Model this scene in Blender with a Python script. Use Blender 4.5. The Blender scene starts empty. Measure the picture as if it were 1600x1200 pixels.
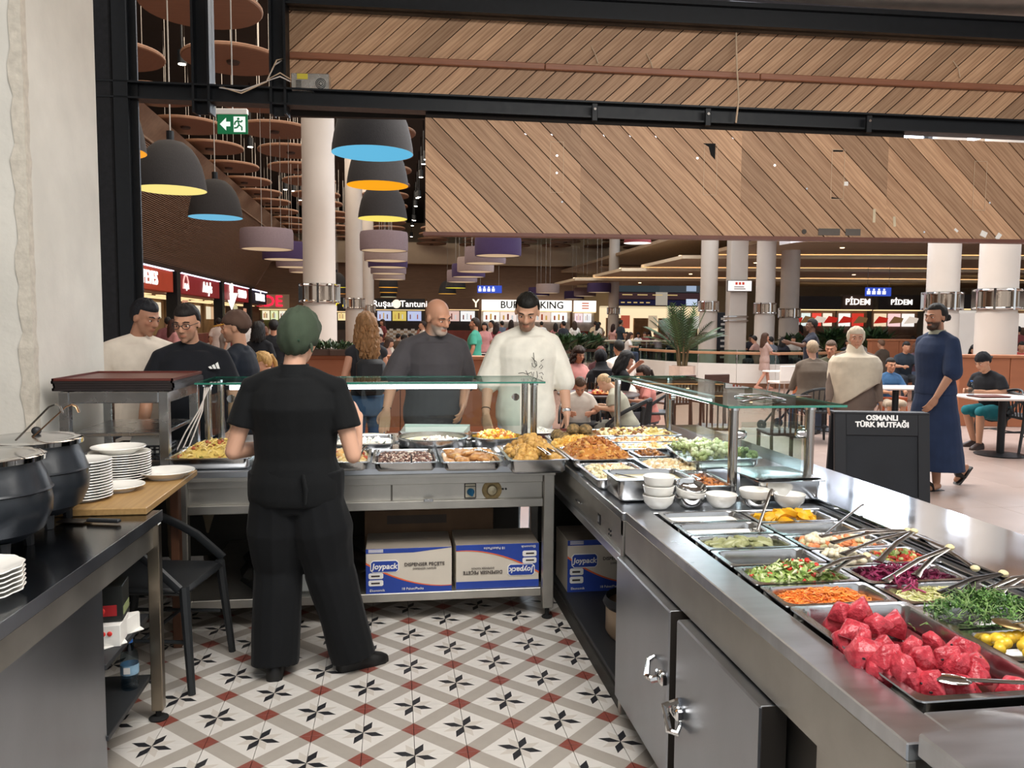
import bpy, bmesh, math, random
import numpy as np
from mathutils import Vector as V, Matrix as MX, Euler
SC = bpy.context.scene; COL = SC.collection
R = math.radians; PI = math.pi; rnd = random.Random(7)
# ---------------------------------------------------------------- camera
cam = bpy.data.cameras.new('camera'); camo = bpy.data.objects.new('camera', cam); COL.objects.link(camo)
cam.sensor_width = 36; cam.lens = 36*1262.4/1600; cam.clip_start = .05; cam.clip_end = 300
_y, _p, _r = .1442, .075, .0069
_f = V((math.sin(_y)*math.cos(_p), math.cos(_y)*math.cos(_p), -math.sin(_p)))
_u = V((math.sin(_y)*math.sin(_p), math.cos(_y)*math.sin(_p), math.cos(_p))); _x = V((math.cos(_y), -math.sin(_y), 0))
_x2 = _x*math.cos(_r)+_u*math.sin(_r); _u2 = _u*math.cos(_r)-_x*math.sin(_r)
camo.matrix_world = MX(((_x2.x,_u2.x,-_f.x,0),(_x2.y,_u2.y,-_f.y,0),(_x2.z,_u2.z,-_f.z,1.63),(0,0,0,1)))
SC.camera = camo
# ---------------------------------------------------------------- world, lights, exposure
SC.view_settings.view_transform = 'Standard'; SC.view_settings.look = 'None'
SC.view_settings.exposure = 0.0; SC.view_settings.gamma = 1; SC.view_settings.use_curve_mapping = False
w = bpy.data.worlds.new('world'); SC.world = w; w.use_nodes = True
w.node_tree.nodes['Background'].inputs[0].default_value = (.95, .98, 1, 1)
w.node_tree.nodes['Background'].inputs[1].default_value = .9
def area(name, loc, size, power, col=(1,1,1), rot=(0,0,0), sy=None):
    l = bpy.data.lights.new(name, 'AREA'); l.energy = power; l.color = col; l.size = size
    if sy: l.shape = 'RECTANGLE'; l.size_y = sy
    o = bpy.data.objects.new(name, l); o.location = loc; o.rotation_euler = rot; COL.objects.link(o); return o
area('skylight_atrium', (16, 22, 9.4), 16, 6500, (.93,.97,1), sy=26)
area('hall_fill_light', (-2, 30, 9.2), 8, 3600, (1,.86,.7), sy=40)  # broad fill light added to brighten the enclosed hall
area('hall_front_fill_light', (4.5, 11.5, 6.8), 6, 900, (1,.95,.9), sy=5)  # unseen fill light added for the hall floor just past the bulkhead
area('kitchen_light', (0.3, 1.2, 4.3), 3, 190, (1,.97,.93), sy=3)
area('bulkhead_fill_light', (2.6, 1.6, 4.3), 5, 170, (1,.96,.9), rot=(R(62),0,0), sy=.6)  # unseen lamp added to brighten the plank bulkhead
# ---------------------------------------------------------------- materials
def lin(h):
    if isinstance(h, str): h = [int(h[i:i+2],16)/255 for i in (0,2,4)]
    return tuple((c/12.92 if c <= .04045 else ((c+.055)/1.055)**2.4) for c in h)
MATS = {}
def mat(name, col='808080', rough=.5, metal=0, var=.12, scale=6, stretch=(1,1,1), bump=0, bscale=60, emit=None, es=0, spec=.5, obj=0, sheen=0, col2=None):
    if name in MATS: return MATS[name]
    m = bpy.data.materials.new(name); m.use_nodes = True; nt = m.node_tree; N = nt.nodes; L = nt.links
    b = N['Principled BSDF']; c = lin(col)
    b.inputs['Roughness'].default_value = rough; b.inputs['Metallic'].default_value = metal
    b.inputs['Specular IOR Level'].default_value = spec
    b.inputs['Sheen Weight'].default_value = sheen
    tc = N.new('ShaderNodeTexCoord'); mp = N.new('ShaderNodeMapping'); mp.inputs['Scale'].default_value = stretch
    L.new(tc.outputs['Object'], mp.inputs[0])
    out = None
    if var or col2:
        n = N.new('ShaderNodeTexNoise'); n.inputs['Scale'].default_value = scale; n.inputs['Detail'].default_value = 4
        L.new(mp.outputs[0], n.inputs['Vector'])
        r = N.new('ShaderNodeValToRGB'); L.new(n.outputs[0], r.inputs[0])
        r.color_ramp.elements[0].position = .3; r.color_ramp.elements[1].position = .7
        r.color_ramp.elements[0].color = (*[x*(1-var) for x in c],1)
        r.color_ramp.elements[1].color = (*(lin(col2) if col2 else [min(1,x*(1+var)) for x in c]),1)
        out = r.outputs[0]
        if metal:
            rm = N.new('ShaderNodeMapRange'); L.new(n.outputs[0], rm.inputs[0])
            rm.inputs[3].default_value = max(.03,rough-.08); rm.inputs[4].default_value = rough+.1; L.new(rm.outputs[0], b.inputs['Roughness'])
    if obj:
        oi = N.new('ShaderNodeObjectInfo'); hs = N.new('ShaderNodeHueSaturation')
        mr = N.new('ShaderNodeMapRange'); mr.inputs[3].default_value = 1-obj; mr.inputs[4].default_value = 1+obj
        L.new(oi.outputs['Random'], mr.inputs[0]); L.new(mr.outputs[0], hs.inputs['Value'])
        if out: L.new(out, hs.inputs['Color'])
        else: hs.inputs['Color'].default_value = (*c,1)
        out = hs.outputs[0]
    if out: L.new(out, b.inputs['Base Color'])
    else: b.inputs['Base Color'].default_value = (*c,1)
    if bump:
        n2 = N.new('ShaderNodeTexNoise'); n2.inputs['Scale'].default_value = bscale; n2.inputs['Detail'].default_value = 3; L.new(mp.outputs[0], n2.inputs['Vector'])
        bp = N.new('ShaderNodeBump'); bp.inputs['Strength'].default_value = bump; bp.inputs['Distance'].default_value = .01
        L.new(n2.outputs[0], bp.inputs['Height']); L.new(bp.outputs[0], b.inputs['Normal'])
    if emit:
        b.inputs['Emission Color'].default_value = (*lin(emit),1); b.inputs['Emission Strength'].default_value = es
    MATS[name] = m; return m
def glass(name, tint='e8f4f0', refl=.08, rough=.01):
    if name in MATS: return MATS[name]
    m = bpy.data.materials.new(name); m.use_nodes = True; N = m.node_tree.nodes; L = m.node_tree.links; N.clear()
    o = N.new('ShaderNodeOutputMaterial'); t = N.new('ShaderNodeBsdfTransparent'); g = N.new('ShaderNodeBsdfGlossy'); x = N.new('ShaderNodeMixShader'); f = N.new('ShaderNodeLayerWeight'); pw = N.new('ShaderNodeMath'); pw.operation = 'POWER'; pw.inputs[1].default_value = 4; ma = N.new('ShaderNodeMath'); ma.operation = 'MULTIPLY_ADD'; ma.inputs[1].default_value = .55; ma.inputs[2].default_value = refl*.5
    t.inputs[0].default_value = (*lin(tint),1); g.inputs['Roughness'].default_value = rough; f.inputs[0].default_value = .5
    L.new(f.outputs['Facing'], pw.inputs[0]); L.new(pw.outputs[0], ma.inputs[0]); L.new(ma.outputs[0], x.inputs[0]); L.new(t.outputs[0], x.inputs[1]); L.new(g.outputs[0], x.inputs[2]); L.new(x.outputs[0], o.inputs[0])
    MATS[name] = m; return m
def cloth(col, name=None, sheen=.04, var=.1): return mat(name or 'cloth_'+col, col, .85, 0, var, 9, bump=.12, bscale=25, spec=.25, sheen=sheen)
def lamp(name, col='ffffff', es=1): return mat(name, '%02x%02x%02x'%tuple(int(int(col[i:i+2],16)*.45) for i in (0,2,4)), .6, var=0, emit=col, es=es, spec=.2)
STEEL = mat('brushed_steel', 'b9babb', .25, 1, .1, 10, (1,1,1), .03, 200)
LEDGE = mat('polished_ledge', 'ccd1d8', .06, 1, .04, 5, (1,.1,1))
STEELB = mat('steel_worktop', 'c8cbd0', .3, 1, .12, 4, (1,4,1), .02, 120)
STEELD = mat('steel_front', 'bcb9b2', .42, 1, .12, 5, (1,1,1), .03, 150)
CHROME = mat('chrome', 'd8d8d8', .08, 1, 0)
BLACKM = mat('black_metal', '14171b', .45, .3, .15, 20, spec=.4)
IRON = mat('dark_iron_paint', '1b2128', .42, .2, .25, 7, bump=.05, bscale=30)
PLASTER = mat('plaster', 'e0ddd4', .9, 0, .07, 3, bump=.25, bscale=18)
WHITEC = mat('white_ceramic', 'eeece6', .15, 0, .02, 5)
WOOD = mat('plank_wood', 'b48967', .5, 0, .24, 5, (.5,14,14), .08, 30, obj=.27, spec=.35, col2='c8a280')
BLACKP = mat('black_plastic', '1b1d20', .5, 0, .1, 10)
WHITEP = mat('white_paint', 'e4e0da', .6, 0, .03, 3)
PAPER = mat('white_paper', 'f0eee8', .8, 0, .03, 6)
GLASS = glass('clear_glass', 'eef5f3', .04); GLASSE = mat('glass_edge', '2f7a68', .1, 0, .1, 20, spec=.8)
# ---------------------------------------------------------------- mesh builder
class MB:
    def __init__(s): s.v = []; s.f = []; s.mi = []
    def add(s, vs, fs, mi=0, M=None):
        k = len(s.v)
        s.v += [tuple(M @ V(p)) for p in vs] if M else [tuple(p) for p in vs]
        s.f += [tuple(i+k for i in f) for f in fs]; s.mi += [mi]*len(fs); return s
    def box(s, x0,x1,y0,y1,z0,z1, c=0, mi=0, M=None):
        if not c:
            vs = [(x,y,z) for x in (x0,x1) for y in (y0,y1) for z in (z0,z1)]
            return s.add(vs, [(0,1,3,2),(4,6,7,5),(0,4,5,1),(2,3,7,6),(0,2,6,4),(1,5,7,3)], mi, M)
        c = min(c, (x1-x0)*.49, (y1-y0)*.49, (z1-z0)*.49); vs = []; ix = {}
        for sx in (0,1):
            for sy in (0,1):
                for sz in (0,1):
                    X,Y,Z = (x0,x1)[sx],(y0,y1)[sy],(z0,z1)[sz]; a,b,d = X+c*(1-2*sx),Y+c*(1-2*sy),Z+c*(1-2*sz)
                    ix[sx,sy,sz] = len(vs); vs += [(X,b,d),(a,Y,d),(a,b,Z)]
        fs = []
        for ax in range(3):
            for q in (0,1):
                def k(i,j,ax=ax,q=q):
                    t = [i,j]; t.insert(ax,q); return ix[tuple(t)]+ax
                fs.append((k(0,0),k(1,0),k(1,1),k(0,1)))
        for ax in range(3):
            o = [i for i in range(3) if i != ax]
            for i in (0,1):
                for j in (0,1):
                    t0 = [0,0,0]; t0[o[0]] = i; t0[o[1]] = j; t1 = list(t0); t1[ax] = 1
                    a,b = ix[tuple(t0)],ix[tuple(t1)]; fs.append((a+o[0],b+o[0],b+o[1],a+o[1]))
        for q in ix.values(): fs.append((q,q+1,q+2))
        return s.add(vs, fs, mi, M)
    def tube(s, pts, r, n=8, mi=0, cap=True, M=None, up=None):
        pts = [V(p) for p in pts]; m = len(pts); rr = r if isinstance(r,(list,tuple)) else [r]*m
        vs = []; d0 = (pts[1]-pts[0]).normalized()
        a = V(up) if up else (V((0,0,1)) if abs(d0.z) < .9 else V((1,0,0)))
        for i,p in enumerate(pts):
            d = ((pts[min(i+1,m-1)]-p).normalized()+(p-pts[max(i-1,0)]).normalized()); d = d.normalized() if d.length > 1e-6 else d0
            sd = d.cross(a)
            sd = sd.normalized() if sd.length > 1e-5 else V((1,0,0)); a2 = sd.cross(d)
            if not up: a = a2
            ra,rb = rr[i] if isinstance(rr[i],(list,tuple)) else (rr[i],rr[i])
            for j in range(n):
                t = 2*PI*j/n; vs.append(p+sd*(math.cos(t)*ra)+a2*(math.sin(t)*rb))
        fs = [(i*n+j,i*n+(j+1)%n,(i+1)*n+(j+1)%n,(i+1)*n+j) for i in range(m-1) for j in range(n)]
        if cap: fs += [tuple(range(n-1,-1,-1)), tuple((m-1)*n+j for j in range(n))]
        return s.add(vs, fs, mi, M)
    def rod(s, a, b, r, n=8, mi=0, M=None): return s.tube([a,b], r, n, mi, True, M)
    def loft(s, rings, mi=0, M=None, cap=True):
        n = len(rings[0]); vs = [p for r in rings for p in r]; m = len(rings)
        fs = [(i*n+j,i*n+(j+1)%n,(i+1)*n+(j+1)%n,(i+1)*n+j) for i in range(m-1) for j in range(n)]
        if cap: fs += [tuple(range(n-1,-1,-1)), tuple((m-1)*n+j for j in range(n))]
        return s.add(vs, fs, mi, M)
    def lathe(s, prof, n=24, c=(0,0,0), mi=0, M=None, cap=False):
        rings = [[(c[0]+r*math.cos(2*PI*j/n), c[1]+r*math.sin(2*PI*j/n), c[2]+z) for j in range(n)] for r,z in prof]
        return s.loft(rings, mi, M, cap)
    def ell(s, c, r, nu=14, nv=9, mi=0, M=None, fn=None):
        r = r if isinstance(r,(list,tuple)) else (r,r,r); vs = []
        for i in range(nv+1):
            t = PI*i/nv
            for j in range(nu):
                p = 2*PI*j/nu; d = (math.sin(t)*math.cos(p), math.sin(t)*math.sin(p), math.cos(t)); k = fn(d) if fn else 1
                vs.append((c[0]+d[0]*r[0]*k, c[1]+d[1]*r[1]*k, c[2]+d[2]*r[2]*k))
                if i in (0,nv): break
        def ix(i,j): return 0 if i == 0 else (1+(nv-1)*nu if i == nv else 1+(i-1)*nu+j%nu)
        fs = []
        for i in range(nv):
            for j in range(nu):
                q = [ix(i,j),ix(i+1,j),ix(i+1,j+1),ix(i,j+1)]; u = []
                for x in q:
                    if x not in u: u.append(x)
                fs.append(tuple(u))
        return s.add(vs, fs, mi, M)
    def prism(s, poly, z0, z1, mi=0, M=None, axis=2):
        n = len(poly)
        def p3(a,b,z): return ((a,b,z),(a,z,b),(z,a,b))[0 if axis == 2 else (1 if axis == 1 else 2)]
        vs = [p3(a,b,z) for z in (z0,z1) for a,b in poly]
        fs = [tuple(range(n-1,-1,-1)), tuple(range(n,2*n))]+[(i,(i+1)%n,n+(i+1)%n,n+i) for i in range(n)]
        return s.add(vs, fs, mi, M)
    def quad(s, a,b,c,d, mi=0): return s.add([a,b,c,d], [(0,1,2,3)], mi)
    def mesh(s, name, mats, smooth=False, ang=38, fix=True):
        me = bpy.data.meshes.new(name); me.from_pydata(s.v, [], s.f)
        for m in (mats if isinstance(mats,(list,tuple)) else [mats]): me.materials.append(m)
        if any(s.mi): me.polygons.foreach_set('material_index', s.mi)
        if fix:
            bm = bmesh.new(); bm.from_mesh(me); bmesh.ops.recalc_face_normals(bm, faces=bm.faces); bm.to_mesh(me); bm.free()
        if smooth:
            me.polygons.foreach_set('use_smooth', [True]*len(me.polygons)); me.set_sharp_from_angle(angle=R(ang))
        me.update(); return me
    def obj(s, name, mats, parent=None, smooth=False, ang=38, fix=True, loc=None, rot=None, kind=None, label=None):
        o = bpy.data.objects.new(name, s.mesh(name, mats, smooth, ang, fix)); COL.objects.link(o)
        if parent: o.parent = parent
        if loc is not None: o.location = loc
        if rot is not None: o.rotation_euler = rot
        if kind: o['kind'] = kind
        if label: o['label'] = label
        return o
def tag(o, label, cat, group=None, kind=None):
    o['label'] = label; o['category'] = cat
    if group: o['group'] = group
    if kind: o['kind'] = kind
    return o
def thing(name, label, cat, loc=(0,0,0), rz=0, group=None):
    o = bpy.data.objects.new(name, None); COL.objects.link(o); o.empty_display_size = .05
    o.location = loc; o.rotation_euler = (0,0,rz) if not isinstance(rz,(tuple,list)) else rz
    return tag(o, label, cat, group)
ORD = 'first second third fourth fifth sixth seventh eighth ninth tenth eleventh twelfth thirteenth fourteenth fifteenth sixteenth'.split()
def struct(o): o['kind'] = 'structure'; return o
def root(name, loc=(0,0,0), rz=0):
    o = bpy.data.objects.new(name, None); COL.objects.link(o); o.location = loc; o.rotation_euler = (0,0,rz); o['kind'] = 'structure'; return o
KIDS = {}
def kids(o): return [c for c in COL.objects if c.parent == o]
def dup(src, loc, rz=None, label=None, group=None, mats=None, scale=None):
    def cp(o, par):
        c = o.copy(); COL.objects.link(c)
        if par: c.parent = par
        if mats and o.type == 'MESH':
            for k,m in mats.items():
                if o.name.split('.')[0] == k: c.material_slots[0].link = 'OBJECT'; c.material_slots[0].material = m
        for ch in KIDS.setdefault(o.name, list(o.children)): cp(ch, c)
        return c
    c = cp(src, None); c.location = loc
    if rz is not None: c.rotation_euler = (0,0,rz) if not isinstance(rz,(tuple,list)) else rz
    if scale: c.scale = (scale,)*3 if not isinstance(scale,(tuple,list)) else scale
    if label: c['label'] = label
    if group: c['group'] = group
    return c
_FC = {}
def text(s, size, m, parent, loc, rot=(PI/2,0,0), ext=.002, name='lettering', bold=0, sx=1, align='CENTER', shear=0, label=None):
    cu = bpy.data.curves.new('txt','FONT'); cu.body = s; cu.size = size; cu.extrude = ext; cu.align_x = align; cu.align_y = 'CENTER'; cu.offset = bold; cu.shear = shear; cu.resolution_u = 2
    o = bpy.data.objects.new('txt', cu); COL.objects.link(o); me = bpy.data.meshes.new_from_object(o)
    bpy.data.objects.remove(o); bpy.data.curves.remove(cu)
    me.materials.clear(); me.materials.append(m); me.name = name
    t = bpy.data.objects.new(name, me); COL.objects.link(t); t.parent = parent; t.location = loc; t.rotation_euler = rot; t.scale = (sx,1,1)
    if label: t['label'] = label
    return t
def clip(poly, nx, ny, d):   # keep nx*x+ny*y <= d
    out = []
    for i in range(len(poly)):
        a,b = poly[i],poly[(i+1)%len(poly)]; da,db = nx*a[0]+ny*a[1]-d, nx*b[0]+ny*b[1]-d
        if da <= 0: out.append(a)
        if da*db < 0: t = da/(da-db); out.append((a[0]+(b[0]-a[0])*t, a[1]+(b[1]-a[1])*t))
    return out
# ---------------------------------------------------------------- floors
def tile_pattern():
    m = bpy.data.materials.new('star_pattern_tile'); m.use_nodes = True; nt = m.node_tree; N = nt.nodes; L = nt.links; b = N['Principled BSDF']
    b.inputs['Roughness'].default_value = .38
    tc = N.new('ShaderNodeTexCoord'); sp = N.new('ShaderNodeSeparateXYZ'); L.new(tc.outputs['Object'], sp.inputs[0])
    def M(op, a, c=None, d=None):
        n = N.new('ShaderNodeMath'); n.operation = op
        for i,x in enumerate((a,c,d)):
            if x is None: continue
            if isinstance(x,(int,float)): n.inputs[i].default_value = x
            else: L.new(x, n.inputs[i])
        return n.outputs[0]
    x = M('MULTIPLY_ADD', sp.outputs[0], 5, .5); y = M('MULTIPLY_ADD', sp.outputs[1], 5, .5)
    fold = M('GREATER_THAN', M('ADD', x, y), 1)
    def mixv(f,a,c): return M('ADD', M('MULTIPLY', f, c), M('MULTIPLY', M('SUBTRACT',1,f), a))
    u = mixv(fold, x, M('SUBTRACT',1,x)); v = mixv(fold, y, M('SUBTRACT',1,y))
    band = M('GREATER_THAN', M('ADD',u,v), .75)
    red = M('LESS_THAN', M('MINIMUM', M('ADD', M('SUBTRACT',1,u), v), M('ADD', M('SUBTRACT',1,v), u)), .25)
    mx = M('MAXIMUM',u,v); mn = M('MINIMUM',u,v)
    d = M('ADD', M('MULTIPLY',mx,.9239), M('MULTIPLY',mn,.3827)); e = M('ABSOLUTE', M('SUBTRACT', M('MULTIPLY',mn,.9239), M('MULTIPLY',mx,.3827)))
    pet = M('LESS_THAN', e, M('MULTIPLY', .375, M('MINIMUM', d, M('SUBTRACT', .45, d))))
    blk = M('MULTIPLY', pet, M('GREATER_THAN', v, u))
    def mixc(f, a, c):
        n = N.new('ShaderNodeMix'); n.data_type = 'RGBA'; L.new(f, n.inputs[0])
        if isinstance(a,tuple): n.inputs[6].default_value = a
        else: L.new(a, n.inputs[6])
        n.inputs[7].default_value = c; return n.outputs[2]
    q = lambda h: (*lin(h),1)
    c = mixc(pet, q('d2cec8'), q('c3bcb3')); c = mixc(blk, c, q('25262a')); c = mixc(band, c, q('a39c93')); c = mixc(red, c, q('83463c'))
    nz = N.new('ShaderNodeTexNoise'); nz.inputs['Scale'].default_value = 14; L.new(tc.outputs['Object'], nz.inputs['Vector'])
    hs = N.new('ShaderNodeHueSaturation'); mr = N.new('ShaderNodeMapRange'); mr.inputs[3].default_value = .9; mr.inputs[4].default_value = 1.06
    L.new(nz.outputs[0], mr.inputs[0]); L.new(mr.outputs[0], hs.inputs['Value']); L.new(c, hs.inputs['Color']); L.new(hs.outputs[0], b.inputs['Base Color'])
    return m
kf = struct(MB().box(-2.3,2.2, .3,6.0, -.06,-.008).obj('floor', mat('floor_grout','1f1d1b',.9)))
tm = MB().box(-.0989,.0989,-.0989,.0989,-.008,0,.0006).mesh('tile', tile_pattern())
for i in range(-8,5):
    for j in range(-4,12):
        t = bpy.data.objects.new('tile', tm); COL.objects.link(t); t.parent = kf
        t.location = (.0689+.2*i+.1, 4.1566-.2*j-.1, rnd.uniform(-.0004,.0004))
        if (i+j+1) % 2: t.rotation_euler.z = PI/2
mf = struct(MB().box(-12,60,5.98,75,-.06,-.01).box(2.2,60,-6,5.98,-.06,-.01).obj('floor', mat('mall_floor_far','98796b',.25,0,.1,.4)))
tm2 = MB().box(-.399,.399,-.399,.399,-.01,0,.0015).mesh('tile', mat('mall_floor_tile','a9968e',.3,0,.06,3,obj=.05))
for i in range(0,13):
    for j in range(0,15):
        x, y = 2.62+.8*i, .5+.8*j
        if abs(math.atan2(x,y)-_y) > 1.0 or (x < 2.7 and y > 6): continue
        t = bpy.data.objects.new('tile', tm2); COL.objects.link(t); t.parent = mf; t.location = (x, y, 0)
# ---------------------------------------------------------------- kitchen shell
pl = MB(); pl.box(-3.6,-1.83,4.42,5.48,0,5.4,.03)
wl = struct(pl.obj('wall_left', PLASTER, smooth=True)); rg = []
for k in range(70):
    z = k*5.4/69; a,b_ = .03+.01*math.sin(k*2.1)+.006*math.sin(k*5.3),.006+.003*math.sin(k*3.7)
    rg.append([(-1.83+b_,4.42+.05+a*.4,z),(-1.83+b_*1.3,4.42-b_*.6,z),(-1.83-.02-a,4.42-b_,z),(-1.83-.03,4.46,z)])
MB().loft(rg).obj('plaster_ridge', mat('rough_plaster','cfc8bb',.95,0,.1,30,bump=.3,bscale=40), wl)
struct(MB().box(-2.6,-2.3,-2.5,4.42,0,4.5).obj('wall_left', mat('side_wall_paint','6d665e',.8)))
struct(MB().box(-2.6,8.5,-2.6,7.0,4.5,4.7).obj('ceiling', mat('ceiling_paint','a59d94',.9)))
A5 = R(-5.1)
FA = root('wall_front', (.271,7.218,0), A5)      # bulkhead over the counter, built in its own frame: x along it, z up
zt = lambda u, z: z-.021*u                        # the bulkhead hangs very slightly out of level
def plank_field(u0,u1,zb,ztp,spacing,ang,y,thick,cuts=(),stop=None):
    ca, sa = math.cos(ang), math.sin(ang); per = spacing*abs(sa)
    segs = [u0]+[c for c in cuts]+[u1]
    for a,b in zip(segs,segs[1:]):
        reg = [(a,zt(a,zb) if zb > 3 else zb),(b,zt(b,zb) if zb > 3 else zb),(b,zt(b,ztp)),(a,zt(a,ztp))]
        k0 = int((-12)/per); k1 = int(14/per)
        for k in range(k0,k1):
            # local frame: lx along the plank, ly across
            poly = [((p[0])*ca+(p[1]-3)*sa, -(p[0])*sa+(p[1]-3)*ca) for p in reg]
            g = .0042
            poly = clip(clip(poly, 0,1, (k+1)*per-g), 0,-1, -(k*per+g))
            if len(poly) < 3: continue
            xs = [p[0] for p in poly]; ar = abs(sum(poly[i][0]*poly[(i+1)%len(poly)][1]-poly[(i+1)%len(poly)][0]*poly[i][1] for i in range(len(poly))))/2
            if ar < .0015: continue
            cx = sum(xs)/len(xs); cy = (k+.5)*per
            o = MB().prism([(p[0]-cx,p[1]-cy) for p in poly], -thick, 0, axis=1).obj('plank', WOOD, FA)
            o.rotation_euler = (0,-ang,0); o.location = (cx*ca-cy*sa, y+rnd.uniform(-.002,.002), 3+cx*sa+cy*ca)
plank_field(0,6.4,2.425,3.405,.231,R(-45),0,.02,(1.36,2.8,4.14,5.45))
plank_field(-1.2,6.6,3.58,4.42,.178,R(42),.2,.02)
DK = mat('plank_backing','1c1510',.9)
MB().box(0,4.3,.02,.04,3.3,3.46).obj('backing_filler', DK, FA); MB().box(0,6.4,.002,.06,2.43,3.28).obj('backing_filler', DK, FA); MB().box(-1.2,6.6,.203,.26,3.45,4.4).obj('backing_filler', DK, FA)  # first strip is a dark filler added to close the bright gap under the beam
e = MB(); e.box(-.02,6.4,-.03,.1,2.395,2.425); e.obj('edge_trim', mat('edge_wood','6a3d2e',.5), FA)
def tilt(mb): 
    mb.v = [(x,y,zt(x,z)) for x,y,z in mb.v]; return mb
b = MB()   # I-beam across
b.box(-2.9,6.6,-.06,.1,3.585,3.6); b.box(-2.9,6.6,-.06,.1,3.455,3.47); b.box(-2.9,6.6,.015,.03,3.47,3.585)
struct(tilt(b).obj('trim_1', BLACKM, FA))
b = MB(); b.box(-1.2,6.6,-.05,.12,4.3,4.315); b.box(-1.2,6.6,.0,.05,4.3,4.5); b.box(-1.2,6.6,-.05,.12,4.46,4.5)
struct(tilt(b).obj('trim_2', BLACKM, FA))
b = MB(); b.box(-2.62,-2.5,-.06,.1,0,4.5); b.box(-2.55,-2.44,.0,.02,0,4.5); struct(b.obj('trim_3', BLACKM, FA))
struct(MB().box(-3.6,-2.63,-.05,.3,0,4.5,.02).obj('trim_4', mat('dark_textured_wall','17171a',.9,0,.3,25,bump=.6,bscale=30), FA))
for k,(a,c) in enumerate(((-1.97,-1.82),(-1.32,-1.18))):
    b = MB(); b.box(a,a+.02,-.06,.1,3.4,4.5); b.box(c-.02,c,-.06,.1,3.4,4.5); b.box(a,c,.02,.04,3.4,4.5); struct(b.obj('trim_%d'%(5+k), BLACKM, FA))
BAT = mat('batten_wood','8d5a41',.4,0,.12,5,(1,10,10))
b = MB()
for a,c in ((-1.2,1.05),(1.055,3.0),(3.005,6.5)):
    o = MB().box(a,c,.13,.175,3.905,3.96,.006); 
    tilt(o).obj('batten', BAT, FA)
for u in (1.47,2.47,3.92):
    z = zt(u,3.5); o = MB(); o.box(u-.025,u+.025,-.09,-.06,z-.08,z+.07,.004); o.obj('hanger_bracket', BLACKM, FA); 
    MB().lathe([(.001,0),(.012,0),(.012,.012),(.001,.012)],8).obj('bolt', CHROME, FA, loc=(u,-.09,z+.02), rot=(PI/2,0,0))
TAPE = mat('tape_strip','cdbfa2',.7); GT = mat('grey_tape','5b544e',.7); HOLE = mat('dark_hole','050505',.9)
for u,z,a,c,m,r in ((4.03,2.62,.012,.06,TAPE,0),(4.22,2.57,.012,.045,TAPE,-.1),(5.06,2.47,.03,.025,PAPER,.4),(5.2,2.45,.02,.03,PAPER,.6),(4.8,2.5,.02,.01,PAPER,.7),(3.76,2.9,.018,.018,PAPER,0)):
    MB().box(-a,a,-.003,0,-c,c).obj('tape', m, FA, loc=(u,-.021,z), rot=(0,r,0))
for u,w_ in ((3.62,.1),(3.84,.07)): MB().box(-w_,w_,-.003,0,-.03,.03).obj('tape', GT, FA, loc=(u,-.021,2.47))
for u,zc in ((2.52,3.0),(3.68,2.98),(1.15,3.0),(5.0,2.9)):   # cut-out outlines where a sign was mounted
    fr = MB()
    for x0,x1,z0,z1 in ((-.06,-.056,-.22,.22),(.056,.06,-.22,.22),(-.06,.06,-.22,-.216),(-.06,.06,.216,.22)): fr.box(x0,x1,-.003,0,z0,z1)
    fr.obj('cut_outline', mat('cut_line','c9b094',.7), FA, loc=(u,-.021,zc))
MB().prism([(-.07,.23),(.04,.23),(.04,.09),(.0,.13),(-.02,.2)],-.004,0,axis=1).obj('hole', HOLE, FA, loc=(2.52,-.021,3.0))
MB().box(-.05,.04,-.004,0,.2,.213).obj('hole', HOLE, FA, loc=(3.68,-.021,2.98)); MB().prism([(-.05,-.2),(.05,-.215),(-.05,-.215)],-.004,0,axis=1).obj('hole', HOLE, FA, loc=(3.68,-.021,2.98))
MB().lathe([(.001,0),(.022,0),(.022,.004),(.001,.004)],12).obj('hole', mat('plug','4a443e',.8), FA, loc=(3.39,-.02,2.47), rot=(PI/2,0,0))
for u,z in ((1.15,2.95),(1.15,3.1),(2.4,3.1),(3.1,3.05),(4.5,2.48),(1.2,2.7),(3.4,2.85),(5.1,2.75)):
    MB().lathe([(.001,0),(.009,0),(.009,.006),(.001,.006)],8).obj('screw', CHROME, FA, loc=(u,-.02,z), rot=(PI/2,0,0))
# loose cables
CB = mat('cable_beige','c6ad92',.6)
def cable(name, pts, r, m, label, par=None, loc=None):
    o = MB().tube(pts, r, 6).obj(name, m, smooth=True); tag(o, label, 'cable'); return o
fl = lambda u,y,z: tuple(MX.Rotation(A5,4,'Z') @ V((u,y,z))+V((.271,7.218,0)))
cable('hanging_cable', [fl(2.78,.16,4.3),fl(2.76,.1,4.18),fl(2.77,.08,3.9),fl(2.74,-.08,3.6),fl(2.72,-.08,3.4)], .008, CB, 'beige cable hanging down the middle of the plank bulkhead')
for k,(u,z,d) in enumerate(((1.5,4.03,'left'),(2.0,3.98,'second'),(4.85,3.98,'right'))):
    cable('wire_stub', [fl(u-.03,.18,z+.08),fl(u+.0,.14,z),fl(u+.03,.16,z-.07)], .005, CB, ['short wire stub poking from upper planks above the wide grey planks','short wire stub poking from upper planks right of centre beam cable bundle','thin looped wire on the upper planks near right end'][k])
ps = thing('power_supply','open silver power supply box with round fan on the steel beam','power supply', fl(-.98,0,3.66), A5)
b = MB(); b.box(-.16,.16,-.04,.06,-.055,.09,.004); b.obj('housing', mat('tinplate','cfcfcb',.25,.9,.1,12), ps)
MB().box(-.11,-.02,-.045,-.038,.04,.085).obj('sticker', mat('yellow_label','c9b83a',.6), ps)
g = MB()
for r in (.04,.028,.014): g.lathe([(r,-.002),(r+.005,-.002),(r+.005,.004),(r,.004)],16, cap=False)
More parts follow.
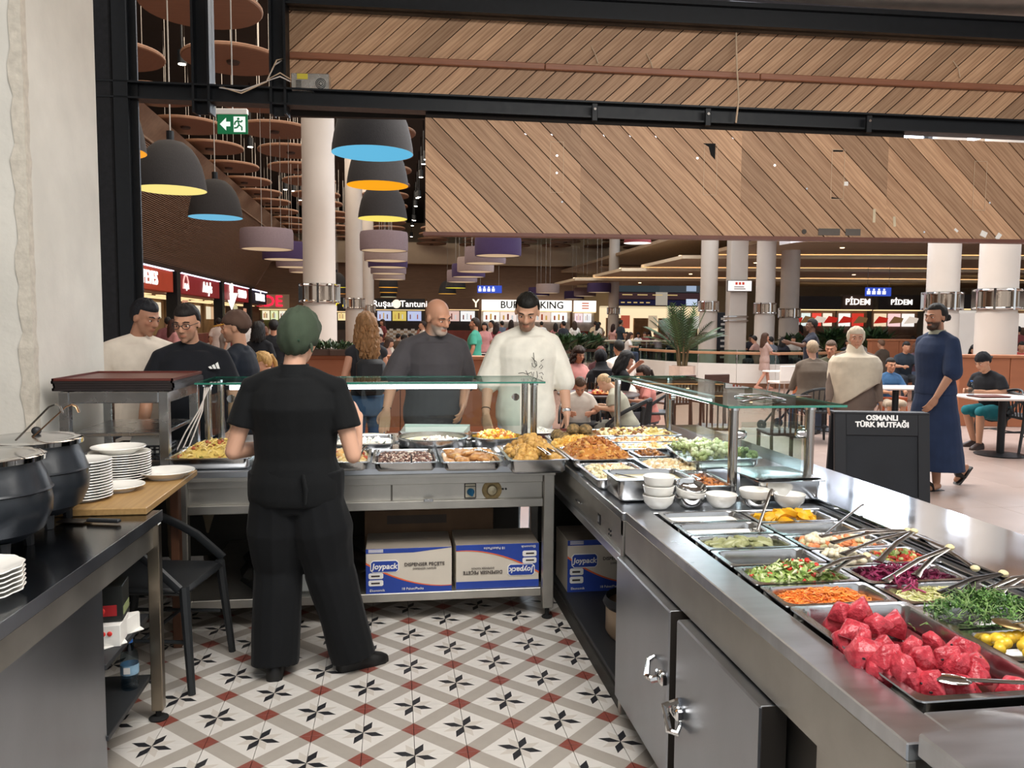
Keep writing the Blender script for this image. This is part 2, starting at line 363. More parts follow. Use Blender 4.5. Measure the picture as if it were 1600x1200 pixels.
g.obj('fan_grille', BLACKM, ps, loc=(.09,-.042,.005), rot=(PI/2,0,0))
for k in range(5): MB().box(-.12,-.075,-.046,-.04,-.035+k*.014,-.03+k*.014).obj('terminal', BLACKM, ps)
for k in range(4):
    zz = 3.78+.02*k
    cable('supply_wire', [fl(-1.15,-.03,3.68+k*.02),fl(-1.22,-.1,3.7+.03*k),fl(-1.33,-.1,3.66+.01*k),fl(-1.27+.02*k,-.08,3.8+.04*k),fl(-1.2,.1,3.92)] if k < 2 else [fl(-1.33,-.09,3.66),fl(-1.55,-.08,3.62-.02*k),fl(-1.75,-.02,3.6+.01*k)], .006, CB if k%2 else mat('cable_white','d8cfc8',.6), ['pale wire looping from the batten end to the power supply','white wire looping beside the pale one at the power supply','pale wire trailing left along the beam from the power supply','white wire trailing left along the beam behind the pale one'][k])
# ---------------------------------------------------------------- mall shell
BRW = mat('brown_wall','7e6350',.8,0,.1,2,(1,1,9)); CREAM = mat('cream_plaster','d3bfa4',.8,0,.04,2)
DARKC = mat('dark_ceiling','0e1118',.9,0,.3,3)
struct(MB().box(-12,60,6.3,75,9.6,9.8).obj('ceiling', DARKC))
struct(MB().box(-12,62,66,66.4,0,9.6).obj('wall_back', CREAM)); struct(MB().box(-12.3,-12,5,66,0,9.6).obj('wall_left', BRW)); struct(MB().box(59,59.4,-6,66,0,9.6).obj('wall_right', CREAM))
# ribbed timber soffit over the left shops
sf = root('wall_soffit'); N = 60
for k in range(N):
    t = k/(N-1); x = -6.4-1.5*t**1.3; z = 6.3-2.85*t; e_ = 47.5-(.8*(max(0,abs(t-.5)-.38)/.12)**2 if abs(t-.5) > .38 else 0)-2.5*t*0
    if k == 0: sl = MB()
    sl.box(x-.03,x+.045,9.5,e_,z-.013,z+.013)
sl.obj('slat', mat('soffit_slat','7a5c48',.6,0,.15,3,(8,.3,8)), sf, kind='stuff')
MB().prism([(-6.45,6.32),(-6.35,6.32),(-7.85,3.42),(-7.95,3.42)],9.5,47.4,axis=1).obj('soffit_backing', mat('soffit_back','2e1e16',.9), sf)
struct(MB().box(-9.5,-6.3,9.5,47.5,6.3,6.5).obj('trim_7', mat('soffit_edge','8d7766',.8))); struct(MB().prism([(-6.9,6.3),(-6.35,6.3),(-5.9,6.8),(-6.1,6.9)],9.5,60,axis=1).obj('trim_8', mat('soffit_edge','8d7766',.8)))
# far hall: brown wall with a cream cove on top
struct(MB().prism([(-12,0),(13.2,0),(13.2,6.0),(-12,6.0)],58.2,58.6,axis=1).obj('wall_hall', BRW))
struct(MB().prism([(-12,5.75),(13,5.75),(16.2,5.35),(16.2,7.2),(-12,7.2)],57.2,57.9,axis=1).obj('trim_9', CREAM))
# columns with steel collars
COLM = mat('column_paint','cfc6bd',.55,0,.04,1.5)
def column(p, r, zb, top=9.6, lab=''):
    o = struct(MB().lathe([(r*1.06,0),(r*1.06,zb-.25),(r,zb-.24),(r,top)],32,cap=True).obj('column', COLM, loc=(p[0],p[1],0), smooth=True))
    for dz in (-.16,.16): MB().lathe([(r+.06,-.02),(r+.085,0),(r+.06,.02),(r+.04,0)],28,cap=False).obj('collar_ring', CHROME, o, loc=(0,0,zb+dz), smooth=True)
    MB().lathe([(r+.015,-.19),(r+.015,.19)],28,cap=False).obj('collar_band', mat('collar_steel','b7a594',.18,1,.2,3,(1,1,.1)), o, loc=(0,0,zb), smooth=True)
    for k in range(8):
        a = k*PI/4; MB().box(r+.01,r+.09,-.02,.02,-.19,.19).obj('collar_bracket', CHROME, o, loc=(0,0,zb), rot=(0,0,a))
column((-1.491,16.687,1.412), .32, 2.2); column((-1.427,29.511,1.251), .3, 2.3); column((-1.311,40.61,1.112), .3, 2.3)
column((12.01,43.728,1.142), .29, 2.35); column((11.479,28.648,1.329), .31, 2.3); column((12.641,26.458,1.362), .32, 2.2); column((15.398,30.1,1.33), .36, 2.1, 5)
column((11.345,15.531,1.493), .315, 2.15); column((10.798,13.286,1.518), .325, 2.12)
p = (12.28,28.026,1.34)
sp = struct(MB().box(-.31,.31,-.31,.31,0,9.6,.01).obj('column', COLM, loc=(p[0],p[1],0), rot=(0,0,-.15)))
for z in (1.75,1.9): MB().box(-.36,.36,-.36,.36,z,z+.06,.01).obj('collar_ring', CHROME, sp)
for x in (-.04,.04): MB().rod((x,-.34,.35),(x,-.34,.65),.012,6).obj('handle', CHROME, sp)
scn = thing('information_screen','white lit information screen on the square pillar','screen',(p[0],p[1],0),-.15)
MB().box(-.44,.44,-.42,-.34,2.82,3.22,.01).obj('bezel', BLACKP, scn); MB().box(-.42,.42,-.425,-.419,2.84,3.2).obj('display', lamp('screen_white','f4ece8',1.1), scn)
for k in range(3): MB().box(-.16+k*.12,-.08+k*.12,-.43,-.426,3.06,3.15).obj('icon', lamp('icon_red','c8402c',.9), scn)
for k in range(2): MB().box(-.2,.2-.05*k,-.43,-.426,2.9+k*.07,2.93+k*.07).obj('caption', mat('grey_print','8a8078'), scn)
# low ceiling with stepped coffers on the right
CF = mat('coffer_plaster','ecd9bc',.8,0,.03,2)
cfr = root('ceiling_coffers')
for k in range(5):
    z = 4.75-.2*k; d0 = 22+5.2*k; pts = []
    for t in range(13): 
        a = t/12; pts.append((14+a*44-5.5*k*(1-a)*.2, d0-3*a-2.2*math.sin(a*PI)))
    back = [(x,y+5.7) for x,y in reversed(pts)]
    MB().prism(pts+back, z, z+.14).obj('coffer', CF, cfr)
    inn = [(x,y+.35) for x,y in pts]; MB().prism(inn+[(x,y+.12) for x,y in reversed(inn)], z+.145, z+.165).obj('cove_strip', lamp('cove_glow','ffd9ac',4), cfr)
    for q in range(6):
        i = 1+2*q; x,y = pts[i]; o = thing('downlight','small round downlight, %s from left in the %s coffer step at right'%(ORD[q],ORD[k]),'light',(x,y+2.2,z),0,'downlights in the right coffers')
        MB().lathe([(.001,-.02),(.07,-.02),(.09,0),(.001,0)],10).obj('lens', lamp('warm_lens','ffd9a8',6), o)
MB().box(13,58,50,51,5.2,5.3).obj('coffer', CF, cfr)
struct(MB().box(12,59,14,62,5.35,5.5).obj('ceiling', mat('coffer_upper','b39c84',.9)))
struct(MB().prism([(10.0,3.72),(11.6,3.95),(14.3,4.75),(14.3,6.5),(10.0,6.5)],19.6,20.2,axis=1).obj('trim_10', mat('white_soffit','e6e6ea',.7,0,.02)))
# ---------------------------------------------------------------- back serving counter
RUB = mat('rubber','101010',.8)
def foot(par, x, y, h=.06, r=.022):
    f = MB(); f.lathe([(.012,.012),(.012,h)],10,cap=True); f.lathe([(r*1.3,0),(r*1.4,.006),(r*.9,.014)],14,cap=True); return f.obj('foot', RUB, par, loc=(x,y,0), smooth=True)
bc = thing('serving_counter','long stainless serving counter behind the worker with a shelf of napkin cartons','counter',(-.13,4.28,0)); ox,oy = -.13,4.28
def bx(par, name, m, x0,x1,y0,y1,z0,z1,c=.003,o=(0,0),**k): return MB().box(x0-o[0],x1-o[0],y0-o[1],y1-o[1],z0,z1,c).obj(name,m,par,**k)
O = (ox,oy)
bx(bc,'worktop',STEELB,-1.8,.866,4.28,5.66,.825,.86,o=O)
bx(bc,'apron',STEELD,-1.1,.866,4.282,4.3,.805,.824,.001,O)
bx(bc,'front_panel',STEELD,-1.06,.8,4.325,4.34,.63,.805,.001,O); bx(bc,'lower_rail',STEELD,-1.06,.8,4.29,4.345,.632,.678,.003,O); bx(bc,'upper_rail',STEELD,-1.06,.8,4.305,4.33,.765,.804,.002,O)
MB().box(-.005,.005,-.004,0,-.05,.055).obj('panel_seam',mat('seam','6f6c66',.5,.8),bc,loc=(-.02-ox,4.325-oy,.72))
for x,y in ((.802,4.285),(.802,5.58),(-1.12,4.285),(-1.12,5.58),(-1.78,4.285)):
    l = bx(bc,'leg',STEELD,x,x+.06,y,y+.06,.06,.824,.004,O); foot(l,x+.03-ox,y+.03-oy)
bx(bc,'shelf',STEELD,-1.1,.8,4.33,5.55,.118,.165,.003,O)
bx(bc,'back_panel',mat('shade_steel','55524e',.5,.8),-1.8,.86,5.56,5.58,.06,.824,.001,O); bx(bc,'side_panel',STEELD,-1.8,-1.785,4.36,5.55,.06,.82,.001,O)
# rotary switch on the panel
sw = thing('rotary_switch','blue rotary switch on a pale plate on the counter front','switch',(.402,4.325,.723))
MB().box(-.032,.032,-.008,0,-.042,.042,.002).obj('dark_rim',BLACKP,sw); MB().box(-.027,.027,-.012,-.004,-.037,.037,.002).obj('plate',mat('plate_beige','cfc8b4',.6),sw); MB().box(-.027,.027,-.013,-.011,.022,.026).obj('line',BLACKP,sw)
k = MB(); k.lathe([(.02,0),(.02,.012),(.016,.02),(.001,.02)],16); k.box(-.006,.006,-.02,.02,.01,.03,.002); k.obj('knob',mat('blue_knob','23658a',.4),sw,loc=(0,-.01,-.006),rot=(PI/2,0,.3),smooth=True)
dr = thing('gas_knob','greasy round control knob ringed by brown stains on the counter','knob',(.521,4.325,.722))
MB().lathe([(.001,.001),(.055,.001),(.05,.003),(.001,.003)],20).obj('grease_stain',mat('grease_stain','8f7c55',.6,.3,.35,30),dr,rot=(PI/2,0,0)); MB().lathe([(.03,0),(.03,.008),(.024,.016),(.001,.018)],18).obj('dial',mat('dull_dial','b5ab90',.35,.8,.2,30),dr,rot=(PI/2,0,0),smooth=True)
for x in (.06,.077): MB().lathe([(.006,0),(.006,.006),(.001,.006)],8).obj('indicator',BLACKP,dr,loc=(x,0,.005),rot=(PI/2,0,0))
bxs = MB(); bxs.box(-.02,.03,-.012,0,-.01,.006,.002); tag(bxs.obj('catch_plate',STEEL,loc=(.17,4.29,.684)),'small bent metal catch on the lower rail left of the blue switch','catch')
# printed napkin cartons
CARD = mat('carton_white','cfc6b8',.75,0,.05,5); CARDT = mat('carton_top','9c9184',.8,0,.06,5); BLUE = mat('print_blue','21409a',.6); ORN = mat('print_orange','e0673a',.6); INK = mat('print_dark','3b3230',.7); WPR = mat('print_white','eceae6',.6)
def carton(label, loc, w=.463, h=.245, d=.33, flip=False, rz=0, group=None):
    t = thing('napkin_carton', label, 'box', loc, rz, group)
    pv = t
    MB().box(-w/2,w/2,0,d,0,h,.002).obj('carton_body', [CARD], t)
    for s_ in (-1,1): MB().box(-w/2+.002,w/2-.002,d/2+s_*.002-(d/2-.004 if s_ < 0 else 0),d/2+s_*.002+(d/2-.004 if s_ > 0 else 0),h-.001,h+.002).obj('top_flap',CARDT,t)
    q = 1
    fx = lambda x: (x if not flip else 1-x)*w-w/2
    fz = lambda z: (z if not flip else 1-z)*h
    def face(poly, m, name, y0=-.0012, y1=.0004): MB().prism([(fx(a),fz(b)) for a,b in poly], y0, y1, axis=1).obj(name, m, t)
    cv = [(a, .70-.62*(1-(1-a)**1.9)+.06*a*a) for a in [i/16 for i in range(17)]]
    face([(0,0)]+[(1,0)]+[(a,b) for a,b in reversed(cv)], BLUE, 'blue_print')
    st = cv+[(a,b-.03*(1.15-a)-.008) for a,b in reversed(cv)]; face(st, ORN, 'orange_stripe', -.002, .0004)
    face([(0,.9),(.55,.9),(1,.99),(1,1),(0,1)] if not flip else [(0,.84),(1,.84),(1,1),(0,1)], BLUE, 'blue_print')
    rr = lambda x0,x1,z0,z1,c: [(x0+c,z0),(x1-c,z0),(x1,z0+c*1.6),(x1,z1-c*1.6),(x1-c,z1),(x0+c,z1),(x0,z1-c*1.6),(x0,z0+c*1.6)]
    face(rr(.05,.38,.47,.74,.03), WPR, 'logo_plate', -.003, .0004); face(rr(.06,.37,.485,.725,.025), BLUE, 'logo_plate', -.004, .0004)
    for z in (.17,.33): face(rr(.03,.2,z,z+.13,.014), WPR, 'pictogram_plate', -.003, .0004); 
    for z in (.215,.375): face([(.06,z),(.16,z),(.16,z+.035),(.06,z+.035)], INK, 'pictogram', -.004,.0004)
    ry = 0 if not flip else PI
    def tx(s_, sz, m, x, z, **k): text(s_, sz, m, t, (fx(x),-.0042,fz(z)), (PI/2,ry,0), .0006, **k)
    tx('Joypack', .043, WPR, .215, .605, bold=.0012, shear=.15); tx('DISPENSER PEÇETE', .026, INK, .68, .63, bold=.0004); tx('DISPENSER NAPKIN', .014, INK, .68, .535, sx=1.05)
    tx('18 Paket/Packs', .02, WPR, .54, .085); tx('Ekonomik', .02, WPR, .13, .07)
    for z in ((.93,.955,.98) if not flip else ()): face([(.03,z-.006),(.2,z-.006),(.2,z+.006),(.03,z+.006)], WPR, 'strip', -.003, .0004)
    return t
carton('upright white and blue napkin carton left on the counter shelf',(.072,4.34,.165))
carton('upside down white and blue napkin carton beside the counter leg',(.56,4.36,.165),flip=True)
cb = thing('cardboard_box','worn brown cardboard box behind the two napkin cartons','box',(.2,4.74,.165)); MB().box(-.38,.38,0,.4,0,.36,.003).obj('carton_body',mat('brown_card','7d6149',.8,0,.15,6),cb); MB().box(-.3,.0,.02,.1,.36,.362).obj('tape',TAPE,cb); MB().box(-.25,.1,-.001,.0,.28,.33).obj('torn_label',mat('label_grey','5b5048',.8),cb)
# white parcel in a clear bag
pk = thing('wrapped_napkin_pack','white napkin pack in a clear plastic bag on the counter shelf','package',(-.48,4.4,.165))
MB().box(-.22,.22,0,.26,0,.2,.012).obj('pack',PAPER,pk,rot=(0,-.04,0)); rc = MB()
for k in range(3): a = k*2*PI/3; rc.tube([(.022*math.cos(a+.5),0,.022*math.sin(a+.5)),(.026*math.cos(a+1.2),0,.026*math.sin(a+1.2)),(.012*math.cos(a+2.0),0,.012*math.sin(a+2.0))],.004,5)
rc.obj('recycling_mark',INK,pk,loc=(-.165,-.004,.1)); 
for k in range(3): MB().box(-.022+k*.026-.01,-.022+k*.026+.01,-.004,0,-.018,.018).obj('symbol',mat('grey_ink','8c8580',.8),pk,loc=(-.06,0,.1))
text('Joypack', .045, INK, pk, (.13,-.003,.09), (PI/2,0,0), .0008, shear=.3)
bg = MB(); bg.ell((0,.1,.12),(.34,.2,.16),14,8,fn=lambda d: 1+.16*math.sin(d[0]*9+d[2]*7)); bg.tube([(-.3,.05,.1),(-.26,.02,.2),(-.2,0,.3)],[.06,.03,.008],6); bg.obj('clear_bag',glass('bag_film','d5d9dc',.05,.15),pk,smooth=True)
# ---------------------------------------------------------------- canopies (sneeze guards)
POSTM = mat('post_steel','b4b0aa',.16,1,.06,3); LED = lamp('led_tube','f4f8ff',9)
def canopy(name,label,loc,rz,L_,posts,led,glass_span):
    t = thing(name,label,'sneeze guard',loc,rz)          # local x runs along the counter, y towards the customer
    g = MB(); g.box(-.06,L_+.06,-.05,.5,0,.011,.002); g.obj('glass_top',glass('shelf_glass','dceae7',.12),t,loc=(0,0,1.268))
    e = MB(); e.box(-.061,L_+.061,-.052,-.05,.001,.011); e.box(-.061,L_+.061,.5,.502,.001,.011); e.box(-.062,-.06,-.05,.5,.001,.011); e.box(L_+.06,L_+.062,-.05,.5,.001,.011); e.obj('glass_edge',GLASSE,t,loc=(0,0,1.268))
    for x,y in posts:
        p_ = MB().lathe([(.021,.0),(.021,.408)],16,cap=True).obj('post',POSTM,t,loc=(x,y,.86),smooth=True)
        MB().lathe([(.045,0),(.045,.008),(.03,.014),(.021,.014)],18,cap=True).obj('flange',POSTM,p_,smooth=True)
        MB().lathe([(.026,.395),(.026,.41)],14,cap=True).obj('post_cap',CHROME,p_)
    a,b = glass_span; MB().box(a,b,.355,.363,.96,1.22,.001).obj('front_glass',GLASS,t)
    for x,y in posts:
        if y > .2:
            for z in (1.15,): MB().lathe([(.024,-.014),(.024,.014)],14,cap=True).obj('glass_clamp',CHROME,t,loc=(min(max(x,a+.0),b)+(.03 if x < L_/2 else -.03),.359,z),rot=(PI/2,0,0),smooth=True)
    l = MB(); l.box(led[0]-.02,led[1]+.02,.10,.145,1.252,1.268,.002); l.obj('lamp_housing',mat('lamp_white','dfe3e6',.4),t)
    MB().tube([(led[0],.12,1.24),(led[1],.12,1.24)],.015,10).obj('led_tube',LED,t,smooth=True)
    return t
c1 = canopy('glass_canopy','glass sneeze guard with lit tube over the back serving counter',(-1.07,4.85,0),0,1.91,((0,0),(1.91,0),(0,.35),(1.91,.35)),(.1,1.57),(.03,1.88))
c2 = canopy('glass_canopy','glass sneeze guard with spoon on top over the right counter',(1.48,5.25,0),-PI/2,1.88,((0,0),(1.88,0),(0,.36),(1.88,.36)),(-.02,1.3),(.03,1.85))
MB().box(1.871,1.879,.04,.325,.95,1.2,.001).obj('end_glass',GLASS,c2); g = MB()
for z in (1.145,):
    for y in (.035,.325): MB().box(1.86,1.89,y-.03,y+.03,z-.02,z+.02,.012).obj('glass_clamp',CHROME,c2,smooth=True)
MB().box(-1.078+1.07,-1.07+1.078,.03,.32,.95,1.2,.001).obj('end_glass',GLASS,c1)
area('led_back', (-.12,4.97,1.235), 1.4, 30, (.97,.99,1), sy=.03); area('led_right', (1.6,4.6,1.235), .03, 28, (.97,.99,1), sy=1.3)
# ---------------------------------------------------------------- right counters
wc = thing('warm_counter','stainless hot food counter to the right with a recessed control panel','counter',(.93,4.4,0)); O = (.93,4.4)
bx(wc,'worktop',STEELB,.92,2.2,3.16,5.7,.825,.86,.004,O); bx(wc,'apron',STEELD,.925,.94,3.16,5.6,.76,.824,.001,O)
bx(wc,'control_panel',STEELD,.945,.96,3.17,5.5,.62,.76,.001,O); bx(wc,'lower_rail',mat('rail_bright','c9cbd0',.3,1,.05,4),.925,.965,3.17,5.5,.63,.672,.003,O)
MB().box(-.004,0,-.022,.022,-.03,.03,.001).obj('switch_slot',BLACKP,wc,loc=(.945-O[0],3.625-O[1],.725)); MB().box(-.006,-.004,-.012,.012,-.018,.012,.001).obj('switch',mat('switch_grey','8a8d92',.4),wc,loc=(.945-O[0],3.625-O[1],.725))
for k in range(4): MB().lathe([(.005,0),(.005,.004),(.001,.004)],8).obj('screw',BLACKP,wc,loc=(.945-O[0],3.42-O[1]+.03*(k%2),.715-.02*(k//2)),rot=(0,-PI/2,0))
MB().box(-.02,0,-.05,.05,-.005,.005,.002).obj('drawer_pull',CHROME,wc,loc=(.945-O[0],4.0-O[1],.72))
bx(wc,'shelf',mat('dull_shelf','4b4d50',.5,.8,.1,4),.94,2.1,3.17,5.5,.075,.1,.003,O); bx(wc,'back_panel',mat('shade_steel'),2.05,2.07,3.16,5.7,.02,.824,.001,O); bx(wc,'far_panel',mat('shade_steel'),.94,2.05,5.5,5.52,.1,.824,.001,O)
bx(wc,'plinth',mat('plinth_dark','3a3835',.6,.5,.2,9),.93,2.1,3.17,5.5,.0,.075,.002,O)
l = bx(wc,'leg',STEELD,.925,.97,3.165,3.2,.0,.824,.003,O); bx(wc,'leg',STEELD,.93,.98,5.44,5.5,.1,.824,.003,O)
carton('upright napkin carton on the dark shelf under the right counter',(1.2,4.42,.1),w=.463,h=.3)
sp_ = thing('stock_pot','dark rimmed stock pot on the shelf under the right counter','pot',(1.17,3.75,.1)); MB().lathe([(.001,0),(.13,0),(.15,.03),(.15,.17)],24).obj('body',mat('pot_beige','a08a72',.4,.2,.1,6),sp_,smooth=True); MB().lathe([(.152,.15),(.165,.17),(.15,.2),(.14,.17)],24).obj('rim',BLACKP,sp_,smooth=True)
sc_ = thing('salad_counter','stainless chilled salad counter with two heavy doors on its front','counter',(.93,2.2,0)); O = (.93,2.2)
for x0,x1,y0,y1 in ((.928,1.035,1.31,3.15),(1.76,2.22,1.31,3.158),(1.035,1.76,1.31,1.418),(1.035,1.76,3.115,3.15)): bx(sc_,'worktop',STEELB,x0,x1,y0,y1,.83,.866,.003,O)
bx(sc_,'raised_ledge',LEDGE,1.79,2.22,1.31,5.7,.868,.89,.004,O)
bx(sc_,'well_floor',STEELD,1.03,1.79,1.43,3.12,.70,.71,.001,O)
bx(sc_,'apron',STEELD,.93,.95,1.31,3.15,.69,.83,.003,O); bx(sc_,'carcass_side',STEELD,.96,2.18,3.12,3.15,.06,.83,.002,O); bx(sc_,'carcass_side',STEELD,.97,2.18,1.245,1.27,.1,.83,.002,O)
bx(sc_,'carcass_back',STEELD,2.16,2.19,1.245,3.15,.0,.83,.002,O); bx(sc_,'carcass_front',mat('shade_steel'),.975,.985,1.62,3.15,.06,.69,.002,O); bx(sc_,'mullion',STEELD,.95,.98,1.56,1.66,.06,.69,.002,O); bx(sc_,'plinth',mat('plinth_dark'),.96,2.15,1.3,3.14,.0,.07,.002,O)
DOORM = mat('door_steel','a3a7ae',.3,1,.14,2.5,(1,1,.6),.03,150)
for y0,y1,rz,lab in ((2.5,3.14,0,'far'),(1.83,2.43,0,'near')):
    d = MB().box(-.075,0,y0-2.2,y1-2.2,.10,.685,.005).obj('door',DOORM,sc_,loc=(.968-O[0],0,0))
    MB().box(-.07,-.004,y0-2.2-.003,y0-2.2,.1,.685).obj('gasket',mat('gasket_dark','2a241e',.7),d)
    yh = y0-2.2+.03 if lab == 'far' else y1-2.2-.05
    zz = .45 if lab == 'far' else .405
    h_ = MB(); h_.tube([(-.078,yh,zz),(-.115,yh+.01,zz-.012),(-.12,yh+.055,zz-.02),(-.1,yh+.1,zz+.015),(-.078,yh+.1,zz+.03)] if lab == 'far' else [(-.078,yh,zz+.03),(-.12,yh+.02,zz+.01),(-.122,yh-.03,zz-.045),(-.1,yh-.045,zz-.05),(-.078,yh-.02,zz-.03)],[.014,.013,.012,.01,.008],8); h_.ell((-.085,yh,zz),(.02,.028,.025)); h_.obj('handle',CHROME,d,smooth=True)
    MB().box(-.1,-.075,yh-.035,yh+.035,zz-.02,zz+.018,.006).obj('latch',CHROME,d)
for z in (.43,.2):
    b = MB(); b.box(-.02,.02,-.03,.03,-.06,.06,.004); b.rod((-.022,.0,-.07),(-.022,.0,.07),.012,8); b.obj('hinge',CHROME,sc_,loc=(.945-O[0],1.79-O[1],z),smooth=True)
    b = MB(); b.box(-.012,.012,-.018,.018,-.04,.04,.003); b.obj('hinge_pin',BLACKP,sc_,loc=(.93-O[0],1.81-O[1],z))
et = thing('steel_end_table','separate steel worktop at the near end of the salad counter','table',(1.5,.75,0)); O = (1.5,.75)
bx(et,'worktop',STEELB,.94,2.2,-.1,1.3,.845,.892,.005,O); bx(et,'side_panel',STEELD,1.0,1.02,.0,1.2,.2,.84,.002,O)
for x,y in ((1.0,1.13),(1.0,-.05),(2.1,1.13),(2.1,-.05)): bx(et,'leg',STEELD,x,x+.05,y,y+.05,.0,.84,.004,O)
tg = thing('cardboard_carton','brown carton with a black barcode label under the salad counter','box',(1.22,1.42,.02),.35); MB().box(-.16,.16,-.12,.12,0,.42,.003).obj('carton_body',mat('brown_card2','8a7060',.8,0,.1,6),tg); lb = MB().box(-.165,-.161,-.06,.06,.27,.39).obj('shipping_label',mat('label_black','15151c',.6),tg)
for k in range(5): MB().box(-.167,-.165,-.045+.018*k,-.037+.018*k,.29,.36).obj('barcode_bar',WPR,lb)
# ---------------------------------------------------------------- left worktable
lt = thing('steel_worktable','dark stainless worktable at left carrying the soup kettles','table',(-1.35,2.4,0)); O = (-1.35,2.4)
LT = mat('worktable_top','6d7075',.16,1,.15,4,(1,1,1),.02,100)
MB().prism([(-1.76-O[0],1.0-O[1]),(-1.045-O[0],1.0-O[1]),(-.945-O[0],3.42-O[1]),(-1.76-O[0],3.42-O[1])],.815,.86).obj('worktop',LT,lt)
MB().prism([(-1.08-O[0],1.0-O[1]),(-1.062-O[0],1.0-O[1]),(-.962-O[0],3.40-O[1]),(-.98-O[0],3.40-O[1])],.72,.815).obj('apron',STEELD,lt); MB().prism([(-1.0455-O[0],1.0-O[1]),(-1.042-O[0],1.0-O[1]),(-.942-O[0],3.423-O[1]),(-.9455-O[0],3.423-O[1])],.818,.861).obj('edge_highlight_strip',mat('edge_highlight','b4bac4',.3,1,.08,5),lt)  # paler strip added along the worktop edge, its highlight put into the colour
MB().prism([(-1.09-O[0],1.0-O[1]),(-1.072-O[0],1.0-O[1]),(-.996-O[0],2.88-O[1]),(-1.014-O[0],2.88-O[1])],.06,.72).obj('side_panel',DOORM,lt)
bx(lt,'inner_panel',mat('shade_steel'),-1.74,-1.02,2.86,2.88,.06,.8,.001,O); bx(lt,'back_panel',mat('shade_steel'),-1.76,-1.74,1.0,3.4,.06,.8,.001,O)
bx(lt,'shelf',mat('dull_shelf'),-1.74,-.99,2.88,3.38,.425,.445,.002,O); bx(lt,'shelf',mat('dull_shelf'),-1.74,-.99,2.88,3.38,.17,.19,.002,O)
for x,y in ((-.988,3.36),(-1.73,3.36)):
    l = bx(lt,'leg',mat('leg_brass_steel','9a8f80',.3,1,.1,5),x,x+.045,y,y+.045,.04,.815,.003,O); foot(l,x+.022-O[0],y+.022-O[1],.05,.028)
tg1 = thing('tea_box','dark red and green printed box on the worktable middle shelf','box',(-1.1,3.12,.53),.12); MB().box(-.12,.1,-.06,.06,0,.13,.002).obj('carton_body',mat('dark_print','171a18',.5),tg1); MB().box(-.08,.08,-.062,-.06,.02,.06).obj('print',mat('red_print','a01f24',.5),tg1); MB().box(.1,.102,-.05,.05,.02,.05).obj('print',mat('gold_print','8f9a6a',.5),tg1)
for k in range(3): MB().ell((-.03+.03*k,-.064,.04),(.012,.004,.012)).obj('dot',mat('red_dot','d8342e',.5),tg1)
tg2 = thing('white_box','white box with three red dots under the dark printed box','box',(-1.1,3.1,.445),.1); MB().box(-.13,.1,-.07,.07,0,.08,.002).obj('carton_body',PAPER,tg2); 
for k in range(3): MB().ell((.02+.022*k,-.071,.05),(.009,.004,.009)).obj('dot',mat('red_dot'),tg2)
pp = MB(); pp.prism([(-.3,-.18),(.0,-.2),(.06,-.12),(.14,-.05),(.1,.02),(.16,.08),(.1,.16),(-.3,.16)],0,.003); pp.prism([(.1,-.02),(.14,.1),(.13,.12),(.08,.1)],.003,.06); tag(pp.obj('paper_sheet',PAPER,loc=(-1.12,3.12,.446)),'torn white paper lining the worktable middle shelf','paper')
wb = thing('water_bottle','small clear water bottle with a blue cap on the lower shelf','bottle',(-1.035,3.26,.19)); WT = glass('bottle_plastic','dfeaf0',.06)
MB().lathe([(.001,.002),(.028,0),(.033,.006),(.033,.03),(.031,.036),(.033,.042),(.033,.125),(.03,.145),(.014,.175),(.0125,.19)],20).obj('body',WT,wb,smooth=True); MB().lathe([(.0145,.185),(.0145,.205),(.001,.205)],16).obj('cap',mat('blue_cap','2a6fc4',.4),wb,smooth=True)
lb = MB().lathe([(.0338,.062),(.0338,.1)],20).obj('label',mat('bottle_label','7fa0b8',.5,0,.2,30),wb,smooth=True); MB().box(-.012,.012,-.0352,-.034,.07,.095).obj('label_patch',WPR,lb); MB().lathe([(.03,.008),(.03,.05),(.001,.05)],16).obj('water',glass('water','d4e2ea',.05),wb,smooth=True)
# ---------------------------------------------------------------- wooden board, tray rack, chair
wbd = thing('chopping_board','large pale wooden board carrying the plate stacks at left','board',(-1.35,3.75,.861)); MB().box(-.42,.0,-.41,.5,0,.028,.003).obj('board',mat('board_wood','a5804f',.5,0,.15,4,(14,.6,14),col2='b08d5a'),wbd,loc=(.0,0,0)); MB().box(0,.37,-.41,.43,0,.028,.003).obj('board',mat('board_wood'),wbd); 
SW = mat('support_wood','5d3a26',.6); tag(MB().box(-1.6,-1.55,4.2,4.26,0,.86,.003).obj('board_support',SW),'brown timber prop under the board near the column','support'); tag(MB().box(-1.1,-1.06,4.12,4.18,.0,.86,.003).obj('board_support',SW),'brown timber prop under the free corner of the wooden board','support')
rk = thing('tray_rack','square tube steel stand holding the tray stack beside the column','rack',(-1.45,4.8,.86))
for x in (-.27,.22):
    for y in (-.36,.28): MB().box(x,x+.05,y,y+.05,0,.4,.004).obj('leg',STEEL,rk)
for y in (-.36,.28): MB().box(-.22,.22,y,y+.05,.34,.4,.004).obj('rail',STEEL,rk)
for x in (-.27,.22): MB().box(x,x+.05,-.31,.28,.34,.4,.004).obj('rail',STEEL,rk)
MB().box(-.23,.23,-.32,.3,.16,.18,.003).obj('shelf',STEEL,rk)
TR = mat('tray_brown','5e2a22',.4,0,.12,6); TRD = mat('tray_dark','231b1b',.5)
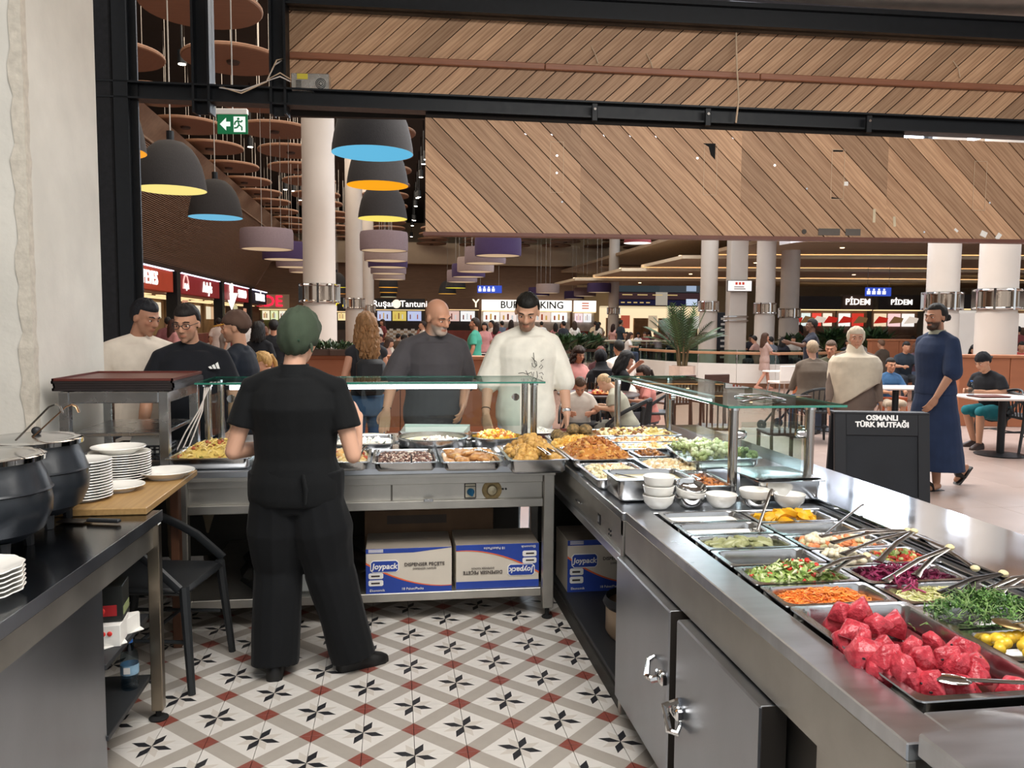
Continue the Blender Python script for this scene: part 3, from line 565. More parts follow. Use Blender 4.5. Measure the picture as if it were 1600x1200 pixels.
for k in range(5):
    t = MB(); t.box(-.31,.29,-.33,.33,.002,.008,.002); t.prism([(-.31,-.33),(.29,-.33),(.29,-.325),(-.31,-.325)],.006,.018); t.box(-.31,-.3,-.33,.33,.006,.018); t.box(.28,.29,-.33,.33,.006,.018); t.box(-.31,.29,.32,.33,.006,.018)
    tag(t.obj('serving_tray',TRD if k < 4 else TR,loc=(-1.45+rnd.uniform(-.006,.006),4.8,1.26+.0125*k)),['black serving tray lowest in the stack on the steel stand','black serving tray second from bottom of the stand stack','black serving tray in the middle of the stand stack','black serving tray directly below the top brown tray','reddish brown serving tray topmost on the steel stand'][k],'tray','trays stacked on the steel stand')
bk = thing('plastic_basket','black perforated plastic basket standing between the tray rack legs','basket',(-1.36,4.62,.885))
b = MB(); b.box(-.14,.14,-.1,.1,0,.004)
for x in [(-.14+.028*i) for i in range(11)]:
    for y in (-.1,.1): b.box(x-.006,x+.006,y-.003,y+.003,0,.075)
for z in (.0,.026,.052,.07):
    b.box(-.14,.14,-.103,-.097,z,z+.01); b.box(-.14,.14,.097,.103,z,z+.01); b.box(-.143,-.137,-.1,.1,z,z+.01); b.box(.137,.143,-.1,.1,z,z+.01)
b.obj('basket_wall',BLACKP,bk); MB().prism([(-.1,0),(.1,0),(.08,.12),(-.06,.1)],-.002,.002,axis=1).obj('cutlery_sleeve',PAPER,bk,loc=(.0,.02,.02),rot=(.2,0,0))
for k in range(3): cable('canopy_wire',[(-1.08+.012*k,4.82,1.25),(-1.09-.01*k,4.8,1.12),(-1.13-.025*k,4.78,1.0),(-1.17-.03*k,4.76,.89)],.004,mat('cable_white'),['white lamp wire hanging along the left canopy post','white lamp wire bowing left beside the canopy post','white lamp wire bowing furthest left of the canopy post'][k])
BCH = mat('chair_black','1e2124',.5,0,.15,12)
def armchair(label, loc, rz, group=None):
    t = thing('bistro_chair',label,'chair',loc,rz,group)
    MB().box(-.22,.22,-.22,.22,.43,.465,.015).obj('seat',BCH,t,smooth=True)
    for x,y,tx,ty in ((-.2,.2,-.235,.24),(.2,.2,.235,.24)): MB().tube([(tx,ty,0),(x,y,.47)],[.017,.024],8).obj('leg',BCH,t,smooth=True)
    for s in (-1,1): MB().tube([(s*.225,-.27,0),(s*.19,-.2,.45),(s*.2,-.22,.7)],[.017,.022,.018],8).obj('leg',BCH,t,smooth=True)
    arc = [(.245*math.cos(a)*1.0, .2-.46*math.sin(a)**.8 if math.sin(a) > 0 else .2, (.47+.30*max(0,math.sin(a))**.6)) for a in [PI*i/16 for i in range(17)]]
    MB().tube(arc,[(.014,.022)]*17,8).obj('arm_hoop',BCH,t,smooth=True)
    for x in (-.1,-.033,.033,.1): MB().tube([(x,-.2,.46),(x*1.2,-.25,.76)],.009,6).obj('back_slat',BCH,t,smooth=True)
    st = MB(); st.rod((-.2,.2,.22),(-.19,-.22,.22),.009,6); st.rod((.2,.2,.22),(.19,-.22,.22),.009,6); st.rod((-.2,0,.22),(.2,0,.22),.009,6); st.obj('stretcher',BCH,t,smooth=True)
    return t
armchair('black curved armchair tucked behind the steel worktable at left',(-1.08,3.86,0),R(-100))
# ---------------------------------------------------------------- high windows of the atrium (daylight)
wn = lamp('daylight_pane','eaf3ff',9)
for k in range(9):
    x = 3.2+2.3*k; W_ = root('window_%d'%(k+1),(x,19.0,5.6)); MB().box(-.75,.75,.0,.03,-1.4,1.9).obj('pane',wn,W_)
    f = MB(); f.box(-.85,-.75,-.05,.08,-1.5,2.0); f.box(.75,.85,-.05,.08,-1.5,2.0); f.box(-.75,.75,-.05,.08,-1.5,-1.4); f.box(-.75,.75,-.05,.08,1.9,2.0); f.box(-.75,.75,-.03,.04,.25,.31); f.obj('window_frame',BLACKM,W_)
struct(MB().box(2.0,24,19.1,19.3,4.75,9.6).obj('wall_upper',mat('upper_wall','4c4c52',.8)))
# ---------------------------------------------------------------- ceiling discs and spotlights
DISC = mat('disc_wood','7d5942',.6,0,.08,2,(1,8,1)); WIRE = mat('steel_wire','a8a29a',.4,.6,0)
dm = MB().lathe([(.001,0),(1.0,0),(1.02,.02),(1.02,.07),(1.0,.09),(.001,.09)],36).mesh('disc',DISC,True)
dk = thing('timber_disc','round timber ceiling disc hanging under the dark hall ceiling','ceiling panel',(-3.28,15,7.0),0,'timber discs under the hall ceiling')
o = bpy.data.objects.new('disc',dm); COL.objects.link(o); o.parent = dk
MB().lathe([(.001,-.05),(.12,-.05),(.14,0),(.001,0)],12).obj('sensor_plate',mat('disc_bracket','3c2c24',.6),dk,smooth=True); b = MB()
for a in range(3): b.rod((.6*math.cos(a*2.1),.6*math.sin(a*2.1),.09),(.6*math.cos(a*2.1),.6*math.sin(a*2.1),2.6),.008,5)
b.obj('hanger_wire',WIRE,dk)
dl = ['nearest timber disc, cut by the steel bars at top left','second timber disc below the nearest one at top left']
spots = [(-3.28+ .1*rnd.uniform(-1,1),15+2.95*k) for k in range(14)]+[(-6.2+.5,15+2.95*k) for k in range(13)]+[(-.4,15+2.95*k) for k in range(14)]
spots += [(x,47+3.0*k) for x in (2.5,5.4,8.3,11.2) for k in range(4)]+[(14.2+2.9*i+.7*(k%2),51+2.6*k) for i in range(5) for k in range(4)]
for i,(x,y) in enumerate(spots):
    d = dk if i == 0 else dup(dk,(x,y,7.0+rnd.uniform(-.05,.05)),rnd.uniform(0,6))
    if i == 0: d['label'] = 'large timber disc half behind the steel bars at top left'; del dk['group']
    elif i == 1: d['label'] = 'second timber disc behind the upright steel bar at top left'
    elif i >= len(spots)-20: d['label'] = 'timber ceiling disc above the far menu wall, %s deep in the %s row'%(ORD[(i-len(spots)+20)%4],ORD[(i-len(spots)+20)//4]); d['group'] = 'timber discs above the far menu wall'
    elif i >= 41: d['label'] = 'timber ceiling disc over the burger shop, %s deep in the %s row'%(ORD[(i-41)%4],ORD[(i-41)//4]); d['group'] = 'timber discs under the hall ceiling'
    else: d['label'] = '%s nearest timber disc in the row %s'%((ORD[i],'left of the first column') if i < 14 else ((ORD[i-14],'along the slatted soffit') if i < 27 else (ORD[i-27],'above the central bell lamps'))); d['group'] = 'timber discs under the hall ceiling'
sl_ = thing('spotlight','small white spotlight, first nearest in the row beside the first column','spotlight',(-1.9,16.5,7.5),0,'spotlights on the hall ceiling')
MB().lathe([(.001,.3),(.1,.3),(.1,.0),(.08,.0),(.001,.05)],12).obj('housing',BLACKM,sl_,smooth=True); MB().lathe([(.001,.02),(.085,.02),(.085,-.01),(.001,-.01)],10).obj('lens',lamp('spot_lens','fff4e4',14),sl_); MB().rod((0,0,.3),(0,0,2.1),.02,6).obj('stem',BLACKM,sl_)
for i,(x,y) in enumerate([(-1.9,16.5+2.95*k) for k in range(1,14)]+[(-4.8,14+2.95*k) for k in range(13)]+[(1.15,18+2.95*k) for k in range(14)]+[(5+1.7*k,45+(k%3)*3) for k in range(9)]): dup(sl_,(x,y,7.5+(.4 if i%3 else 0)),None,'small white spotlight, %s nearest in the row %s'%((ORD[i+1],'beside the first column') if i < 13 else ((ORD[i-13],'next to the slatted soffit') if i < 26 else ((ORD[i-26],'right of the bell lamps') if i < 40 else (ORD[i-40],'across the far burger shop')))))
# ---------------------------------------------------------------- pendant lamps
SHELL = mat('lamp_felt','2c2a2b',.9,0,.12,30,bump=.2,bscale=60)
def bell(label, p, col, D=1.1, m=SHELL, es=1.0, group=None, H=.8):
    t = thing('pendant_lamp',label,'lamp',p,0,group); r = D/2
    prof = [(r*a,H*b) for a,b in ((1,0),(.985,.12),(.94,.3),(.87,.5),(.76,.68),(.6,.84),(.38,.96),(.16,1.0),(.001,1.0))]
    MB().lathe(prof,32).obj('shade',m,t,smooth=True)
    MB().lathe([(r,0),(r*.97,.0),(r*.95,.06),(r*.85,H*.42),(r*.6,H*.75),(.001,H*.93)],32).obj('inner_shade',lamp('lamp_inner_'+col,col,es),t,smooth=True)
    MB().rod((0,0,H),(0,0,H+.15),.06,10).obj('cap',BLACKM,t); MB().rod((0,0,H+.1),(0,0,9.599-p[2]),.012,6).obj('cable',WIRE,t); return t
def drum(label, p, m, D=1.3, H=.5, group=None):
    t = thing('drum_lamp',label,'lamp',p,0,group); r = D/2
    MB().lathe([(r*.93,0),(r*.985,.0),(r,.06),(r,H-.07),(r*.97,H),(.001,H)],36).obj('shade',m,t,smooth=True)
    MB().lathe([(r*.95,.012),(.001,.03)],32).obj('diffuser',lamp('drum_diffuser','dcbd98',.75),t)
    for x in (-.12,.12): MB().rod((x,0,H),(x,0,9.599-p[2]),.008,5).obj('cable',WIRE,t)
    return t
bell('black bell lamp with bright yellow inside hanging near the dark post',(-3.629,14.169,3.778),'f2e088')
bell('black bell lamp with blue inside, just right of the large yellow one',(-3.762,18.129,3.829),'6db4d4')
bell('black bell lamp with orange inside, cut off by the dark post',(-3.743,11.255,3.806),'f0a030')
bell('largest black bell lamp with blue inside, under the steel beam',(-0.291,11.36,3.92),'62b4d8')
bell('black bell lamp with orange inside, below the large blue one',(-0.297,14.998,4.09),'f2a41c')
bell('black bell lamp with yellow inside, lowest of three stacked bells',(-0.261,18.732,3.965),'f0dc6a')
MAU = mat('mauve_felt','8a7a80',.9,0,.05,20); PUR = mat('purple_felt','46365c',.9,0,.06,20); LIL = mat('pale_mauve_felt','a5938f',.9,0,.05,20)
DR = [((-3.174,21.176,3.435),MAU,'mauve drum lamp nearest the left shops'),((-3.153,24.507,3.432),PUR,'purple drum lamp behind the mauve one at left'),((-3.365,28.782,3.491),MAU,'mauve drum lamp third in the left row, half behind column'),((-3.503,33.35,3.59),LIL,'pale drum lamp fourth in the left row beside column'),
 ((-0.283,22.474,3.571),MAU,'mauve drum lamp at the top of the central column of drums'),((-0.256,24.794,3.468),LIL,'pale mauve drum lamp second in the central column of drums'),((-0.22,27.315,3.446),PUR,'purple drum lamp third in the central column of drums'),((-0.222,30.347,3.413),MAU,'mauve drum lamp fourth in the central column of drums'),((-0.22,33.378,3.36),LIL,'pale drum lamp lowest in the central column of drums'),
 ((2.85,22.524,3.496),PUR,'large purple drum lamp above the bald man and white shirt man'),((2.817,25.459,3.492),MAU,'mauve drum lamp just behind the large purple one'),((2.824,28.591,3.424),LIL,'pale mauve drum lamp third behind the large purple one'),((2.84,31.519,3.406),PUR,'purple drum lamp fourth behind the large purple one'),((2.857,34.75,3.367),MAU,'mauve drum lamp furthest behind the large purple one'),
 ((8.397,44.253,3.31),LIL,'pale drum lamp hanging before the far brown wall'),((8.785,49.249,3.336),PUR,'purple drum lamp half behind the pale far one'),((10.953,42.871,3.326),PUR,'purple drum lamp beside the slim far column'),((11.129,46.887,3.249),MAU,'mauve drum lamp left of the purple far one'),((11.588,51.873,3.246),PUR,'small purple drum lamp left in the far group')]
for p,m,l in DR: drum(l,p,m)
bell('small dark bell lamp with yellow inside beside the first column',(-3.107,44.913,3.504),'d8c83a'); bell('small dark bell lamp with orange inside low beside the first column',(-3.456,51.026,3.369),'e0903a')
bell('small blue tinted bell lamp under the central drums',(-0.345,46.532,3.609),'f0a840'); bell('small bell lamp with orange inside under the central drums',(-0.376,50.579,3.468),'e9a23a'); bell('small bell lamp with pale inside lowest under the central drums',(-0.415,55.637,3.351),'d8d0a8')
bell('small bell lamp with yellow inside over the bald man',(3.27,43.987,3.514),'e2d446'); bell('small bell lamp with orange inside over the bald man',(3.21,50.058,3.415),'eeb04a')
REDF = mat('lamp_red','7d2b30',.7); GRYF = mat('lamp_grey','56504c',.7)
bell('red rimmed bell lamp with white inside under the plank bulkhead',(9.722,31.934,4.894),'f7e8dc',1.1,REDF,1.6); bell('grey bell lamp with white inside near the white soffit',(14.639,31.22,4.851),'f7e8dc',1.1,GRYF,1.6); bell('red bell lamp with white inside near the right columns',(19.247,30.551,4.882),'f7e8dc',1.1,REDF,1.6)
# exit sign
ex = thing('exit_sign','green emergency exit sign with arrow and running figure','sign',(-2.327,12.464,4.509),-.14); GRN = lamp('exit_green','1c7a4a',.55); EXW = lamp('exit_white','eef5ee',1.0)
MB().box(-.22,.22,0,.03,-.155,.13,.004).obj('panel',GRN,ex); MB().box(-.235,.22,-.02,.06,.12,.2,.006).obj('housing',WHITEP,ex)
MB().prism([(-.18,-.02),(-.09,.07),(-.09,.015),(-.03,.015),(-.03,-.05),(-.09,-.05),(-.09,-.11)],-.006,0,axis=1).obj('arrow',EXW,ex)
MB().box(.02,.19,-.005,0,-.13,.09,.001).obj('door_symbol',EXW,ex); rf = MB(); rf.ell((.09,-.009,.055),(.018,.004,.018),8,6)
for a,b in (((.085,.03),(.1,-.03)),((.085,.03),(.045,.01)),((.045,.01),(.035,-.03)),((.09,.025),(.13,.01)),((.13,.01),(.15,.035)),((.1,-.03),(.14,-.06)),((.14,-.06),(.14,-.11)),((.1,-.03),(.07,-.07)),((.07,-.07),(.03,-.075))): rf.rod((a[0],-.009,a[1]),(b[0],-.009,b[1]),.011,6)
rf.obj('running_figure',GRN,ex); MB().rod((0,.02,.2),(0,.02,5),.01,6).obj('stem',WIRE,ex)
# ---------------------------------------------------------------- shops along the left wall
SX = -7.9; LETW = lamp('letter_white','fff6ee',1.7); MENU = lamp('menu_glow','f5e6cf',1.0); WARM = lamp('shop_warm','ffd9a0',1.4); COOL = lamp('cold_strip','e8e6ff',2.2)
def lshop(name,label,y0,y1,signcol,sign,sz,sy,extra=None,inner='b89a72',zt_=3.4,zb=2.66):
    t = thing(name,label,'shop',(SX,(y0+y1)/2,0)); d = (y1-y0)/2
    MB().box(-.25,.0,-d+.25,d-.25,zb,zt_,.01).obj('sign_board',signcol,t); MB().box(-.2,.06,-d+.3,d-.3,zt_+.01,zt_+.05).obj('light_strip',COOL,t)
    text(sign,sz,LETW,t,(.02,sy,(zb+zt_)/2),(PI/2,0,PI/2),.02,bold=sz*.008,sx=1.05)
    MB().box(-.35,.05,-d-.3,-d+.2,0,3.5,.01).obj('pillar',BLACKM,t); MB().box(-2.6,-2.5,-d,d,0,2.7).obj('back_wall',mat('shopwall_'+inner,inner,.8,0,.2,1.5),t)
    for k in range(4): MB().box(-2.49,-2.44,-d+.5+k*(2*d-.8)/4,-d+.4+(k+.85)*(2*d-.8)/4,1.75,2.45).obj('menu_screen',lamp('menu_%d'%(k%3),('efe2c4','d9b28c','f2ece6')[k%3],.9),t)
    MB().box(-1.0,-.4,-d+.4,d-.3,0,1.1,.02).obj('counter',mat('shop_counter','6a3328',.5,0,.3,2),t); MB().box(-2.4,-.3,-d,d,2.6,2.66).obj('ceiling_panel',CREAM,t)
    for k in range(3): MB().box(-2.1+.6*k,-1.9+.6*k,-d+.4,d-.4,2.57,2.6).obj('ceiling_tube',WARM,t)
    return t
REDS = lambda n,c: mat(n,c,.5,0,.08,2,emit=c,es=.25)
s1 = lshop('fried_chicken_shop','shop with orange red sign and white lettering behind the dark post',20.5,31,REDS('sign_orange','a8391f'),'POPEYES',.62,1.75)
s2 = lshop('sandwich_shop','shop with dark red sign and white script left of centre',31.4,38.8,REDS('sign_darkred','86141f'),"Arby's",.62,1.0); text('Arby’s',.3,LETW,s2,(.02,-2.6,2.95),(PI/2,0,PI/2),.02); 
hat = MB(); hat.tube([(.02,-3.0,2.85),(.02,-2.95,3.15),(.02,-2.8,3.32),(.02,-2.6,3.38),(.02,-2.4,3.32),(.02,-2.25,3.15),(.02,-2.2,2.85)],.03,5); hat.obj('hat_emblem',lamp('emblem_pink','f0b0a8',1.3),s2)
s3 = lshop('ice_cream_shop','shop with red sign, white cone emblem and white lettering',39.2,46.2,REDS('sign_red','8f1622'),'SBARRO',.58,1.4); cn = MB(); cn.ell((.04,-1.6,3.25),(.05,.42,.42),10,8); cn.lathe([(.3,0),(.02,-.8)],10,c=(.04,-1.6,3.0)); cn.obj('cone_emblem',LETW,s3)
s4 = lshop('doner_shop','shop with dark blue sign and blue lettering at the row end',46.6,52.5,mat('sign_navy','161a3c',.5),'TERDÖNER',.6,.2)
for s_,z,y in ((s1,1.9,-1),(s1,1.95,2.6),(s2,2.2,-2.8),(s3,2.1,2)): MB().box(.0,.04,y-.35,y+.35,z-.18,z+.22,.005).obj('hanging_poster',lamp('poster_warm','e0a080',.7),s_)
clk = thing('wall_clock','round pale sign disc beside the red ice cream sign','sign',(-7.5,39.9,2.0)); MB().lathe([(.001,0),(.42,0),(.45,.04),(.42,.08),(.001,.08)],20).obj('dial',lamp('disc_cream','d8cfa0',.7),clk,rot=(0,PI/2,0),smooth=True)
# shops across the far end of the hall
FY = 57.6
def fshop(name,label,p0,p1,board,sign,lm,lsz,menus,zs=(2.55,3.35),dark='2a2320',signdx=0):
    x0,x1 = p0,p1; c = (x0+x1)/2; w_ = (x1-x0)/2; t = thing(name,label,'shop',(c,FY,0))
    MB().box(-w_,w_,-.1,.15,zs[0],zs[1],.01).obj('sign_board',board,t)
    for s_ in sign: text(s_[0],lsz,lm,t,(s_[1],-.13,(zs[0]+zs[1])/2),(PI/2,0,0),.02,bold=lsz*.012)
    MB().box(-w_,w_,.45,.55,0,zs[0]).obj('back_wall',mat('shopback_'+dark,dark,.7,0,.3,2),t)
    n = len(menus)
    for k,m in enumerate(menus):
        a = -w_+.15+(2*w_-.3)*k/n; b_ = -w_+.05+(2*w_-.3)*(k+1)/n
        s_ = MB().box(a,b_,.3,.44,1.75,zs[0]-.12,.005).obj('menu_screen',lamp('fmenu_'+m,m,1.1),t)
        for q in range(3): MB().box(a+.15+q*(b_-a-.2)/3,a+.02+(q+.8)*(b_-a-.2)/3,.28,.3,1.88,1.9+.3+.1*(q%2)).obj('menu_picture',lamp('menupic_%d'%((k+q)%4),('b0522e','e0b25a','7a3a28','dfe6e8')[(k+q)%4],.7),s_)
    MB().box(-w_,w_,-.6,-.1,0,1.1,.02).obj('counter',mat('farcounter_'+name,('b8a088','4a3a30','8a3a2a')[len(name)%3],.5,0,.2,2),t); MB().box(-w_,w_,-.1,.4,zs[0]-.06,zs[0]-.02).obj('light_strip',WARM,t); return t
fshop('pide_shop','far shop with glowing red lettering at the left end wall',((-9.203,57.6,2.699))[0],((-7.197,57.6,2.719))[0],CREAM,[('İDE',-.3)],lamp('letter_red','f0203c',2.0),1.05,['e8e0c0','d8e0b0','f0e6d0'],(2.5,3.5),'6a6a3a')
fshop('mixed_grill_shop','far shop with red and yellow sign between the columns',((-4.084,57.6,2.75))[0],((-3.166,57.6,2.759))[0],mat('sign_black','0c0c0e',.4),[('r &',0)],lamp('letter_yellow','f2d028',1.8),.75,['f0d8a0'],(2.4,3.35))
fs = fshop('wrap_shop','far shop with black and gold sign, white lettering and round badge',((-1.363,57.6,2.687))[0],((2.114,57.6,2.721))[0],mat('sign_black'),[('Ruşar',-1.15),('Tantuni',.95)],LETW,.62,['b4bcd8','c9b25a','aeb8dc'],(2.55,3.3))
MB().lathe([(.001,0),(.3,0),(.3,.05),(.001,.05)],20).obj('badge',lamp('badge_cream','f4ddc4',1.5),fs,loc=(-.25,-.14,2.93),rot=(PI/2,0,0)); ck = MB()
for i in range(14):
    for j in range(6):
        if (i+j)%2: ck.box(-1.75+.25*i,-1.5+.25*i,-.63,-.61,.3+.15*j,.45+.15*j)
ck.obj('checker_tile',WPR,fs)
fshop('red_drink_shop','far shop half hidden behind the bald man with white screens',((2.294,57.6,2.723))[0],((5.928,57.6,2.758))[0],BRW,[('Y',1.6)],lamp('letter_cream','f2ecd0',1.5),.8,['e8e0dc','d0b0a8','e6e6e6'],(2.6,3.4))
fb = fshop('burger_shop','far burger shop with a long white lit sign behind the white shirt man',((6.157,57.6,2.76))[0],((12.685,57.6,2.823))[0],lamp('sign_white','f6f2ea',1.5),[('BURGER KING',.35)],mat('letter_black','1d1a18',.6),.72,['f2f0ea','e8d8d0','f0f0f0','e0c8b8','f4f4f0'],(2.55,3.3),'cfc8c0')
fb2 = fshop('burger_shop_annex','white lit side sign right of the long burger sign',((12.875,57.6,2.825))[0],((14.493,57.6,2.84))[0],lamp('sign_white','f6f2ea',1.5),[],LETW,.5,['f0d8dc','e8e8ea'],(2.5,3.3),'cfc8c0')
for k in range(3): MB().box(-.25,.25,-.13,-.1,2.7+.18*k,2.8+.18*k).obj('print',lamp('print_salmon','e08a72',.9),fb2)
for nm,lb,p,w_ in (('hanging_sign','blue lit hanging sign with white icons before the brown wall',(5.088,43.723,3.458),.66),('hanging_sign','blue lit hanging sign with white icons before the right shops',(22.369,35.15,3.214),.6)):
    t = thing(nm,lb,'sign',p,-.14); MB().box(-w_,w_,-.04,.04,-.2,.2,.01).obj('panel',lamp('sign_blue','3a56c8',.9),t)
    for k in range(4): MB().box(-w_+.06+.24*k,-w_+.22+.24*k,-.06,-.04,-.12,.04).obj('icon',lamp('icon_white','f0f2fa',1.3),t); MB().ell((-w_+.14+.24*k,-.05,.1),(.05,.02,.05),8,6).obj('icon',lamp('icon_white'),t)
    for x in (-.5,.5): MB().rod((x,0,.2),(x,0,5.5),.01,5).obj('cable',WIRE,t)
# far menu wall (video boards) and bright stores under it
MWY = 60.5; x0,x1 = ((16.979,60.5,3.407))[0],((23.499,60.5,3.477))[0]
mw = thing('menu_video_wall','wide dark video menu wall with pictures beyond the slim column','screen',((x0+x1)/2,MWY,0)); w_ = (x1-x0)/2
MB().box(-w_,w_,0,.3,3.05,5.35,.01).obj('bezel',BLACKP,mw); MB().box(-w_,w_,-.02,0,4.75,5.3).obj('top_band',lamp('video_grey','8a9298',.6),mw)
for k,(a,b_,z0,z1,c,e_) in enumerate(((-w_,0,4.1,4.7,'2c3438',.8),(0,w_,4.1,4.7,'34383c',.8),(-w_,w_,3.55,4.05,'3c2a2c',.6),(-w_,w_,3.08,3.5,'1c1c34',.6),(w_-1.1,w_-.3,4.2,4.7,'8a9ab0',.8),(-.3,.65,3.1,4.1,'8c8478',.9),(w_-1.1,w_-.2,3.1,3.6,'a8b4c8',.9))): MB().box(a,b_,-.04-.01*(k>3),-.02,z0,z1).obj('display',lamp('video_'+c,c,e_*1.6),mw)
for k in range(9): MB().box(-w_+.2+k*.5 if k < 5 else -w_+.3+(k-5)*1.2,-w_+.5+k*.5 if k < 5 else -w_+1.1+(k-5)*1.2,-.06,-.05,3.25 if k < 5 else 3.85,3.33 if k < 5 else 3.92).obj('caption',lamp('caption_gold','d8b87a',.9),mw)
st = thing('lit_store','bright cream lit store front beneath the video menu wall','shop',(((20.306,60.6,1.963))[0],60.7,0)); MB().box(-4.6,4.6,.5,.6,0,2.95).obj('back_wall',lamp('store_cream','f2d8b0',1.15),st); MB().box(-4.6,4.6,-.1,.5,2.85,3.0).obj('canopy',lamp('store_canopy','ecd8b0',.9),st)
for x in (-3.4,-1.2,.8,2.6): b = MB(); b.box(x-.7,x+.7,.3,.5,.0,2.1); b.obj('display_unit',mat('display_wood','b08a66',.6,0,.3,3),st)
for x,c in ((-2.6,'c8604a'),(-.4,'e0c8a8'),(1.6,'b87a5a'),(3.2,'f0e8e0')): MB().box(x-.35,x+.35,.25,.3,1.3,2.3).obj('poster',lamp('store_poster'+c,c,.7),st)
# shops at right
def rshop(name,label,pa,pb,board,sign,menus,zs,lsz=.75):
    a,b_ = V(pa),V(pb); ang = math.atan2(b_.y-a.y,b_.x-a.x); w_ = (b_-a).length/2; c = (a+b_)/2
    t = thing(name,label,'shop',(c.x,c.y,0),ang)
    MB().box(-w_,w_,-.1,.2,zs[0],zs[1],.01).obj('sign_board',board,t)
    if sign: text(sign,lsz,LETW,t,(0,-.13,(zs[0]+zs[1])/2),(PI/2,0,0),.02,bold=lsz*.012)
    MB().box(-w_,w_,.6,.7,0,zs[0]).obj('back_wall',mat('rshop_back','6d5646',.7,0,.3,1.5),t); n = len(menus)
    for k,m in enumerate(menus):
        s_ = MB().box(-w_+.1+(2*w_-.2)*k/n,-w_+.02+(2*w_-.2)*(k+1)/n-.06,.45,.6,1.6,2.3,.005).obj('menu_screen',lamp('rmenu_'+m,m,1.1),t)
        MB().prism([(-.4,-.2),(.3,-.15),(.4,.1),(-.1,.2)],.42,.45,axis=1).obj('menu_picture',lamp('rpic%d'%(k%3),('c0281e','7a5a3a','e8d8c8')[k%3],.8),s_,loc=(-w_+(2*w_)*(k+.5)/n,0,1.95))
    MB().box(-w_,w_,-.5,-.1,0,1.1,.02).obj('counter',mat('rshop_counter','7a5a44',.5,0,.2,2),t); MB().box(-w_,w_,.0,.5,zs[0]-.05,zs[0]).obj('light_strip',WARM,t); return t
DB = mat('sign_darkbrown','2c211c',.5)
rshop('coffee_stall','right far shop with pale menu boards behind the hijab woman',(21.357,41.36,1.913),(23.9,40.991,1.93),DB,'',['e8dcd8','d8e4e0','e0483c','f0e4d0'],(2.5,3.2))
rshop('flatbread_shop','right far shop with glowing white lettering and red screen',(23.969,40.981,1.931),(25.619,40.741,1.942),mat('sign_brown','5a4334',.5),'PİDEM',['f2eee8','c43428'],(2.5,3.3),.46)
rshop('second_flatbread_shop','right far shop with small white lettering beside the robed man',(25.894,40.702,1.944),(28.368,40.342,1.962),DB,'PİDEM',['e8d0b0','f0c8c8','f2ece8'],(2.5,3.3),.4)
rshop('corner_shop','dark shop with pale pictures at the far right edge',(27.601,36.412,1.944),(31.975,35.777,1.974),DB,'',['e8e0d0','3a3a3a','e0c8a8','d8d0c8'],(2.5,3.2),.6)
p = (13.466,17.244,1.182)
kb = thing('white_cabinet','tall white cabinet with two dark handles between the right columns','cabinet',(p[0],p[1],0),-.14)
MB().box(-.62,.62,0,.6,0,2.0,.01).obj('carcass',WHITEP,kb)
for s_ in (-1,1): d = MB().box(min(s_*.02,s_*.6),max(s_*.02,s_*.6),-.03,0,.05,1.95,.005).obj('door',WHITEP,kb); MB().rod((s_*.06,-.05,.85),(s_*.06,-.05,1.1),.014,6).obj('handle',BLACKM,d)
dbx = thing('vending_rack','dark rack with white price labels by the square pillar','rack',(lambda q: (q[0],q[1],0))((12.363,29.53,0.71)),-.14)
MB().box(-.35,.35,0,.5,0,2.1,.01).obj('carcass',mat('rack_navy','23252e',.5),dbx)
for k in range(8): MB().box(-.02,.25,-.02,0,.35+.21*k,.43+.21*k).obj('price_label',WPR,dbx)
# ---------------------------------------------------------------- pans and food
PAN = mat('pan_steel','c3c4c5',.2,1,.08,8,(1,1,1),.02,80)
def rrect(hx,hy,r,z,n=4):
    out = []
    for cx,cy,a0 in ((hx-r,hy-r,0),(-hx+r,hy-r,PI/2),(-hx+r,-hy+r,PI),(hx-r,-hy+r,1.5*PI)):
        for i in range(n+1): a = a0+PI/2*i/n; out.append((cx+r*math.cos(a),cy+r*math.sin(a),z))
    return out
def pan(label, x0,x1,y0,y1,zr,depth=.06,rim=.013,group=None,rz=0,name='food_pan',m=PAN,tilt=None):
    hx,hy = (x1-x0)/2,(y1-y0)/2; t = thing(name,label,'pan',((x0+x1)/2,(y0+y1)/2,zr-depth),rz if tilt is None else tilt,group); d = depth
    rg = [rrect(hx-rim-.018,hy-rim-.018,.02,0),rrect(hx-rim-.004,hy-rim-.004,.03,.015),rrect(hx-rim,hy-rim,.03,d-.004),rrect(hx,hy,.016,d-.004),rrect(hx,hy,.016,d),rrect(hx-rim-.001,hy-rim-.001,.03,d+.001),rrect(hx-rim-.004,hy-rim-.004,.032,d-.006),rrect(hx-rim-.008,hy-rim-.008,.03,.014),rrect(hx-rim-.024,hy-rim-.024,.02,.004)]
    MB().loft(rg).obj('tray_body',m,t,smooth=True,ang=50)
    return t
def rot3(): return MX.Rotation(rnd.uniform(0,6.3),4,'Z') @ MX.Rotation(rnd.uniform(-1.2,1.2),4,'X') @ MX.Rotation(rnd.uniform(-1.2,1.2),4,'Y')
def M_strip(b,M,mi,L=.05,r=.0016):
    c = rnd.uniform(-.4,.4)*L; b.tube([(-L/2,0,0),(0,c,c*.4),(L/2,0,0)],r,4,mi,M=M)
def M_bean(b,M,mi,s=.006): b.ell((0,0,0),(s*1.5,s,s),6,4,mi,M)
def M_chunk(b,M,mi,s=.012):
    a,c,d = (s*rnd.uniform(.6,1.3) for _ in range(3)); b.box(-a,a,-c,c,-d*.6,d*.6,s*.3,mi,M)
def M_t9(b,M,mi,**k): M_chunk(b,M,mi,.009)
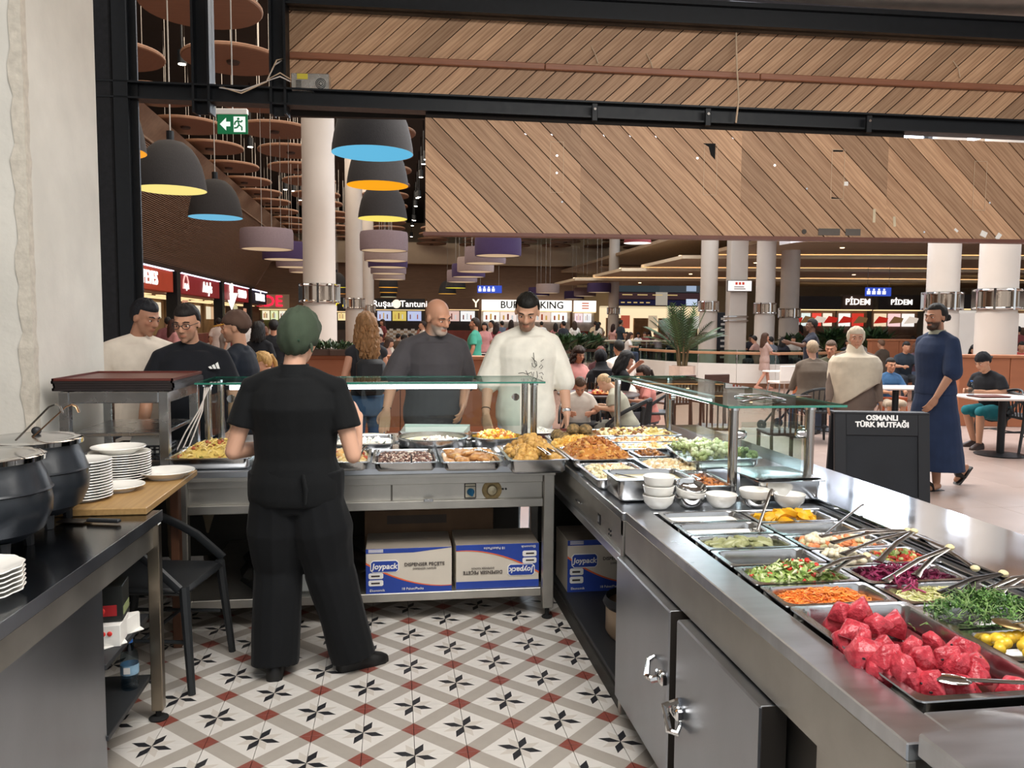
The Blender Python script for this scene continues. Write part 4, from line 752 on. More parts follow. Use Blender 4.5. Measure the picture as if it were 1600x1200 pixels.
def M_leaf(b,M,mi,s=.02):
    w_ = s*rnd.uniform(.3,.5); h_ = s*.25*rnd.uniform(-1,1)
    b.add([(-s,0,0),(-s*.2,-w_,h_),(s,0,.3*h_),(-s*.2,w_,h_),(0,0,h_*1.6+.002)],[(0,1,4),(1,2,4),(2,3,4),(3,0,4)],mi,M)
def M_curl(b,M,mi,s=.03):
    b.tube([(s*math.cos(t)*.6,s*math.sin(t)*.6,t*.003) for t in [k*.6 for k in range(5)]],[.0015,.004,.005,.004,.0015],5,mi,M=M)
def M_blob(b,M,mi,s=.016):
    k = rnd.uniform(0,9); b.ell((0,0,0),(s,s*rnd.uniform(.7,1),s*.75),8,6,mi,M,fn=lambda d: 1+.22*math.sin(d[0]*5+k)*math.cos(d[1]*6+d[2]*4))
def scatter(name,label,cat,x0,x1,y0,y1,z,n,make,mats,heap=.025,weights=None,base=0,jit=.006,flat=.0,**kw):
    b = MB(); cx,cy,hx,hy = (x0+x1)/2,(y0+y1)/2,(x1-x0)/2,(y1-y0)/2
    b.loft([rrect(hx*s,hy*s,.3*min(hx,hy)*s,h_,3) for s,h_ in ((1,-.012),(.97,0),(.8,heap*.4),(.5,heap*.75),(.15,heap*.9))],mi=base)
    for k in range(n):
        while 1:
            u,v = rnd.uniform(-1,1),rnd.uniform(-1,1)
            if u**4+v**4 < 1: break
        zz = heap*(1-max(abs(u),abs(v))**1.7)+rnd.uniform(-.3,1)*jit
        M = MX.Translation((u*hx*.95,v*hy*.95,zz)) @ (rot3() if not flat else MX.Rotation(rnd.uniform(0,6.3),4,'Z') @ MX.Rotation(rnd.uniform(-flat,flat),4,'X'))
        mi = rnd.choices(range(len(mats)),weights)[0] if weights else rnd.randrange(len(mats))
        (make[mi] if isinstance(make,(list,tuple)) else make)(b,M,mi,**kw)
    o = b.obj(name,mats,None,smooth=True,ang=50,loc=(cx,cy,z),fix=False); tag(o,label,cat,kind='stuff'); return o
def F(c,rough=.4,var=.15): return mat('food_'+c,c,rough,0,var,40,bump=.1,bscale=120,spec=.5)
def pool(name,label,m,x0,x1,y0,y1,z,wav=.0):
    hx,hy = (x1-x0)/2,(y1-y0)/2
    o = MB().loft([rrect(hx,hy,.02,-.02),rrect(hx,hy,.02,0),rrect(hx*.6,hy*.6,.02,.003)]).obj(name,m,None,smooth=True,loc=((x0+x1)/2,(y0+y1)/2,z)); tag(o,label,'food',kind='stuff'); return o
ZR = .872
YOG = mat('yoghurt','f0ebe0',.35,0,.03,20,bump=.05,bscale=15)
A0,A1,B0,B1 = 1.045,1.375,1.385,1.715
pan('salad bar pan of white yoghurt nearest the white bowls',A0,A1,2.925,3.1,ZR); pool('yoghurt_dip','white yoghurt in the pan beside the bowl row',YOG,A0+.025,A1-.025,2.95,3.078,ZR-.018)
pan('salad bar pan of white yoghurt with a ladle in it',A0,A1,2.74,2.915,ZR); pool('yoghurt_dip','white yoghurt around the ladle next to the pickles',YOG,A0+.025,A1-.025,2.765,2.89,ZR-.022)
pan('salad bar pan of green pickled gherkins',A0,A1,2.555,2.73,ZR); pan('empty salad bar pan between gherkins and chopped salad',A0,A1,2.37,2.545,ZR)
pan('salad bar pan of green salad with tomatoes',A0,A1,2.185,2.36,ZR); pan('salad bar pan of orange carrot shreds',A0,A1,2.0,2.175,ZR)
pan('large pan of red watermelon chunks',A0-.005,A1+.01,1.435,1.985,ZR+.006,.075,.018)
pan('salad bar pan of yellow lemon wedges',B0,B1,2.89,3.075,ZR); pan('empty salad bar pan beside the lemon wedges',B0,B1,2.705,2.88,ZR); pan('salad bar pan of mixed cauliflower and carrot pickles',B0,B1,2.52,2.695,ZR)
pan('small pan of white cauliflower florets',B0,B0+.165,2.335,2.51,ZR); pan('small pan of diced tomato and cucumber salad',B0+.17,B1+.04,2.335,2.51,ZR)
pan('salad bar pan of purple red cabbage',B0,B1,2.155,2.325,ZR); pan('salad bar pan of pale shredded slaw',B0,B1,1.98,2.145,ZR); pan('salad bar pan of green parsley',B0,B1,1.795,1.97,ZR); pan('salad bar pan of yellow pickled balls',B0,B1,1.6,1.785,ZR); pan('salad bar pan of mixed leaves at the right edge',B0,B1,1.4,1.59,ZR)
# countable pieces
def hullmesh(pts, name, mats, sub=0, nz=0):
    bm = bmesh.new()
    for p in pts: bm.verts.new(p)
    r = bmesh.ops.convex_hull(bm, input=bm.verts); bmesh.ops.delete(bm, geom=[v for v in bm.verts if not v.link_faces], context='VERTS')
    bmesh.ops.bevel(bm, geom=bm.edges[:], offset=.003, segments=1, affect='EDGES', clamp_overlap=True)
    me = bpy.data.meshes.new(name); bm.to_mesh(me); bm.free(); me.materials.append(mats)
    me.polygons.foreach_set('use_smooth',[True]*len(me.polygons)); me.set_sharp_from_angle(angle=R(50)); return me
WM = mat('watermelon_flesh','b42636',.22,0,.3,30,bump=.5,bscale=70,col2='d04a56'); SEED = mat('seed_black','1c1214',.4)
wmm = []
for k in range(7):
    a,b_,c = rnd.uniform(.032,.045),rnd.uniform(.026,.036),rnd.uniform(.026,.036)
    if k%2: pts = [(-a,-b_,-c),(a,-b_,-c),(-a,b_,-c),(a,b_,-c),(-a*.9,-b_*.1,c),(a*.7,b_*.1,c*.9),(a*.2,-b_*.9,.0),(0,b_,.1*c)]
    else: pts = [(-a*rnd.uniform(.6,1),-b_,-c),(a,-b_*rnd.uniform(.6,1),-c),(-a,b_,-c*.8),(a*.8,b_,-c),(-a*.7,-b_*.5,c),(a*.5,-b_*.8,c*.8),(a*.6,b_*.5,c*.6),(-a*.2,b_*.7,c)]
    wmm.append(hullmesh([(x+rnd.uniform(-.005,.005),y+rnd.uniform(-.005,.005),z) for x,y,z in pts],'watermelon_chunk',WM))
sdm = MB().ell((0,0,0),(.0045,.003,.002),6,4).mesh('seed',SEED,True)
wpos = [(1.11,1.854,0.91),(1.16,1.843,0.92),(1.115,1.871,0.87),(1.079,1.729,0.91),(1.168,1.785,0.9),(1.27,1.865,0.87),(1.059,1.748,0.88),(1.061,1.672,0.91),(1.112,1.672,0.9),(1.054,1.641,0.89),(1.075,1.591,0.91),(1.167,1.646,0.9),(1.138,1.572,0.91),(1.079,1.546,0.9),(1.281,1.725,0.87),(1.235,1.618,0.89),(1.306,1.659,0.88),(1.233,1.573,0.89),(1.278,1.58,0.88),(1.072,1.567,0.88),(1.094,1.538,0.88),(1.121,1.519,0.87),(1.163,1.524,0.86),(1.198,1.516,0.86),(1.273,1.564,0.87),(1.308,1.493,0.86),(1.052,1.596,0.88)]
for i,(x,y,z) in enumerate(wpos):
    o = bpy.data.objects.new('watermelon_chunk',wmm[i%7]); COL.objects.link(o); o.location = (x,y,z); o.rotation_euler = (rnd.uniform(-.4,.4),rnd.uniform(-.4,.4),rnd.uniform(0,6.3)); o.scale = (rnd.uniform(.72,1.0),)*3
    tag(o,'red watermelon chunk in the large pan','fruit','watermelon chunks')
    for q in range(rnd.randrange(0,4)):
        pg = rnd.choice([p for p in wmm[i%7].polygons if p.area > .0003]); s_ = bpy.data.objects.new('seed',sdm); COL.objects.link(s_); s_.parent = o; s_.location = pg.center; s_.rotation_euler = pg.normal.to_track_quat('Z','Y').to_euler()
pool('melon_juice','dark red juice under the watermelon chunks',mat('juice','6e1f26',.08,0,.2,9),A0+.035,A1-.025,1.48,1.955,.826)
def bits(name,label,cat,group,meshes,n,x0,x1,y0,y1,z,heap,s=1,tilt=.6):
    for k in range(n):
        u,v = rnd.uniform(-1,1),rnd.uniform(-1,1)
        o = bpy.data.objects.new(name,meshes[k%len(meshes)]); COL.objects.link(o)
        o.location = ((x0+x1)/2+u*(x1-x0)/2,(y0+y1)/2+v*(y1-y0)/2,z+heap*(1-max(abs(u),abs(v))**1.5)+rnd.uniform(0,.004))
        o.rotation_euler = (rnd.uniform(-tilt,tilt),rnd.uniform(-tilt,tilt),rnd.uniform(0,6.3)); o.scale = (s*rnd.uniform(.85,1.15),)*3; tag(o,label,cat,group)
LEM = mat('lemon_rind','e3a81e',.4,0,.1,30,bump=.1,bscale=150); lmm = []
for k in range(3):
    b = MB(); n = 9; pr = [(-.034+.0085*i) for i in range(n)]
    b.loft([[(x,.0,0),(x,.02*math.sqrt(max(.02,1-(x/.036)**2)),.003),(x,.026*math.sqrt(max(.02,1-(x/.036)**2)),.02),(x,.012*math.sqrt(max(.02,1-(x/.036)**2)),.03*math.sqrt(max(.02,1-(x/.036)**2))),(x,-.004,.02*math.sqrt(max(.02,1-(x/.036)**2)))] for x in pr]); lmm.append(b.mesh('lemon_wedge',LEM,True,60))
bits('lemon_wedge','yellow lemon wedge in the pan beside the white bowls','fruit','lemon wedges',lmm,17,B0+.04,B1-.05,2.93,3.04,ZR-.03,.03,1.1,.5)
GHK = mat('gherkin','8d9160',.35,0,.25,20,col2='aaad82'); gm = []
for k in range(3):
    b = MB(); n = 7; b.loft([[(x,r_*math.cos(a),max(-.004,r_*math.sin(a)*.9)) for a in [2*PI*j/9 for j in range(9)]] for x,r_ in [(-.032+.064*i/6,.003+.013*math.sin(PI*(i+.5)/7)) for i in range(n)]]); gm.append(b.mesh('gherkin_piece',GHK,True,60))
bits('gherkin_piece','olive green gherkin piece in the pickle pan','vegetable','gherkin pieces',gm,36,A0+.05,A1-.05,2.59,2.695,ZR-.024,.026,1.0,.5)
YB = mat('yellow_ball','e5bf3c',.25,0,.1,20); ybm = [MB().ell((0,0,0),(.0165,.0135,.0135),12,8).mesh('pickled_ball',YB,True)]
bits('pickled_ball','small glossy yellow pickled ball','vegetable','yellow pickled balls',ybm,78,B0+.03,B1-.03,1.63,1.76,ZR-.02,.03,1.0,.6)
CFL = mat('cauliflower_white','e6dcc0',.5,0,.1,30,bump=.3,bscale=120); cfm = []
for k in range(3):
    b = MB(); b.tube([(0,0,-.02),(0,0,0)],[.006,.01],6)
    for q in range(9): b.ell((rnd.uniform(-.015,.015),rnd.uniform(-.015,.015),.006+rnd.uniform(0,.01)),.011,7,5)
    cfm.append(b.mesh('cauliflower_floret',CFL,True,60))
bits('cauliflower_floret','white cauliflower floret in the small pan','vegetable','white cauliflower florets',cfm,9,B0+.04,B0+.125,2.37,2.475,ZR-.02,.02,1.1)
bits('cauliflower_floret','white cauliflower floret among carrot pickles','vegetable','cauliflower among the carrot pickles',cfm,11,B0+.04,B1-.06,2.56,2.66,ZR-.02,.025,1.0)
scatter('pickled_vegetables','mixed cauliflower, carrot and pepper pickles','food',B0+.03,B1-.04,2.55,2.67,ZR-.02,110,[M_chunk,M_leaf,M_chunk],[F('e08a5a'),F('ddd2a8'),F('b9b58a')],.028,s=.013)
scatter('green_salad','chopped green salad with tomato pieces','food',A0+.03,A1-.03,2.2,2.345,ZR-.02,520,[M_leaf,M_leaf,M_curl,M_t9,M_leaf],[F('8ea657'),F('b4c283'),F('d6dcae'),F('cc3a2c'),F('5d7a35')],.05,[6,6,4,1.2,3],s=.02)
tm_ = [hullmesh([(rnd.gauss(0,1),rnd.gauss(0,1),rnd.gauss(0,.7)) for _ in range(1)] and [(.018*math.cos(a)*(1 if k else .8),.016*math.sin(a),z) for a in [i*PI/4 for i in range(8)] for z in (-.006,.01*(1+.3*math.cos(a)))],'tomato_piece',mat('tomato_red','c8372a',.2,0,.15,30)) for k in range(2)]
bits('tomato_piece','red tomato piece on the green salad','vegetable','tomato pieces on the salad',tm_,8,A0+.13,A1-.09,2.245,2.3,ZR+.016,.026,.55,.7)
scatter('carrot_shreds','bright orange shredded carrot heap','food',A0+.04,A1-.04,2.03,2.15,ZR-.028,420,M_strip,[F('e8883a'),F('f09c48'),F('d9742c')],.032,L=.05,r=.0018,flat=.5)
scatter('red_cabbage','purple shredded red cabbage heap','food',B0+.03,B1-.03,2.185,2.3,ZR-.024,300,[M_curl,M_leaf,M_strip],[F('7a1f45'),F('94305a'),F('5c1836')],.035)
cbs = MB()
for k in range(26): M_strip(cbs,MX.Translation((rnd.gauss(0,.012),rnd.gauss(0,.03),rnd.uniform(0,.012))) @ rot3(),0,.05,.003)
tag(cbs.obj('spilt_cabbage',F('94305a'),smooth=True,loc=(1.47,2.14,ZR+.004)),'purple cabbage strands spilling over the pan edge','food',kind='stuff')
scatter('shredded_slaw','pale yellow green shredded slaw','food',B0+.03,B1-.03,2.0,2.125,ZR-.028,330,M_strip,[F('dcd6a2'),F('c2c486'),F('ece6c4'),F('a8ab5e')],.03,L=.04,r=.0018,flat=.6)
pb = MB(); PG = [F('4f7a3a'),F('6a9448'),F('385c2a'),F('8aa868')]
for k in range(420):
    u,v = rnd.gauss(0,.42),rnd.gauss(0,.42); x,y = 1.54+u*.16,1.885+v*.1; z = ZR-.01+.07*max(0,1-(u*u+v*v)*.8)*rnd.uniform(.5,1); M = MX.Translation((x,y,z)) @ rot3(); mi = rnd.choices(range(4),[5,4,4,1])[0]
    for q in range(3): M_leaf(pb,M @ MX.Rotation(q*2.1,4,'Z') @ MX.Translation((.008,0,0)),mi,.0085)
    if k%3 == 0: M_strip(pb,M,3,.06,.0009)
tag(pb.obj('parsley_heap',PG,fix=False),'heap of green parsley sprigs','food',kind='stuff')
scatter('diced_salad','diced tomato, cucumber and pepper salad','food',B0+.195,B1+.02,2.36,2.49,ZR-.02,200,M_chunk,[F('b83a2c'),F('c8cf8a'),F('86a050'),F('d87a4a')],.03,s=.008)
scatter('mixed_leaves','mixed green leaves and tomato at the right edge','food',B0+.03,B1-.03,1.43,1.57,ZR-.02,200,[M_leaf,M_leaf,M_chunk],[F('5d7a35'),F('8ea657'),F('cc5a3c')],.03,s=.016)
# hot food, right counter
PW = .925
pan('hot pan of pale chopped salad at the counter edge',.915,1.215,3.575,4.02,PW-.01,.055); scatter('chopped_potato_salad','pale chopped potato and herb salad','food',.94,1.19,3.6,4.0,PW-.03,320,[M_chunk,M_leaf,M_chunk,M_chunk],[F('e0d4ac'),F('8d9a4f'),F('c87a4a'),F('f0e8d0')],.035,[5,2,1,4],s=.011)
pan('deep pan of cream soup behind the stack of white bowls',.935,1.285,3.3,3.565,.965,.1); pool('cream_soup','cream coloured soup in the deep pan',mat('soup','cbbf95',.25,0,.08,12),.96,1.26,3.325,3.54,.945)
pan('pan of chickpea and aubergine stew behind the metal bowls',1.295,1.475,3.3,3.66,.93,.06); scatter('chickpea_stew','orange brown chickpea stew','food',1.315,1.455,3.33,3.64,.905,170,[M_bean,M_chunk],[F('b4703a'),F('6a3a20'),],.025,s=.01)
pan('steel pan with lid half across its top at the canopy end',1.53,1.835,3.2,3.47,.965,.09); ld = MB(); ld.loft([rrect(.16,.14,.02,0),rrect(.165,.145,.02,.006),rrect(.12,.1,.02,.014)]); tag(ld.obj('pan_lid',PAN,smooth=True,loc=(1.665,3.37,.968),rot=(0,.03,.12)),'polished steel lid lying on the pan at the canopy end','lid')
pan('pan of white creamy pasta under the right canopy',1.235,1.5,3.7,4.08,PW,.05); scatter('creamy_pasta','white creamy pasta in sauce','food',1.26,1.475,3.72,4.06,PW-.015,120,M_blob,[F('f2ead8'),F('e6d6b0'),F('d9b98a')],.02,s=.015)
pan('pan of pale gratin under the right canopy',1.27,1.77,4.38,4.62,PW,.05); scatter('gratin','golden pale gratin','food',1.29,1.75,4.4,4.6,PW-.015,140,M_blob,[F('f0dca8'),F('e3b878'),F('f6ecd8')],.018,s=.014)
pan('pan of minced stew under the right canopy',1.28,1.78,4.65,4.88,PW,.05); scatter('minced_stew','pale orange minced stew','food',1.3,1.76,4.67,4.86,PW-.015,140,M_chunk,[F('dfae70'),F('c88a50'),F('f0dcb4')],.018,s=.012)
pan('farthest pan of stuffed mushrooms under the right canopy',1.25,1.82,4.92,5.26,PW,.05); scatter('stuffed_mushrooms','brown stuffed mushrooms on rice','food',1.27,1.8,4.95,5.23,PW-.015,130,M_blob,[F('d9b86a'),F('8a5a34'),F('efe0b0')],.028,s=.02)
pan('tilted tray of pale green broccoli under the right canopy',1.45,1.83,3.74,4.3,.968,.05,tilt=(.0,-.05,-.12)); 
BRC = F('c6cc96'); bcm = []
for k in range(3):
    b = MB(); b.tube([(0,0,-.025),(0,0,0)],[.007,.012],6)
    for q in range(11): b.ell((rnd.uniform(-.02,.02),rnd.uniform(-.02,.02),.008+rnd.uniform(0,.012)),.011,7,5)
    bcm.append(b.mesh('broccoli_floret',(BRC,F('dcdcb4'),F('a5ae74'))[k],True,60))
bits('broccoli_floret','pale green broccoli floret on the tilted tray','vegetable','broccoli florets on the tray',bcm,44,1.5,1.78,3.8,4.25,.965,.025,1.1)
pan('pan of brown aubergine stew half under the broccoli tray',1.29,1.46,4.12,4.35,PW,.05); scatter('aubergine_stew','dark brown aubergine stew','food',1.31,1.445,4.14,4.33,PW-.012,90,M_chunk,[F('7a4a22'),F('5a3014'),F('a8703a')],.02,s=.012)
pan('pan heaped with orange fried rice and tongs at the counter corner',.91,1.265,4.06,4.52,PW,.05)
def M_c12(b,M,mi,**k): M_chunk(b,M,mi,.012)
def M_s5(b,M,mi,**k): M_strip(b,M,mi,.045,.003)
def M_b12(b,M,mi,**k): M_blob(b,M,mi,.013)
scatter('orange_rice','orange fried vegetable heap at the counter corner','food',.93,1.245,4.08,4.5,PW-.01,460,[M_c12,M_s5,M_c12,M_b12],[F('b87c3c'),F('9c5526'),F('d4a45c'),F('ac682e')],.085)
pan('pan of dark herb coated balls at the counter corner',.93,1.24,4.55,4.98,PW,.05)
HB = mat('herb_ball','5f5535',.7,0,.5,60,bump=.5,bscale=100,col2='a08050'); hbm = [MB().ell((0,0,0),.036,14,10,fn=lambda d: 1+.06*math.sin(d[0]*9)*math.sin(d[1]*8+d[2]*7)).mesh('herb_ball',HB,True)]
for x,y,z in ((.99,4.66,.94),(1.06,4.64,.945),(1.14,4.66,.94),(1.02,4.73,.945),(1.1,4.73,.945),(1.17,4.74,.94),(.99,4.81,.94),(1.07,4.82,.945),(1.15,4.83,.94),(1.06,4.72,.995),(1.13,4.7,.995),(1.0,4.9,.94),(1.1,4.91,.94)):
    o = bpy.data.objects.new('herb_ball',hbm[0]); COL.objects.link(o); o.location = (x,y,z); o.scale = (1.15,1.15,1); o.rotation_euler.z = x*9; tag(o,'dark herb coated ball in the corner pan','food','herb coated balls')
scatter('yellow_rice','yellow fried rice in front of the herb balls','food',.9,1.2,4.52,4.66,PW,160,[M_c12,M_b12],[F('d9a545'),F('e8c06a')],.045)
# hot food, back counter
pan('deep pan heaped with yellow pasta left of the worker',-1.17,-.74,4.3,4.74,.925,.064); scatter('yellow_pasta','heap of yellow pasta with herbs and sausage','food',-1.14,-.77,4.33,4.71,.905,420,[M_curl,M_curl,M_c12,M_leaf,M_strip],[F('dcc06a'),F('ecd48c'),F('a8583a'),F('7d8a3c'),F('e3cd84')],.075,[5,5,1.2,1,3])
pan('pan of white sauce and dark leaves behind the worker arm',-.37,.0,4.68,5.1,.93,.06); scatter('white_sauce_greens','white sauce with dark leaves','food',-.35,-.02,4.7,5.08,.91,60,[M_b12,M_leaf,M_leaf],[F('efeae0'),F('3d4a3a'),F('b8b8a4')],.012,[5,1,1])
pan('pan of potatoes and meat beside the worker elbow',-.45,-.13,4.17,4.62,.915,.05); scatter('potato_meat','pale potatoes with meat and peppers','food',-.43,-.15,4.2,4.6,.9,130,[M_blob]*4,[F('e8d39a'),F('d9b070'),F('b3543a'),F('efe4cc')],.035,[4,3,1.4,3],s=.018)
pan('pan of small brown beans on the back counter',-.12,.225,4.16,4.61,.91,.05); scatter('brown_beans','small brown beans with onion','food',-.095,.2,4.19,4.585,.893,900,M_bean,[F('6a463c'),F('96705f'),F('d8c8b8'),F('4a322c')],.018,s=.0065)
pan('pan of roast chicken pieces with a spoon on the back counter',.235,.56,4.14,4.62,.91,.05); RC_ = mat('roast_chicken','b9733c',.35,0,.3,25,bump=.3,bscale=60,col2='e0b478'); rcm = []
for k in range(4):
    q = rnd.uniform(0,9); rcm.append(MB().ell((0,0,0),(.045,.026,.016),12,8,fn=lambda d: 1+.2*math.sin(d[0]*4+q)+.08*math.sin(d[1]*9+q)).mesh('chicken_piece',RC_,True))
bits('chicken_piece','roast chicken piece in the pan with the spoon','food','roast chicken pieces',rcm,34,.275,.52,4.19,4.57,.89,.025,1.0,.3)
pool('chicken_gravy','pale gravy under the roast chicken',F('d9b58a',.2),.26,.535,4.165,4.595,.887)
pan('deep pan heaped with golden fried cauliflower',.575,.895,4.05,4.56,.93,.075); FC = mat('fried_cauliflower','c48f42',.55,0,.3,25,bump=.5,bscale=70,col2='e2b768'); fcm = []
for k in range(5):
    b = MB(); q = rnd.uniform(0,9)
    for j in range(6): b.ell((rnd.uniform(-.018,.018),rnd.uniform(-.018,.018),rnd.uniform(-.01,.014)),.02,9,6,fn=lambda d: 1+.16*math.sin(d[0]*7+q+j)*math.cos(d[1]*8+d[2]*6))
    fcm.append(b.mesh('fried_floret',FC,True,60))
bits('fried_floret','golden fried cauliflower floret in the heaped pan','food','fried cauliflower florets',fcm,75,.62,.85,4.1,4.52,.90,.095,1.05,1)
def roundpan(label,c,r,z,h=.09,m=PAN):
    t = thing('round_pan',label,'pan',(c[0],c[1],z-h)); MB().lathe([(.001,0),(r-.012,0),(r,.02),(r,h-.004),(r+.012,h),(r-.004,h+.002),(r-.008,.02),(.001,.008)],40).obj('pan_body',m,t,smooth=True)
    for s in (-1,1): MB().tube([(s*r,-.04,h*.6),(s*(r+.03),-.02,h*.65),(s*(r+.03),.02,h*.65),(s*r,.04,h*.6)],.006,6).obj('handle',CHROME,t,smooth=True)
    return t
roundpan('wide round steel pan of white cream dish on the back counter',(.225,4.84),.205,.95); MB_ = MB().lathe([(.19,0),(.1,.003),(.001,.004)],32).obj('cream_sauce',mat('cream_sauce','d8cda8',.3,0,.06,14),smooth=True,loc=(.225,4.84,.925)); tag(MB_,'cream sauce in the wide round pan','food',kind='stuff')
scatter('fish_in_cream','white fish and dark skin in cream','food',.15,.36,4.74,4.88,.925,60,[M_b12,M_leaf],[F('f0e8e0'),F('5a4038')],.02,[4,1])
roundpan('round pan of fried courgette behind the cauliflower heap',(.61,4.86),.16,.945,.08); scatter('fried_courgette','orange and yellow fried courgette','food',.5,.73,4.76,4.98,.935,120,[M_blob]*3,[F('e0b030'),F('c87a2c'),F('ecd070')],.035,s=.017)
# trays, plates and papers on the customer side
def tray(label,x0,x1,y0,y1,z,rz=0):
    t = MB(); hx,hy = (x1-x0)/2,(y1-y0)/2; t.loft([rrect(hx-.012,hy-.012,.03,0),rrect(hx,hy,.03,.018),rrect(hx-.004,hy-.004,.03,.018),rrect(hx-.018,hy-.018,.03,.004)]); o = t.obj('serving_tray',TR,smooth=True,loc=((x0+x1)/2,(y0+y1)/2,z),rot=(0,0,rz)); tag(o,label,'tray'); return o
tray('reddish tray with paper before the bald man',.02,.52,5.27,5.62,.862); tray('reddish tray with a rice plate before the white shirt man',.9,1.3,5.3,5.64,.862,.05)
pp = MB(); pp.loft([[(-.2,-.13,.0),(.2,-.13,.0),(.2,.13,.0),(-.2,.13,.0)],[(-.24,-.17,.05),(.22,-.15,.035),(.25,.17,.05),(-.2,.16,.06)]],cap=False); tag(pp.obj('tray_paper',PAPER,loc=(.27,5.45,.87)),'crumpled white paper sheet on the reddish tray','paper')
def plate(label,x,y,z,r,m=WHITEC,h=.022,group=None,scal=0,name='plate'):
    prof = [(.001,.003),(r*.55,.003),(r*.6,.0),(r*.62,.004),(r*.78,h*.55),(r,h),(r*.985,h+.003),(r*.75,h*.62+.003),(r*.55,.009),(.001,.009)]
    b = MB().lathe(prof,36 if not scal else 48)
    if scal: b.v = [(vx*(1+.025*math.cos(12*math.atan2(vy,vx))*(math.hypot(vx,vy)/r)**4),vy*(1+.025*math.cos(12*math.atan2(vy,vx))*(math.hypot(vx,vy)/r)**4),vz) for vx,vy,vz in b.v]
    o = b.obj(name,m,smooth=True,ang=60,loc=(x,y,z)); tag(o,label,'plate',group); return o
plate('white plate with chopped meat behind the round pan',.46,5.13,.885,.13); scatter('chopped_meat','dark chopped meat on the white plate','food',.42,.53,5.08,5.18,.897,70,[M_c12,M_leaf],[F('6a4a34'),F('7d8050')],.022)
plate('white plate of rice on the tray before the white shirt man',.98,5.44,.87,.13); scatter('white_rice','white rice mound on the plate','food',.91,1.05,5.38,5.5,.88,60,M_b12,[F('f6f4ee'),F('eeeadf')],.03)
plate('white plate on the tray left of the wide round pan',-.16,5.36,.862,.12); plate('white plate between the pasta pan and the worker',-.68,4.62,.905,.13)
for k in range(11): plate('white plate, %s from the bottom of the stack near the column'%ORD[k],-1.27,3.95,.889+.0115*k,.135,group='plates stacked near the column',h=.016)
plate('white bowl plate lying tilted on top of the column stack',-1.275,3.95,.889+.0115*11,.12,h=.03)
for k in range(14): plate('white plate, %s from the bottom of the tall kettle stack'%ORD[k],-1.285,3.53,.889+.0115*k,.115,group='plates stacked beside the kettle',h=.016)
plate('white soup plate alone near the board right edge',-1.075,3.98,.889,.13,h=.035); plate('white plate half hidden behind the tall stack',-1.2,3.7,.889,.11,h=.025)
for k in range(6): plate('white scalloped plate, %s from bottom on the worktable'%ORD[k],-1.16,2.37,.861+.013*k,.13,group='scalloped plates in the near stack',scal=1)
# bowls by the salad bar
def bowl(label,x,y,z,r=.066,h=.055,m=WHITEC,rot=(0,0,0),group=None):
    o = MB().lathe([(.001,.002),(r*.55,0),(r*.6,.004),(r*.9,h*.45),(r,h),(r*.96,h+.001),(r*.86,h*.5),(r*.55,.008),(.001,.007)],32).obj('bowl',m,smooth=True,ang=60,loc=(x,y,z),rot=rot); tag(o,label,'bowl',group); return o
for k,l in enumerate(('white bowl at the bottom of the three bowl stack','white bowl in the middle of the three bowl stack','white bowl on top of the three bowl stack')): bowl(l,1.085,3.2,.867+.04*k)
bowl('shiny metal bowl under the tilted white bowl',1.222,3.21,.867,.064,.045,CHROME); bowl('white bowl tilted between two metal bowls',1.222,3.212,.893,.065,.05,rot=(.12,.12,0)); bowl('shiny metal bowl tilted on top of the white bowl',1.224,3.212,.92,.066,.042,CHROME,(.2,.1,0))
bowl('single white bowl second from the canopy post',1.355,3.19,.867); bowl('shiny metal bowl under a white bowl beside the ladle',1.5,3.18,.867,.064,.04,CHROME); bowl('white bowl sitting in a metal bowl beside the ladle',1.5,3.18,.885); bowl('single white bowl at the right end of the bowl row',1.645,3.16,.867)
# utensils
TG = mat('tong_steel','a9a7a3',.22,1,.1,20); TGD = mat('tong_dark','3a3634',.35,.8,.1,20); CRM = mat('tong_end','d8cca0',.5)
def tongs(label,p,a,b_,m=TG,cap=True):
    p,a,b_ = V(p),V(a),V(b_); t = thing('tongs',label,'tongs',p)
    for q in (a,b_):
        d = q-p; mid = d*.5+V((0,0,.012)); e = d.normalized()
        MB().tube([(0,0,0),mid,d*.85+V((0,0,.004)),d],[(.009,.004),(.011,.004),(.009,.004),(.017,.004)],8,up=(0,0,1)).obj('arm',m,t,smooth=True)
    if cap: MB().ell((0,0,0),(.014,.014,.01),10,6).obj('pivot_cap',CRM,t,smooth=True)
    return t
def ladle(label,a,b_,m=TG,r=.006,bowl_r=.03,hook=True,bowl_m=None,flat=False):
    a,b_ = V(a),V(b_); t = thing('ladle',label,'ladle',a); d = b_-a; e = d.normalized(); s = V((e.x,e.y,0)); s = s.normalized() if s.length > .01 else V((1,0,0))
    pts = [V((0,0,0)),d*.5,d]+([d+e*.015+s*.012,d+s*.03,d-e*.02+s*.036] if hook else [])
    MB().tube(pts,[(r,r*.5)]*len(pts),8).obj('handle',m,t,smooth=True)
    if bowl_r:
        q = MB(); q.lathe([(.001,-bowl_r*.7),(bowl_r*.6,-bowl_r*.55),(bowl_r,0),(bowl_r*.94,0),(bowl_r*.55,-bowl_r*.48),(.001,-bowl_r*.6)],18) if not flat else q.ell((0,0,0),(bowl_r*1.4,bowl_r,.006),14,8)
        q.obj('bowl',bowl_m or m,t,smooth=True,rot=(0,0,math.atan2(d.y,d.x)) if flat else None)
    return t
ladle('steel ladle standing in the yoghurt pan by the bowls',(1.335,2.80,.868),(1.429,2.9,0.985)); ladle('steel ladle with hooked handle beside the empty pan',(1.533,2.678,0.875),(1.84,2.95,0.913))
